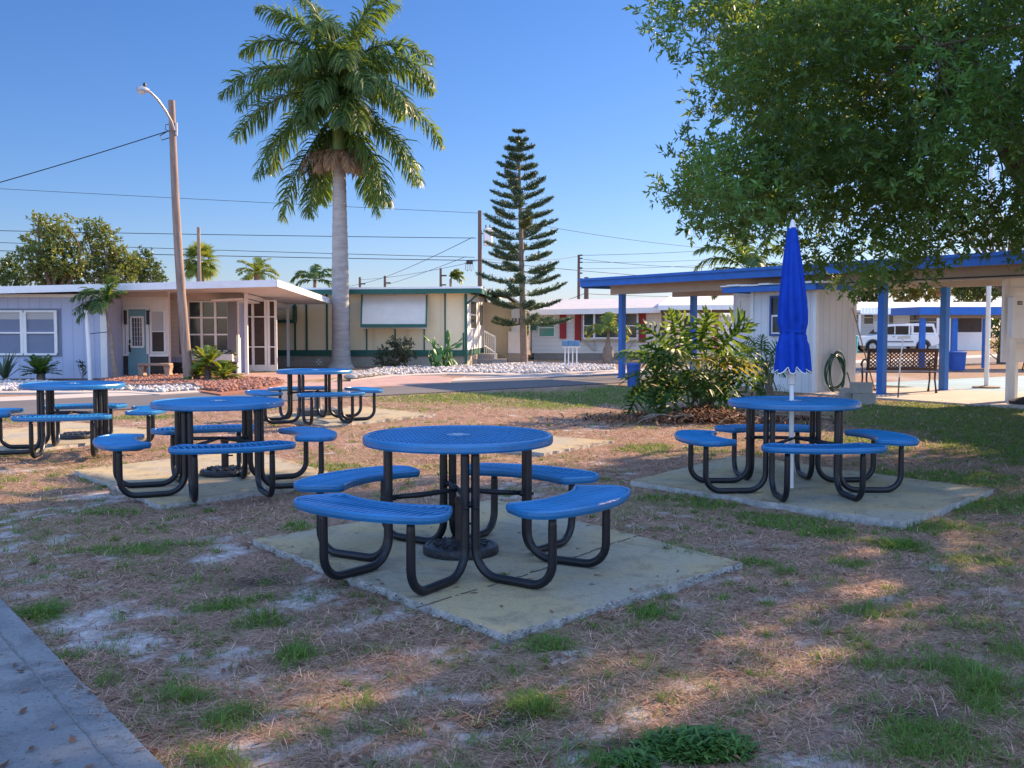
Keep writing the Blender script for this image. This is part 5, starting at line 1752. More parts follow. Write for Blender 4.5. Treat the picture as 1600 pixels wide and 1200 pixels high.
def blob_points(blobs, dens, shell=.45):
    """points spread through ellipsoid blobs, thicker towards their skin"""
    P, D = [], []
    for c, r in blobs:
        r = np.array(r if hasattr(r, '__len__') else (r, r, r), float)
        n = max(8, int(dens * (r[0] * r[1] * r[2]) ** (2 / 3)))
        u = unit(rng.normal(0, 1, (n, 3)))
        rad = (shell + (1 - shell) * rng.random((n, 1))) * rng.uniform(.8, 1.1, (n, 1))
        P.append(np.array(c) + u * rad * r)
        D.append(u + rng.normal(0, .35, (n, 3)) + np.array([0, 0, .05]))
    return np.concatenate(P), np.concatenate(D)

def limb(mb, p, q, r0, r1, sag=.15, n=7):
    p, q = Vector(p), Vector(q)
    d = q - p
    o = Vector((random.gauss(0, 1), random.gauss(0, 1), abs(random.gauss(0, .6)))) * d.length * sag * .5
    pts = [p.lerp(q, t) + o * math.sin(math.pi * t) + Vector((random.gauss(0, 1), random.gauss(0, 1), random.gauss(0, 1))) * d.length * .012 * (0 < t < 1) for t in [i / n for i in range(n + 1)]]
    mb.tube(pts, [r0 + (r1 - r0) * i / n for i in range(n + 1)], 8)
    return pts

# ---------------------------------------------------------------- the big oak
def poly_has(poly, x, y):
    ins = False
    for i in range(len(poly)):
        (x1, y1), (x2, y2) = poly[i], poly[(i + 1) % len(poly)]
        if (y1 > y) != (y2 > y) and x < (x2 - x1) * (y - y1) / (y2 - y1) + x1: ins = not ins
    return ins
OUT = [(985, -90), (1000, 40), (1045, 55), (1105, 85), (1100, 130), (1100, 185), (1092, 215), (1110, 230), (1070, 258), (1042, 285), (1048, 330), (1065, 362), (1095, 368), (1130, 355),
       (1180, 372), (1228, 375), (1268, 428), (1300, 410), (1335, 448), (1365, 425), (1400, 440), (1450, 425), (1478, 385), (1540, 372), (1600, 380), (1700, 370), (1700, -90)]
HOLES = [(1572, 262, 16), (1592, 392, 22), (1540, 305, 8), (1180, 400, 25), (1130, 190, 6)]
SX, SY, SZ = SUN_DIR
def shades(c, m=0.0):
    """does a clump there throw its shade on the part of the yard that lies in shade?"""
    k = c[2] / SZ
    gx_, gy_ = c[0] - SX * k, c[1] - SY * k
    return gy_ < np.interp(gx_, [-6, -4.1, -2, .4, 1.6, 6, 9], [7.2, 7.9, 9.7, 10.5, 11.6, 12.2, 14]) - m
SPOTS = [gp(a, b_) for a, b_ in ((690, 1085), (750, 1062), (450, 1165), (350, 1188), (1130, 975), (1330, 1000), (1430, 905), (1385, 915), (1290, 850), (1270, 785), (1390, 778), (1520, 905), (365, 1112),
         (1380, 830), (1500, 690), (1440, 742), (1540, 745), (1010, 1080), (980, 1095), (1560, 850), (1230, 960), (560, 1000), (200, 812), (300, 820), (1590, 800), (1090, 800), (900, 780), (1200, 1130))]
def spot_hit(c, r):
    for g_ in SPOTS:
        k = c[2] / SZ
        dx, dy = c[0] - SX * k - g_.x, c[1] - SY * k - g_.y
        t = max(0, dx * SX + dy * SY); d2 = dx * dx + dy * dy
        along = (dx * SX + dy * SY) / math.hypot(SX, SY); across = math.sqrt(max(0, d2 - along * along))
        if abs(along) < r * 1.15 and across < r * .55: return True
    return False
vis = []
for _ in range(5200):
    if len(vis) >= 170: break
    x, y = random.uniform(990, 1690), random.uniform(-80, 450)
    if not poly_has(OUT, x, y): continue
    for _k in range(12):
        Yd_ = random.uniform(9.2, 14.2)
        if shades(at(x, y, Yd_)): break
    else: continue
    r = random.uniform(.30, .62)
    pr = r * 1600 / Yd_ * .92
    if y > 300: r *= .7; pr *= .7
    ok = all(poly_has(OUT, x + pr * math.cos(a), y + pr * math.sin(a)) for a in (0, 1.05, 2.09, 3.14, 4.19, 5.24))
    if not ok:
        r *= .5; pr *= .5
        ok = all(poly_has(OUT, x + pr * math.cos(a), y + pr * math.sin(a)) for a in (0, 1.05, 2.09, 3.14, 4.19, 5.24))
    if not ok: continue
    if any(math.hypot(x - hx, y - hy) < hr + pr * .8 for hx, hy, hr in HOLES): continue
    vis.append((tuple(at(x, y, Yd_)), (r, r, r * .8)))
# sprays that make the ragged outline against the sky
for x, y, r in ((1012, 25, .16), (1035, 45, .15), (1075, 60, .22), (1098, 150, .2), (1096, 205, .14), (1092, 195, .16), (1062, 262, .2), (1052, 300, .22), (1060, 340, .16), (1085, 352, .16), (1120, 350, .18), (1105, 250, .24), (1150, 350, .2),
                (1268, 420, .14), (1290, 400, .2), (1330, 432, .2), (1352, 420, .2), (1385, 425, .22), (1420, 425, .22), (1445, 415, .16), (1310, 385, .28), (1370, 390, .3), (1430, 385, .28), (1250, 395, .2), (1400, 400, .3),
                (1110, 320, .3), (1150, 310, .3), (1130, 280, .3), (1100, 290, .25), (1180, 330, .3), (1215, 350, .25),
                (1500, 330, .3), (1530, 355, .26), (1485, 360, .25), (1560, 330, .28), (1585, 350, .3), (1610, 330, .35), (1625, 365, .3), (1545, 285, .25), (1600, 285, .25), (1510, 370, .18), (1565, 372, .18)):
    vis.append((tuple(at(x, y, random.uniform(10.5, 12.8))), (r * 1.2, r * 1.2, r)))
vis = [q for q in vis if q[1][0] < .28 or not spot_hit(q[0], q[1][0] * .5)]
P, D = blob_points(vis, 420, .4)
parts = [twig_leaves(P, D, 11, .17, .085, .026)]
# the part of the crown outside the picture, which shades the yard
offb = []
for _ in range(30000):
    if len(offb) >= 520: break
    if len(offb) < 410:      # above the near yard
        gx_, gy_, hh = random.uniform(-4.5, 6.5), random.uniform(2.0, 11.8), random.uniform(2.8, 7.5)
        c = np.array([gx_ + SX / SZ * hh, gy_ + SY / SZ * hh, hh])
    else:
        c = np.array([random.uniform(3.0, 15.5), random.uniform(6.0, 18), random.uniform(2.7, 8.6)])
    e = ((c[0] - 9.0) / 7.4) ** 2 + ((c[1] - 11.6) / 6.8) ** 2 + ((c[2] - 4.6) / 4.2) ** 2
    if e > 1: continue
    px = 800 + c[0] / c[1] * 1600; py = 511 - (c[2] - CH) / c[1] * 1600
    if px < 1720 and py > -90: continue
    r = random.uniform(.36, .62)
    if px < 1090 or not shades(c, .5) or spot_hit(c, r): continue
    offb.append((tuple(c), (r, r, r * .7)))
P, D = blob_points(offb, 150, .2)
parts.append(twig_leaves(P, D, 9, .25, .16, .05))
V, Q = cat(parts)
oak = thing('oak_tree', 'huge leafy oak overhanging the right side of the yard', 'tree', (8.3, 13.2, 0))
oo = np.array(oak.location)
link('crown', np_mesh('crown', V - oo, Q, M['oakleaf']), oak)
tb = MB()
trunk_top = Vector((8.2, 13.2, 2.3))
tb.tube([(8.3, 13.2, -.1), (8.28, 13.2, .25), (8.22, 13.18, 1.1), (8.2, 13.2, 2.35)], [.62, .44, .37, .36], 16)
tb.build('trunk', M['bark'], oak, True, world=True)
forks = []
lb = MB()
for q in ((6.4, 13.0, 3.3), (5.2, 11.6, 3.8), (7.2, 10.2, 4.0), (9.8, 11.2, 4.3), (10.8, 13.6, 4.4), (9.2, 15.4, 4.2), (7.0, 14.6, 4.6), (8.2, 12.6, 5.8)):
    pts = limb(lb, trunk_top + Vector((random.gauss(0, .08), random.gauss(0, .08), -.1)), q, .22, .11, .2, 8)
    forks += pts[3:]
    for k in range(3):
        q2 = Vector(q) + Vector((q[0] - 8.2, q[1] - 13.2, .5)).normalized() * random.uniform(.8, 1.7) + Vector((random.gauss(0, .9), random.gauss(0, .9), random.uniform(-.4, 1.2)))
        forks += limb(lb, q, q2, .10, .04, .25, 6)[1:]
lb.build('limb', M['bark'], oak, True, world=True)
tw = MB()
for c, r in vis + offb[::3]:
    c = Vector(c)
    f = min(forks, key=lambda p: (p - c).length)
    if (f - c).length < 1.25: limb(tw, f, c, .016, .005, .12, 5)
tw.build('branch', M['bark'], oak, True, world=True)

# ---------------------------------------------------------------- ordinary trees
def leafy_tree(lab, base, blobs, m, leaf=.2, dens=60, per=8, trunk_r=.2, grp=None, name='tree'):
    base = Vector(base)
    t = thing(name, lab, 'tree', base, 0, grp)
    P, D = blob_points(blobs, dens * 2.4, .3)
    V, Q = twig_leaves(P, D, per, leaf * 1.6, leaf, leaf * .5)
    link('crown', np_mesh('crown', V - np.array(base), Q, M[m]), t)
    tb = MB()
    zc = sum(c[2] for c, r in blobs) / len(blobs)
    mid = Vector((base.x + random.gauss(0, .15), base.y, base.z + (zc - base.z) * .5))
    tb.tube([base - Vector((0, 0, .1)), base.lerp(mid, .5), mid], [trunk_r * 1.3, trunk_r, trunk_r * .8], 9)
    tb.build('trunk', M['bark'], t, True, world=True)
    lb = MB()
    for c, r in blobs: limb(lb, mid, c, trunk_r * .5, trunk_r * .12, .2, 5)
    lb.build('limb', M['bark'], t, True, world=True)
    return t

def pblobs(lst, Y, jit=1.2):
    """(photo x, y, radius in photo pixels) -> blobs at about that distance"""
    o = []
    for x, y, r in lst:
        Yj = Y + random.uniform(-jit, jit)
        c = at(x, y, Yj); rr = r * Yj / 1600
        o.append((tuple(c), (rr, rr, rr * .85)))
    return o
G = 'trees beyond the grey blue house'
leafy_tree('tall pale green tree, left one of the pair beyond the grey blue house', (wx(88, 56), 56, 0), pblobs([(75, 358, 20), (60, 380, 22), (95, 375, 24), (50, 405, 26), (85, 405, 28), (115, 410, 22), (70, 432, 30), (110, 435, 26), (100, 350, 10), (60, 345, 10)], 56), 'treeleaf', .19, 85, 9, .25, G)
leafy_tree('bushy tree right of the tall pale one beyond the grey blue house', (wx(165, 58), 58, 0), pblobs([(150, 358, 16), (165, 372, 18), (140, 385, 16), (165, 400, 24), (190, 405, 20), (150, 425, 24), (185, 432, 26), (205, 415, 16), (130, 352, 8)], 58), 'treeleaf', .19, 85, 9, .22, G)
leafy_tree('darker smaller tree at the right end of the trees beyond the grey blue house', (wx(228, 60), 60, 0), pblobs([(225, 403, 14), (235, 420, 18), (215, 428, 18), (240, 436, 16)], 60), 'treedark', .19, 85, 9, .18, G)
leafy_tree('dark green tree at the left edge beyond the grey blue house', (wx(8, 57), 57, 0), pblobs([(8, 418, 18), (25, 432, 18), (-10, 425, 24), (-40, 415, 30), (15, 440, 16)], 57), 'treedark', .19, 80, 9, .2, G)
G = 'trees far behind the pavilion'
leafy_tree('dark low tree far behind the shed and hanging leaves', (wx(1345, 84), 84, 0), pblobs([(1335, 445, 22), (1360, 455, 22), (1375, 440, 18), (1315, 455, 20)], 84, 2), 'treedark', .3, 55, 9, .25, G)
leafy_tree('yellowish tree far behind the pavilion between the blue posts', (wx(1435, 88), 88, 0), pblobs([(1425, 445, 18), (1450, 452, 20), (1410, 456, 18), (1468, 446, 16)], 88, 2), 'treeyellow', .3, 55, 9, .25, G)
leafy_tree('grey green tree far behind the tall white pole', (wx(1530, 86), 86, 0), pblobs([(1500, 440, 22), (1525, 430, 24), (1550, 445, 24), (1515, 460, 20), (1580, 440, 26), (1610, 425, 30)], 86, 2), 'treeleaf', .3, 55, 9, .3, G)
leafy_tree('loose tree rising behind the right end of the pavilion roof', (wx(1570, 40), 40, 0), pblobs([(1500, 345, 22), (1530, 365, 22), (1480, 370, 20), (1550, 335, 20), (1580, 360, 24), (1610, 340, 30), (1515, 320, 16), (1490, 330, 14)], 40, 1.5), 'treedark', .15, 65, 8, .22, G)

# far tree line that closes the horizon
lb_ = []
for x in np.arange(-150, 170, 5.5):
    lb_.append(((x, 140 + 14 * math.sin(x * .13), random.uniform(1.2, 2.0)), (4.2, 3, random.uniform(1.4, 2.2))))
P, D = blob_points(lb_, 22, .4)
V, Q = twig_leaves(P, D, 8, .7, .55, .3)
tag(link('tree_line', np_mesh('tree_line', V, Q, M['treedark'])), kind='stuff')

# ---------------------------------------------------------------- palms
def frond(name, L, el0, bend, ll, n, m, start=.14, rach=.02, plum=.5, droop=.55, lw=.035, sweep=.55, twist=0.0):
    """feather leaf in the x-z plane leaving the origin along +x"""
    K = 24
    pts = []; dirs = []
    x = z = 0.0
    for i in range(K + 1):
        t = i / K
        e = el0 - bend * t ** 1.35
        pts.append((x, z)); dirs.append(e)
        x += math.cos(e) * L / K; z += math.sin(e) * L / K
    pts = np.array(pts); dirs = np.array(dirs)
    mb = MB()
    mb.tube([(p[0], 0, p[1]) for p in pts], [rach * (1.6 if i < 2 else 1) * (1 - .85 * i / K) for i in range(K + 1)], 6)
    V0 = np.array([tuple(v) for v in mb.v])
    F0 = [f for f in mb.f]
    t = np.repeat(np.linspace(start, 1, n), 2) + rng.normal(0, .004, 2 * n)
    t = np.clip(t, start, 1)
    sd = np.tile([1, -1], n).astype(float)
    bx_ = np.interp(t, np.linspace(0, 1, K + 1), pts[:, 0]); bz_ = np.interp(t, np.linspace(0, 1, K + 1), pts[:, 1]); be = np.interp(t, np.linspace(0, 1, K + 1), dirs)
    base = np.stack([bx_, np.zeros_like(t), bz_], 1)
    tang = np.stack([np.cos(be), np.zeros_like(t), np.sin(be)], 1)
    nor = np.stack([-np.sin(be), np.zeros_like(t), np.cos(be)], 1)
    lat = np.stack([np.zeros_like(t), sd, np.zeros_like(t)], 1)
    u = (t - start) / (1 - start)
    ln = ll * (np.sin(np.clip(u * .9 + .1, 0, 1) * np.pi) ** .55 * .85 + .18) * rng.uniform(.85, 1.1, len(t))
    pl = rng.normal(0, plum, len(t))
    d1 = unit(tang * (sweep + .5 * u)[:, None] + lat + nor * pl[:, None])
    d2 = unit(d1 - UPV * droop * rng.uniform(.6, 1.5, len(t))[:, None])
    d3 = unit(d2 - UPV * droop * 1.2)
    s = unit(np.cross(d1, nor + rng.normal(0, .25, (len(t), 3))))
    w = lw * rng.uniform(.8, 1.2, len(t))[:, None]
    p0 = base; p1 = base + d1 * (ln * .35)[:, None]; p2 = p1 + d2 * (ln * .35)[:, None]; p3 = p2 + d3 * (ln * .3)[:, None]
    V = np.stack([p0 - s * w * .3, p0 + s * w * .3, p1 - s * w * .5, p1 + s * w * .5, p2 - s * w * .42, p2 + s * w * .42, p3 - s * w * .05, p3 + s * w * .05], 1).reshape(-1, 3)
    b0 = np.arange(len(t)) * 8
    Q = np.concatenate([np.stack([b0, b0 + 1, b0 + 3, b0 + 2], 1), np.stack([b0 + 2, b0 + 3, b0 + 5, b0 + 4], 1), np.stack([b0 + 4, b0 + 5, b0 + 7, b0 + 6], 1)])
    qs = [f for f in F0 if len(f) == 4]
    Vt = np.concatenate([V, V0]); Qt = np.concatenate([Q, np.array(qs) + len(V)])
    return np_mesh(name, Vt, Qt, m)

# royal palm
rp = at(533, 573, 35.6); rp.z = 0
pt = thing('royal_palm', 'tall royal palm with a smooth grey trunk and a drooping feathery crown', 'palm', rp)
H = at(533, 256, 35.6).z
prof = [(.52, -.05), (.44, .05), (.36, .18), (.325, .5), (.305, 1.1), (.30, 2.0), (.29, 3.2), (.27, 4.4), (.245, 5.4), (.225, H - .5), (.225, H)]
tk = MB()
zz = [p[1] for p in prof]
fine_ = []
for i in range(90):
    z = -.05 + (H + .05) * i / 89
    r = float(np.interp(z, zz, [p[0] for p in prof]))
    fine_.append((r + .006 * math.sin(z * 26) + .003 * math.sin(z * 61), z))
tk.lathe(fine_, 22)
tk.build('trunk', M['palmtrunk'], pt, True)
MB().lathe([(.225, H), (.26, H + .15), (.27, H + .5), (.23, H + 1.4), (.16, H + 2.5), (.08, H + 3.3)], 18).build('crownshaft', M['crownshaft'], pt, True)
MB().lathe([(.235, H - .02), (.285, H + .16), (.275, H + .42), (.24, H + .44)], 18).build('dry_sheath', M['drysheath'], pt, True)
hub_z = at(533, 118, 35.6).z
FR = [  # azimuth (0 = right of the picture, 90 = away), start elevation, bend, length
    (178, 50, 92, 3.9), (190, 22, 78, 4.3), (172, 4, 66, 4.3), (200, -24, 52, 4.1), (176, -48, 34, 4.3), (212, 8, 70, 4.0),
    (4, 50, 100, 3.7), (-14, 30, 95, 3.9), (10, 4, 76, 4.3), (-6, -26, 50, 4.2), (-32, -44, 36, 4.0), (15, -58, 24, 3.6), (165, -62, 22, 3.6), (-38, 6, 72, 3.8),
    (140, 76, 52, 3.9), (40, 72, 56, 3.9), (195, 66, 70, 3.6), (-20, 72, 55, 3.8), (265, 62, 112, 3.3), (250, 34, 105, 2.9), (300, 22, 100, 3.0), (90, 40, 90, 3.4), (130, 30, 85, 3.4), (50, 20, 85, 3.4),
    (262, 8, 92, 2.7), (282, -6, 85, 2.5), (245, -12, 75, 2.5), (300, -8, 80, 2.6), (60, -40, 45, 3.6), (120, -40, 45, 3.6), (240, 0, 80, 2.5), (285, 40, 115, 2.8), (155, 30, 80, 3.8), (25, 30, 85, 3.8), (160, -20, 60, 4.0), (20, -22, 60, 4.0)]
for az, el, bd_, L_ in FR:
    me = frond('frond', L_, R(el), R(bd_), .90, 112, M['palmleaf'], .14, .04, .65, .6, .06, .5)
    link('frond', me, pt, (0, 0, hub_z - .2 * (el < 25) - .3 * (el < 5) - .3 * (el < -20) - .35 * (el < -35) - .2 * (el < -50)), (0, 0, R(az)))
for az, el, bd_, L_ in ((195, 12, 95, 1.6), (-10, 18, 110, 1.6), (230, 0, 90, 1.3), (300, 5, 100, 1.4), (170, 0, 80, 1.4), (-35, 0, 90, 1.4), (262, 10, 110, 1.3)):
    link('dead_frond', frond('dead_frond', L_, R(el), R(bd_), .5, 60, M['palmdry'], .15, .09, .8, 1.0, .035), pt, (0, 0, H + .35), (0, 0, R(az)))
# fruit stalks hanging under the crown
for az in (185, 350, 330):
    f = MB()
    for k in range(46):
        a = R(az) + random.gauss(0, .35); r1 = random.uniform(.35, .85); z1 = random.uniform(-.5, -.05)
        f.tube([(.22 * math.cos(a), .22 * math.sin(a), H + .12), (r1 * .7 * math.cos(a), r1 * .7 * math.sin(a), H + .10), (r1 * math.cos(a), r1 * math.sin(a), H + z1)], [.012, .009, .012], 4)
    f.build('fruit_stalk', M['drysheath'], pt)

# small palms
def small_palm(name, lab, base, trunk, fr, ll, m, hub, lw=.03, n=34, droop=.5, tm_='palmbark', grp=None, plum=.25):
    """trunk = list of (offset, radius); fr = list of (az, el, bend, length)"""
    t = thing(name, lab, 'palm', base, 0, grp)
    MB().tube([p for p, r in trunk], [r for p, r in trunk], 12).build('trunk', M[tm_], t, True)
    for az, el, bd_, L_ in fr:
        link('frond', frond('frond', L_, R(el), R(bd_), ll, n, m, .16, .018, plum, droop, lw), t, hub, (0, 0, R(az)))
    return t
q = at(182, 592, 27.3); q.z = .03
hub = at(165, 478, 27.3) - q
small_palm('young_palm', 'slim leaning young palm tied to a white stake by the grey blue house', q,
           [((0, 0, 0), .085), ((-.06, 0, .4), .07), (hub * .55 + Vector((.02, 0, 0)), .05), (hub, .035)],
           [(180, 25, 95, .95), (190, 55, 110, 1.0), (172, 80, 120, .9), (0, 65, 60, .65), (30, 80, 30, .7), (200, 0, 75, .85), (-20, 85, 20, .8), (150, 40, 110, .8), (270, 30, 110, .7)], .38, M['palmleaf'], tuple(hub), .035, 30)
sk = at(141, 592, 27.0); sk.z = 0
stt = thing('wooden_stake', 'white weathered stake standing beside the young palm', 'stake', sk)
MB().tube([(0, 0, 0), (-.02, 0, .9), (-.06, 0, at(139, 485, 27).z)], [.06, .058, .055], 10).build('shaft', M['whitemetal'], stt, True)
MB().tube([(-.02, 0, 1.25), (.4, .2, 1.3)], .01, 6).build('tie', M['dark'], stt)
# bottle palm
q = at(950, 568, 40); q.z = 0
hb = at(950, 518, 40) - q
small_palm('bottle_palm', 'small bottle palm with a swollen trunk in front of the white house', q,
           [((0, 0, 0), .19), ((0, 0, .25), .235), ((0, 0, .55), .20), ((0, 0, .78), .10), ((0, 0, .95), .065), (tuple(hb), .05)],
           [(180, 50, 130, 1.1), (0, 50, 130, 1.1), (165, 25, 110, 1.0), (15, 25, 115, 1.0), (90, 85, 20, .75), (60, 80, 30, .75), (230, 45, 120, .8), (310, 45, 120, .8)], .4, M['palmleaf_light'], tuple(hb), .05, 26)
# palm behind the pavilion
q = at(1168, 560, 34.5); q.z = 0
hb = at(1168, 425, 34.5) - q
small_palm('feather_palm', 'wide feathery palm rising behind the pavilion roof', q, [((0, 0, 0), .14), ((0, 0, 2.0), .11), (tuple(hb), .08)],
           [(180, 20, 95, 2.0), (185, 60, 100, 2.2), (170, 45, 110, 2.1), (0, 30, 90, 1.9), (10, 60, 90, 1.9), (95, 80, 40, 1.7), (200, 75, 60, 1.9), (-20, 75, 60, 1.8), (270, 55, 120, 1.5), (150, -10, 60, 1.5), (20, -10, 60, 1.4)], .55, M['palmleaf'], tuple(hb), .06, 44)
G = None
q = at(402, 560, 52); q.z = 0
hb = at(402, 428, 52) - q
small_palm('date_palm', 'round headed date palm above the carport roof of the grey blue house', q, [((0, 0, 0), .2), (tuple(hb), .17)],
           [(a, e, 75, 1.25) for a, e in zip(range(0, 720, 33), [5, 25, 50, 75, 15, 35, 60, 0, 20, 45, 70, 10, 30, 55, 80, 5, 40, 65, 25, 50, 15, 35])], .3, M['palmleaf_light'], tuple(hb), .05, 26, .1)
q = at(492, 560, 55); q.z = 0
hb = at(492, 440, 55) - q
small_palm('feather_palm', 'arching feather palm left of the royal palm trunk over the cream house', q, [((0, 0, 0), .14), (tuple(hb), .09)],
           [(180, 45, 110, 1.5), (165, 65, 110, 1.4), (0, 50, 105, 1.4), (20, 70, 90, 1.3), (200, 20, 90, 1.2), (-15, 20, 90, 1.2), (90, 80, 60, 1.2), (270, 60, 110, 1.1)], .5, M['palmleaf'], tuple(hb), .07, 34)
q = at(706, 560, 75); q.z = 0
hb = at(704, 436, 75) - q
small_palm('feather_palm', 'wind blown palm top far behind the cream house', q, [((0, 0, 0), .14), (tuple(hb), .09)],
           [(0, 45, 110, 1.2), (20, 70, 110, 1.2), (-15, 25, 110, 1.0), (40, 60, 110, 1.0), (-30, 80, 80, 1.0)], .5, M['palmleaf_light'], tuple(hb), .09, 34)
# fan palm
def fan_leaf(L, m, n=26):
    vs, fs, k = [], [], 0
    for i in range(n):
        a = R(-125 + 250 * i / (n - 1))
        l_ = L * (.72 + .28 * math.cos(a * .7)) * random.uniform(.92, 1.05)
        c, s = math.cos(a), math.sin(a)
        w_ = L * .055
        dz = -.10 * L
        p = [(0, 0, 0), (c * l_ * .55 - s * w_, s * l_ * .55 + c * w_, .02), (c * l_, s * l_, dz * random.uniform(.5, 2.2)), (c * l_ * .55 + s * w_, s * l_ * .55 - c * w_, .02)]
        vs += p; fs.append((k, k + 1, k + 2, k + 3)); k += 4
    return np_mesh('leaf', vs, fs, m)
q = at(313, 560, 48); q.z = 0
hb = at(313, 412, 48) - q
t = thing('fan_palm', 'round cabbage palm behind the leaning pole above the house roof', 'palm', q)
MB().tube([(0, 0, 0), tuple(hb)], [.2, .17], 10).build('trunk', M['palmbark'], t, True)
fl_ = [fan_leaf(.62, M['palmleaf_light']) for _ in range(3)]
for i in range(34):
    a = i * 2.4; e = R(85 - 130 * (i / 33))
    d = Vector((math.cos(a) * math.cos(e), math.sin(a) * math.cos(e), math.sin(e)))
    o = link('leaf', fl_[i % 3], t, hb + d * .55)
    x = (d + Vector((0, 0, -.45))).normalized(); z = (Vector((0, 0, 1)) - x * x.z); z = z.normalized(); y = z.cross(x)
    o.rotation_euler = Matrix((x, y, z)).transposed().to_euler()
# ---------------------------------------------------------------- Norfolk pine
q = at(819, 566, 40.3); q.z = 0
HT = at(810, 205, 40.3).z
np_t = thing('norfolk_pine', 'tall narrow star pine with tiered upswept branches before the cream house', 'tree', q)
lean = (at(810, 205, 40.3) - q).x
def axis(z): return Vector((lean * (z / HT), 0, z))
MB().tube([axis(z) for z in np.linspace(-.05, HT, 24)], [max(.012, .155 * (1 - z / HT) ** .75 + .005) for z in np.linspace(0, HT, 24)], 12).build('trunk', M['palmbark'], np_t, True)
def pine_branch(L, m, seed):
    rs = np.random.default_rng(seed)
    parts = []
    mb = MB()
    cx = np.linspace(0, L, 9); cz = .02 * cx + .22 * cx ** 2 / max(L, .5) - .06 * np.sin(cx / L * np.pi) * L * .6
    mb.tube([(a, 0, b) for a, b in zip(cx, cz)], [.016 * (1 - .6 * i / 8) for i in range(9)], 5)
    nf = int(9 + 15 * L)
    bases, ds = [], []
    for i in range(nf):
        t = .22 + .78 * (i / (nf - 1)) ** .85
        for sd in ((-1, 1) if i < nf - 1 else (0,)):
            fl = (.30 if t < .8 else .30 * (1.35 - t)) * min(1, .4 + L * .45) * rs.uniform(.75, 1.15)
            bx = t * L; bz = float(np.interp(bx, cx, cz))
            hd = np.array([.75, sd * .75, rs.uniform(.0, .55)]); hd /= np.linalg.norm(hd)
            k = int(11 + 44 * fl)
            tt = rs.random(k)
            pos = np.stack([bx + hd[0] * tt * fl, hd[1] * tt * fl, bz + hd[2] * tt * fl + .30 * fl * tt ** 2], 1)
            pd = hd * .7 + rs.normal(0, .65, (k, 3)) + np.array([0, 0, .45])
            bases.append(pos); ds.append(pd)
    B = np.concatenate(bases); Dd = np.concatenate(ds)
    V, Qd = leaf_arrays(B, Dd, .09 * rs.uniform(.7, 1.3, len(B)), .026)
    V0 = np.array([tuple(v) for v in mb.v]); q0 = np.array([f for f in mb.f if len(f) == 4])
    return np_mesh('branch', np.concatenate([V, V0]), np.concatenate([Qd, q0 + len(V)]), m)
PB = {}
for L in (.25, .45, .7, .95, 1.2, 1.45, 1.7):
    PB[L] = [pine_branch(L, M['pine'], int(L * 100) + k) for k in range(2)]
PBL = [pine_branch(1.2, M['pinelit'], 901), pine_branch(.7, M['pinelit'], 902)]
nw = 19
for i in range(nw):
    f = i / (nw - 1)
    z = at(815, 505, 40.3).z + (HT - .05 - at(815, 505, 40.3).z) * (f ** .86)
    Lw = float(np.interp(f, [0, .12, .3, .45, .62, .8, .93, 1], [1.75, 1.7, 1.55, 1.5, 1.1, .72, .42, .2]))
    for k in range(5):
        a = k * 2 * math.pi / 5 + i * 1.1 + random.gauss(0, .12)
        Lk = Lw * random.uniform(.82, 1.08)
        key = min(PB, key=lambda x: abs(x - Lk))
        me = random.choice(PB[key])
        if f < .45 and random.random() < .16: me = random.choice(PBL)
        s = Lk / key if me in PB[key] else 1
        link('branch', me, np_t, axis(z), (0, R(-2 + 9 * (1 - f) ** 3) + random.gauss(0, .05), a), (s, s, s))

# ---------------------------------------------------------------- split-leaf philodendron
def philo_leaf(seed, m):
    rs = random.Random(seed)
    vs, fs = [], []
    nl = 8
    def mid(t): return Vector((t, 0, .06 * math.sin(t * 2.4) - .22 * t * t))
    for sd in (-1, 1):
        for i in range(nl):
            t0 = i / nl * .86; t1 = t0 + .86 / nl * .94
            u = (i + .5) / nl
            ln = (.62 * (1 - u) ** .5 + .14) * rs.uniform(.88, 1.1)
            if i == 0: ln *= .85
            ang = R(128 - 105 * u ** .8) if True else 0
            d = Vector((math.cos(ang), sd * math.sin(ang), 0))
            perp = Vector((-d.y * sd, d.x * sd, 0))
            a, b = mid(t0), mid(t1)
            c = (a + b) / 2
            w0 = (b - a).length * .66
            dz = rs.uniform(-.06, .02)
            m0 = c + d * ln * .5 - perp * w0 * .55 + Vector((0, 0, .05)); m1 = c + d * ln * .5 + perp * w0 * .55 + Vector((0, 0, .05))
            n0 = c + d * ln * .82 - perp * w0 * .42 + Vector((0, 0, dz)); n1 = c + d * ln * .82 + perp * w0 * .42 + Vector((0, 0, dz))
            tp = c + d * ln + Vector((0, 0, dz * 2.2 - .03))
            k = len(vs)
            vs += [a, b, m1, m0, n1, n0, tp, tp + perp * .004]
            fs += [(k, k + 1, k + 2, k + 3), (k + 3, k + 2, k + 4, k + 5), (k + 5, k + 4, k + 7, k + 6)]
    # terminal lobe
    a, b = mid(.82), mid(1.12)
    k = len(vs)
    vs += [a, (a + b) / 2 + Vector((0, .07, .01)), b, (a + b) / 2 + Vector((0, -.07, .01))]
    fs.append((k, k + 1, k + 2, k + 3))
    # blade strip along the midrib
    for sd in (-1, 1):
        pts = [mid(t) for t in (0, .25, .5, .75, .9)]
        for p, q_ in zip(pts, pts[1:]):
            k = len(vs)
            vs += [p, q_, q_ + Vector((0, sd * .045, .008)), p + Vector((0, sd * .06, .008))]
            fs.append((k, k + 1, k + 2, k + 3))
    return np_mesh('leaf', [tuple(v) for v in vs], fs, m)
PHL = [philo_leaf(k, M['philo']) for k in range(5)]
PHY = philo_leaf(9, M['philoy'])
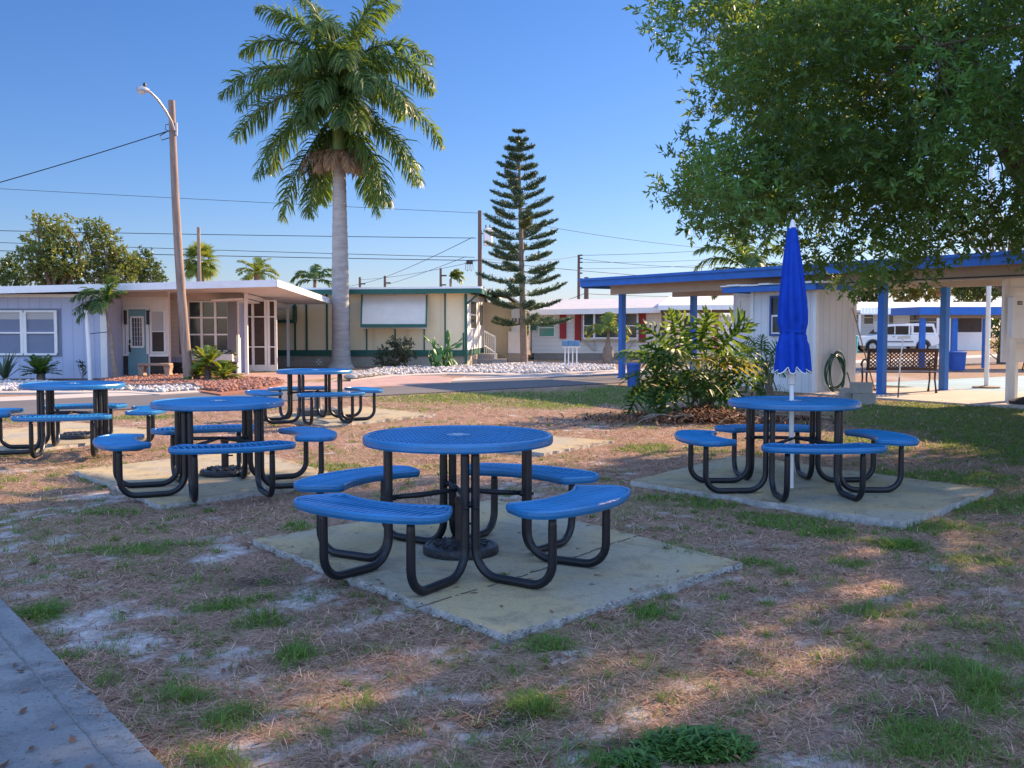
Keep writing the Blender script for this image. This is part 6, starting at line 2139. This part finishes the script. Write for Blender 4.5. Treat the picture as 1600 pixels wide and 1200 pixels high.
def philodendron(lab, base, n, cen, rad, size, seed, extra=(), yellow=0):
    rs = random.Random(seed)
    base = Vector(base)
    t = thing('philodendron', lab, 'plant', base, 0, 'split leaf philodendrons by the shed')
    stems = MB()
    lst = []
    for i in range(n):
        a = i * 2.39996 + rs.gauss(0, .2)
        f = (i + .5) / n
        e = math.asin(max(-.5, min(.98, 1.0 - 1.45 * f))) + rs.gauss(0, .12)
        d = Vector((math.cos(a) * math.cos(e), math.sin(a) * math.cos(e), math.sin(e)))
        p = Vector(cen) + Vector((d.x * rad[0], d.y * rad[1], d.z * rad[2])) * rs.uniform(.55, 1.05)
        lst.append((p, d, size * rs.uniform(.7, 1.15)))
    for p, d, s in extra: lst.append((Vector(p), Vector(d), s))
    for i, (p, d, s) in enumerate(lst):
        x = (d * .9 + Vector((0, 0, rs.uniform(-.75, .05)))).normalized()
        up = Vector((0, 0, 1)) + Vector((d.x, d.y, 0)) * .8 + Vector((rs.gauss(0, .3), rs.gauss(0, .3) - .25, 0))
        z = up - x * up.dot(x); z.normalize(); y = z.cross(x)
        me = PHY if i in (n // 2, n // 3)[:yellow] else PHL[i % 5]
        o = link('leaf', me, t, p)
        o.rotation_euler = Matrix((x, y, z)).transposed().to_euler()
        o.scale = (s, s, s)
        b0 = Vector((rs.gauss(0, .12), rs.gauss(0, .1), rs.uniform(.1, .35)))
        mid_ = b0.lerp(p, .6) + Vector((0, 0, .18))
        stems.tube([b0, b0.lerp(mid_, .5) + Vector((0, 0, .06)), mid_, p], [.014, .012, .010, .008], 6)
    stems.build('petiole', M['stemgreen'], t, True)
    tr_ = MB()
    for k in range(4):
        a = rs.uniform(0, 6.28)
        tr_.tube([(.2 * math.cos(a), .15 * math.sin(a), -.05), (.12 * math.cos(a), .1 * math.sin(a), .25), (.1 * math.cos(a + .7), .1 * math.sin(a + .7), .5)], [.07, .06, .05], 9)
    tr_.build('stem', M['bark'], t, True)
    return t
b = gp(1098, 648)
philodendron('big sprawling split leaf philodendron between the pavilion post and the right table', b, 46, (-.10, 0, .68), (.72, .64, .52), .70, 3,
             extra=[((-1.0, -.3, .42), (-1, -.2, -.5), .50), ((-.50, -.2, 1.30), (-.1, -.2, 1), .42), ((.05, -.1, 1.12), (.2, -.3, .8), .40), ((.42, -.1, 1.0), (.7, -.3, .4), .42), ((-.75, -.3, .85), (-1, -.3, -.2), .52), ((-.62, -.35, .60), (-.8, -.5, -.5), .52)], yellow=2)
b = gp(1196, 622)
philodendron('smaller long stalked philodendron in front of the shed', b, 20, (-.08, 0, .78), (.36, .3, .30), .30, 8, extra=[((.30, -.1, 1.0), (.6, -.2, .8), .24), ((.22, -.1, .95), (.4, -.2, .9), .24)])
# leaf litter and dead roots under the big one
X = rng.normal(gp(1095, 655).x, .75, 5200); Y = rng.normal(gp(1095, 655).y, .42, 5200)
n = len(X)
tag(link('leaf_litter', blades('leaf_litter', X, Y, rng.uniform(.06, .28, n), rng.uniform(.008, .03, n), rng.uniform(-.1, .8, n), M['litter'], z=np.full(n, .0) + rng.uniform(0, .16, n) * np.exp(-((X - gp(1105, 655).x) / .6) ** 2), bend=.9)), kind='stuff')
rt = MB()
for k in range(26):
    p = Vector((random.gauss(gp(1120, 655).x, .55), random.gauss(gp(1120, 657).y, .25), .02))
    a = random.uniform(0, 6.28); l_ = random.uniform(.3, .9)
    pts = [p + Vector((math.cos(a + .5 * math.sin(i)) * l_ * i / 5, math.sin(a + .4 * math.sin(i * 1.3)) * l_ * i / 5, .09 * math.sin(i * .63 * 1.0))) for i in range(6)]
    rt.tube(pts, [.014] * 6, 5)
tag(rt.build('dead_roots', mat('dead_root', (.25, .2, .16), .9, .3, 12), None, True), 'tangle of pale dead roots lying under the big philodendron', 'roots')
# low rosette by the shed wall
b = gp(1216, 618); b.y -= .1
o = link('ground_plant', weed_mesh(620, .26, .2, .26, 'ground_plant'), None, (b.x, b.y, 0)); o.scale = (1, 1, 1)
tag(o, 'low leafy green plant at the foot of the shed wall', 'plant')

# ---------------------------------------------------------------- garden plants by the houses
def spiky(name, lab, base, n, L, w, m, emin=10, emax=85, bend=.3):
    a = rng.uniform(0, 2 * np.pi, n); e = np.radians(rng.uniform(emin, emax, n))
    me = blades(name, np.zeros(n) + np.cos(a) * .03, np.zeros(n) + np.sin(a) * .03, L * rng.uniform(.7, 1.1, n), np.full(n, w), e, M[m], z=np.full(n, .05), bend=bend, az=a)
    o = link(name, me, None, base)
    return tag(o, lab, 'plant')
q = at(8, 596, 27.2); q.z = 0.02
spiky('agave', 'long bladed grey green agave at the left edge before the blue wall', q, 22, .95, .08, 'agave', 25, 80, .25)
q = at(64, 594, 27.0); q.z = 0.02
small_palm('cycad', 'dark spiky cycad under the double window', q, [((0, 0, 0), .12), ((0, 0, .18), .1)],
           [(a * 24, e, 30, .55) for a, e in zip(range(26), [20, 50, 70, 35, 60, 10, 45, 80, 25, 55] * 3)], .16, M['palmleaf'], (0, 0, .18), .03, 18, .1, tm_='bark', plum=.1)
q = at(130, 594, 27.4); q.z = 0.02
t = thing('small_shrub', 'tiny dark leafed shrub against the blue wall beside the stake', 'shrub', q)
lb = MB()
for k in range(4): lb.tube([(0, 0, 0), (random.gauss(0, .08), 0, .3), (random.gauss(-.03, .12), random.gauss(0, .05), .42 - .1 * k)], .008, 5)
lb.build('stem', M['bark'], t)
P, D = blob_points([((-.06, 0, .42), .10), ((.08, 0, .2), .08), ((.0, 0, .33), .06)], 2500, .2)
V, Q = twig_leaves(P, D, 3, .03, .06, .035); link('foliage', np_mesh('foliage', V, Q, M['shrub']), t)
q = at(331, 598, 26.3); q.z = .05
for dx, dy, hz_, n_, L_, lab in ((-.10, 0, .42, 22, .55, 'tallest yellow green cycad right of the leaning pole'), (-.42, .1, .12, 16, .42, 'low cycad close to the leaning pole'), (.34, -.1, .08, 18, .5, 'low yellow cycad on the mulch away from the leaning pole')):
    small_palm('cycad', lab, q + Vector((dx, dy, 0)), [((0, 0, 0), .10), ((0, 0, hz_), .08)],
               [(a * 49, e, 40, L_) for a, e in zip(range(n_), [20, 50, 75, 35, 60, 10, 45, 80, 25, 65] * 3)], .17, M['palmleaf_light'], (0, 0, hz_), .035, 18, .15, tm_='litterbark' if 'litterbark' in M else 'bark', grp='cycads by the leaning pole', plum=.12)
# plants in the window box
P, D = blob_points(pblobs([(306, 551, 4), (318, 552, 3), (346, 550, 4), (358, 552, 4.5), (364, 556, 4), (333, 553, 2.5)], Ym - .2, .05), 1800, .2)
V, Q = twig_leaves(P, D, 3, .04, .07, .04)
bxp = thing('box_plant', 'trailing green plants in the white window box', 'plant', (wx(330, Ym), Ym - .2, .75))
link('foliage', np_mesh('foliage', V - np.array(bxp.location), Q, M['shrub']), bxp)
# dark shrub and prickly pears before the cream house
q = at(617, 578, 35.6); q.z = .03
t = thing('shrub', 'rounded dark olive shrub before the awning of the cream house', 'shrub', q)
bl = pblobs([(598, 552, 12), (615, 545, 14), (632, 545, 12), (638, 535, 8), (605, 565, 12), (625, 562, 14), (590, 563, 6), (618, 532, 7), (642, 556, 6)], 35.6, .3)
P, D = blob_points(bl, 900, .25)
V, Q = twig_leaves(P, D, 6, .10, .09, .04); link('foliage', np_mesh('foliage', V - np.array(t.location), Q, M['shrub']), t)
lb = MB()
for c, r in bl: limb(lb, q, c, .025, .008, .15, 4)
lb.build('stem', M['bark'], t, True, world=True)

def pad_mesh():
    mb = MB(); n, m_ = 14, 8
    vs, fs = [], []
    for j in range(m_ + 1):
        ph = math.pi * j / m_
        for k in range(n):
            a = 2 * math.pi * k / n
            w0 = math.sin(ph) ** .8 * (.7 + .3 * (j / m_ < .6))
            vs.append((.34 * w0 * math.cos(a), .075 * w0 * math.sin(a), .5 - .5 * math.cos(ph)))
    for j in range(m_):
        for k in range(n): fs.append((j * n + k, j * n + (k + 1) % n, (j + 1) * n + (k + 1) % n, (j + 1) * n + k))
    return MB().add(vs, fs).mesh('pad', M['cactus'], True)
PAD = pad_mesh()
def prickly(lab, base, chains, seed, size):
    rs = random.Random(seed)
    t = thing('prickly_pear', lab, 'cactus', base, 0, 'prickly pear cacti before the cream house')
    for ch in range(chains):
        p = Vector((rs.gauss(0, .12), rs.gauss(0, .12), -.03)); tilt = rs.gauss(0, .35); yaw = rs.uniform(0, 3.1)
        for lv in range(rs.randint(2, 5)):
            s = size * rs.uniform(.75, 1.2)
            o = link('pad', PAD, t, p, (0, 0, 0), (s, s, s))
            Mx = Matrix.Rotation(tilt, 3, 'Y') @ Matrix.Rotation(yaw, 3, 'Z')
            o.rotation_euler = Mx.to_euler()
            p = p + Mx @ Vector((rs.uniform(-.1, .1), 0, .92)) * s
            tilt = max(-1.25, min(1.25, tilt + rs.gauss(0, .5))); yaw += rs.gauss(0, .5)
    return t
q = at(682, 578, 35.2); q.z = .03
prickly('broad bright prickly pear in the middle of the cream house front', q, 12, 4, .30)
q = at(704, 566, 35.9); q.z = .03
prickly('taller thin prickly pear left of the green corner post', q, 6, 12, .30)
# yellow shrub far right, low scrub
q = at(1567, 548, 40)
t = thing('flower_bed', 'bright yellow shrub far across the court left of the notice board', 'shrub', (q.x, 40, 0))
P, D = blob_points([((0, 0, .75), (.7, .4, .32)), ((.7, .2, .6), (.5, .4, .25))], 700, .2)
V, Q = twig_leaves(P, D, 6, .08, .09, .05); link('foliage', np_mesh('foliage', V, Q, M['treeyellow']), t)
lb = MB()
for k in range(6): lb.tube([(0, 0, 0), (random.gauss(.2, .4), random.gauss(0, .2), .6)], .02, 5)
lb.build('stem', M['bark'], t)
# stones round the palm and pebble bed edge
stn = []
for i in range(9):
    x = 548 + i * 6.0 + random.uniform(-1, 1)
    q = gp(x, 595 - i * .8)
    mb = MB(); s = random.uniform(.10, .17)
    vs, fs = [], []
    for j in range(6):
        ph = math.pi * j / 5
        for k in range(9):
            a = 2 * math.pi * k / 9; rr = s * math.sin(ph) * random.uniform(.85, 1.1) + .003
            vs.append((rr * math.cos(a) * 1.2, rr * math.sin(a), s * .75 * (1 - math.cos(ph)) * .7))
    for j in range(5):
        for k in range(9): fs.append((j * 9 + k, j * 9 + (k + 1) % 9, (j + 1) * 9 + (k + 1) % 9, (j + 1) * 9 + k))
    o = MB().add(vs, fs).build('edging_stone', M['concblock'], None, True)
    o.location = (q.x, q.y, .03)
    tag(o, 'pale rounded stone in the row edging the pebble bed by the royal palm', 'stone', 'edging stones')
# ================================================================== POLES AND WIRES
Yp = 26.2
q = at(295, 598, Yp); q.z = .03
top = at(268, 157, Yp)
lp = thing('utility_pole', 'leaning weathered wooden pole with a street lamp on a curved arm', 'pole', q)
def lpt(t): return q.lerp(top, t) + Vector((.10 * math.sin(math.pi * t) * -.6, 0, 0))
MB().tube([lpt(t) for t in np.linspace(0, 1, 14)], [.125 - .045 * t for t in np.linspace(0, 1, 14)], 14).build('shaft', M['pole'], lp, True, world=True)
a0 = at(272, 203, Yp - .1); 
pa = [a0, at(268, 190, Yp - .25), at(258, 172, Yp - .5), at(246, 155, Yp - .7), at(236, 145, Yp - .85), at(229, 140.5, Yp - .92)]
ar = MB().tube(pa, .03, 10); ar.bar(a0 + Vector((0, .1, -.12)), a0 + Vector((0, .1, .2)), .1, .06)
aro = ar.build('lamp_arm', M['greymetal'], lp, True, world=True)
hd = MB()
c0, c1 = at(233, 141.5, Yp - .9), at(213, 139, Yp - 1.05)
hd.tube([c0, c0.lerp(c1, .25), c0.lerp(c1, .6), c0.lerp(c1, .9), c1], [.04, .075, .10, .075, .02], 12)
ho = hd.build('lamp_head', M['greymetal'], lp, True, world=True)
m_ = c0.lerp(c1, .62)
MB().lathe([(.03, -.12), (.085, -.07), (.09, -.045), (.03, -.04)], 14, m_ + Vector((0, 0, .0))).build('lens', M['glasspv'], lp, True, world=True)
MB().lathe([(.035, 0), (.04, .02), (.04, .09), (.025, .11)], 12, c0.lerp(c1, .35) + Vector((0, 0, .06))).build('photocell', M['dark'], lp, True, world=True)
f = MB(); f.tube([at(269, 203, Yp), at(262, 205, Yp - .1), at(250, 212, Yp), at(253, 219, Yp), at(268, 214, Yp)], .012, 6); f.tube([at(268, 193, Yp), at(259, 195, Yp), at(258, 202, Yp), at(265, 206, Yp)], .010, 6)
f.build('service_loop', M['wire'], lp, world=True)

def upole(lab, px, ytop, Y, r=.14, m='poledark', name='utility_pole', lean=0):
    t = thing(name, lab, 'pole', (wx(px, Y), Y, 0), 0, None)
    zt_ = at(px, ytop, Y).z
    MB().tube([(0, 0, -.1), (lean * .5, 0, zt_ * .5), (lean, 0, zt_)], [r, r * .9, r * .75], 12).build('shaft', M[m], t, True)
    return t, zt_
pA, zA = upole('dark utility pole with a pale transformer can beside the star pine', 750, 329, 62, .15)
tc_ = MB().lathe([(.02, .0), (.27, .0), (.28, .05), (.28, .92), (.30, .94), (.30, .99), (.16, 1.05), (.02, 1.06)], 20, (at(762.5, 384, 62).x - pA.location.x, -.05, at(762, 384, 62).z)).build('transformer', M['whitemetal'], pA, True)
f = MB()
for dx in (-.12, .12): f.lathe([(.03, 0), (.06, .05), (.03, .1), (.06, .15), (.02, .2)], 8, (at(762.5, 384, 62).x - pA.location.x + dx, -.05, at(762, 384, 62).z + 1.05))
f.box(0, .25, -.04, .04, at(762, 366, 62).z, at(762, 364, 62).z)
f.build('insulator', M['plasticgrey'], tc_)
f = MB(); z_ = at(735, 407, 62).z; x_ = at(735, 407, 62).x - pA.location.x
f.tube([(0, 0, z_), (x_ * .5, 0, z_ + .02), (x_ * 1.4, 0, z_)], .03, 6); f.box(x_ - .25, x_ + .15, -.1, .1, z_ - .22, z_ - .03)
for k in range(5): f.tube([(x_ - .3 + .1 * k, 0, z_ - .1), (x_ - .3 + .12 * k, 0, z_ - .55 - .1 * (k % 2)), (x_ - .2 + .1 * k, 0, z_ - .6)], .014, 5)
f.build('splice_box', M['dark'], pA, world=False)
pB, zB = upole('thin dark pole with small insulators left of the pavilion roof end', 904, 398, 78, .13)
f = MB()
for y in (399, 404, 410, 419, 427, 436):
    z_ = at(904, y, 78).z; f.box(.08, .28, -.03, .03, z_ - .04, z_ + .06)
f.build('insulator', M['dark'], pB)
pC, zC = upole('short brown pole standing before the cabbage palm', 313, 355, 47.0, .10, 'pole')
pD, zD = upole('far dark pole, left of the two short ones over the cream house roof', 563, 433, 105, .16)
pE, zE = upole('far dark pole, right of the two short ones over the cream house roof', 602, 431, 100, .16)
pF, zF = upole('far pole just left of the wind blown palm over the cream house roof', 689, 419, 95, .15)
pG, zG = upole('stout grey stub pole just left of the pavilion roof end', 916, 433, 70, .20)
for p_, z_ in ((pD, zD), (pE, zE), (pF, zF)):
    f = MB(); f.box(-.1, .55, -.06, .06, z_ - .75, z_ - .62); f.box(-.1, .5, -.06, .06, z_ - 1.6, z_ - 1.48); f.build('crossarm', M['dark'], p_)

def wire(lab, a, b, sag=.25, r=.014, n=14):
    a, b = at(*a), at(*b)
    pts = []
    for i in range(n + 1):
        t = i / n
        p = a.lerp(b, t); p.z -= sag * 4 * t * (1 - t); pts.append(p)
    o = MB().tube([p - a for p in pts], r, 5).build('power_line', M['wire'])
    o.location = a
    return tag(o, lab, 'wire', 'overhead wires')
wire('wire dropping from the lamp pole to the left edge', (-340, 372, 27), (262, 205, 26.1), .12, .013)
wire('thin high wire from the left edge to the top of the transformer pole', (-900, 243, 55), (750, 333, 62), .10, .013)
wire('upper of the three dark wires crossing behind the lamp pole', (-900, 337, 58), (744, 372, 62), .16, .02)
wire('middle of the three dark wires crossing behind the lamp pole', (-900, 338, 58), (742, 402, 62), .22, .017)
wire('lowest of the three dark wires crossing behind the lamp pole', (-900, 364, 58), (742, 407, 62), .16, .022)
wire('wire slanting down from the transformer pole to the right short far pole', (738, 371, 62), (602, 433, 100), .1, .02)
wire('wire slanting from the right short far pole on to the left edge of the roof', (602, 433, 100), (540, 448, 120), .1, .02)
wire('thin wire slanting from the splice box to the far roof line', (728, 401, 62), (600, 446, 110), .1, .016)
wire('thin wire slanting from the transformer pole to the left short far pole', (744, 408, 62), (563, 437, 105), .2, .014)
wire('wire from the transformer pole top passing high behind the star pine', (752, 334, 62), (1110, 388, 80), .25, .015)
wire('wire from the transformer pole level behind the star pine to the insulator pole', (752, 404, 62), (904, 400, 78), .25, .018)
wire('wire sloping from the transformer pole to the foot of the insulator pole', (752, 408, 62), (1215, 442, 95), .2, .02)
wire('top wire rising right from the insulator pole toward the oak', (905, 399, 78), (1180, 386, 88), .12, .017)
wire('second wire rising right from the insulator pole', (905, 410, 78), (1180, 401, 88), .15, .015)
wire('third wire leaving the insulator pole to the right', (905, 420, 78), (1190, 408, 88), .15, .014)
wire('lower wire leaving the insulator pole toward the pavilion roof', (905, 404, 78), (1100, 418, 82), .15, .015)
wire('wire curving from the stub pole left behind the star pine', (914, 458, 70), (828, 474, 66), .25, .02)
wire('doubled low wire running right from the stub pole under the roof', (918, 459, 70), (1150, 462, 80), .12, .02)
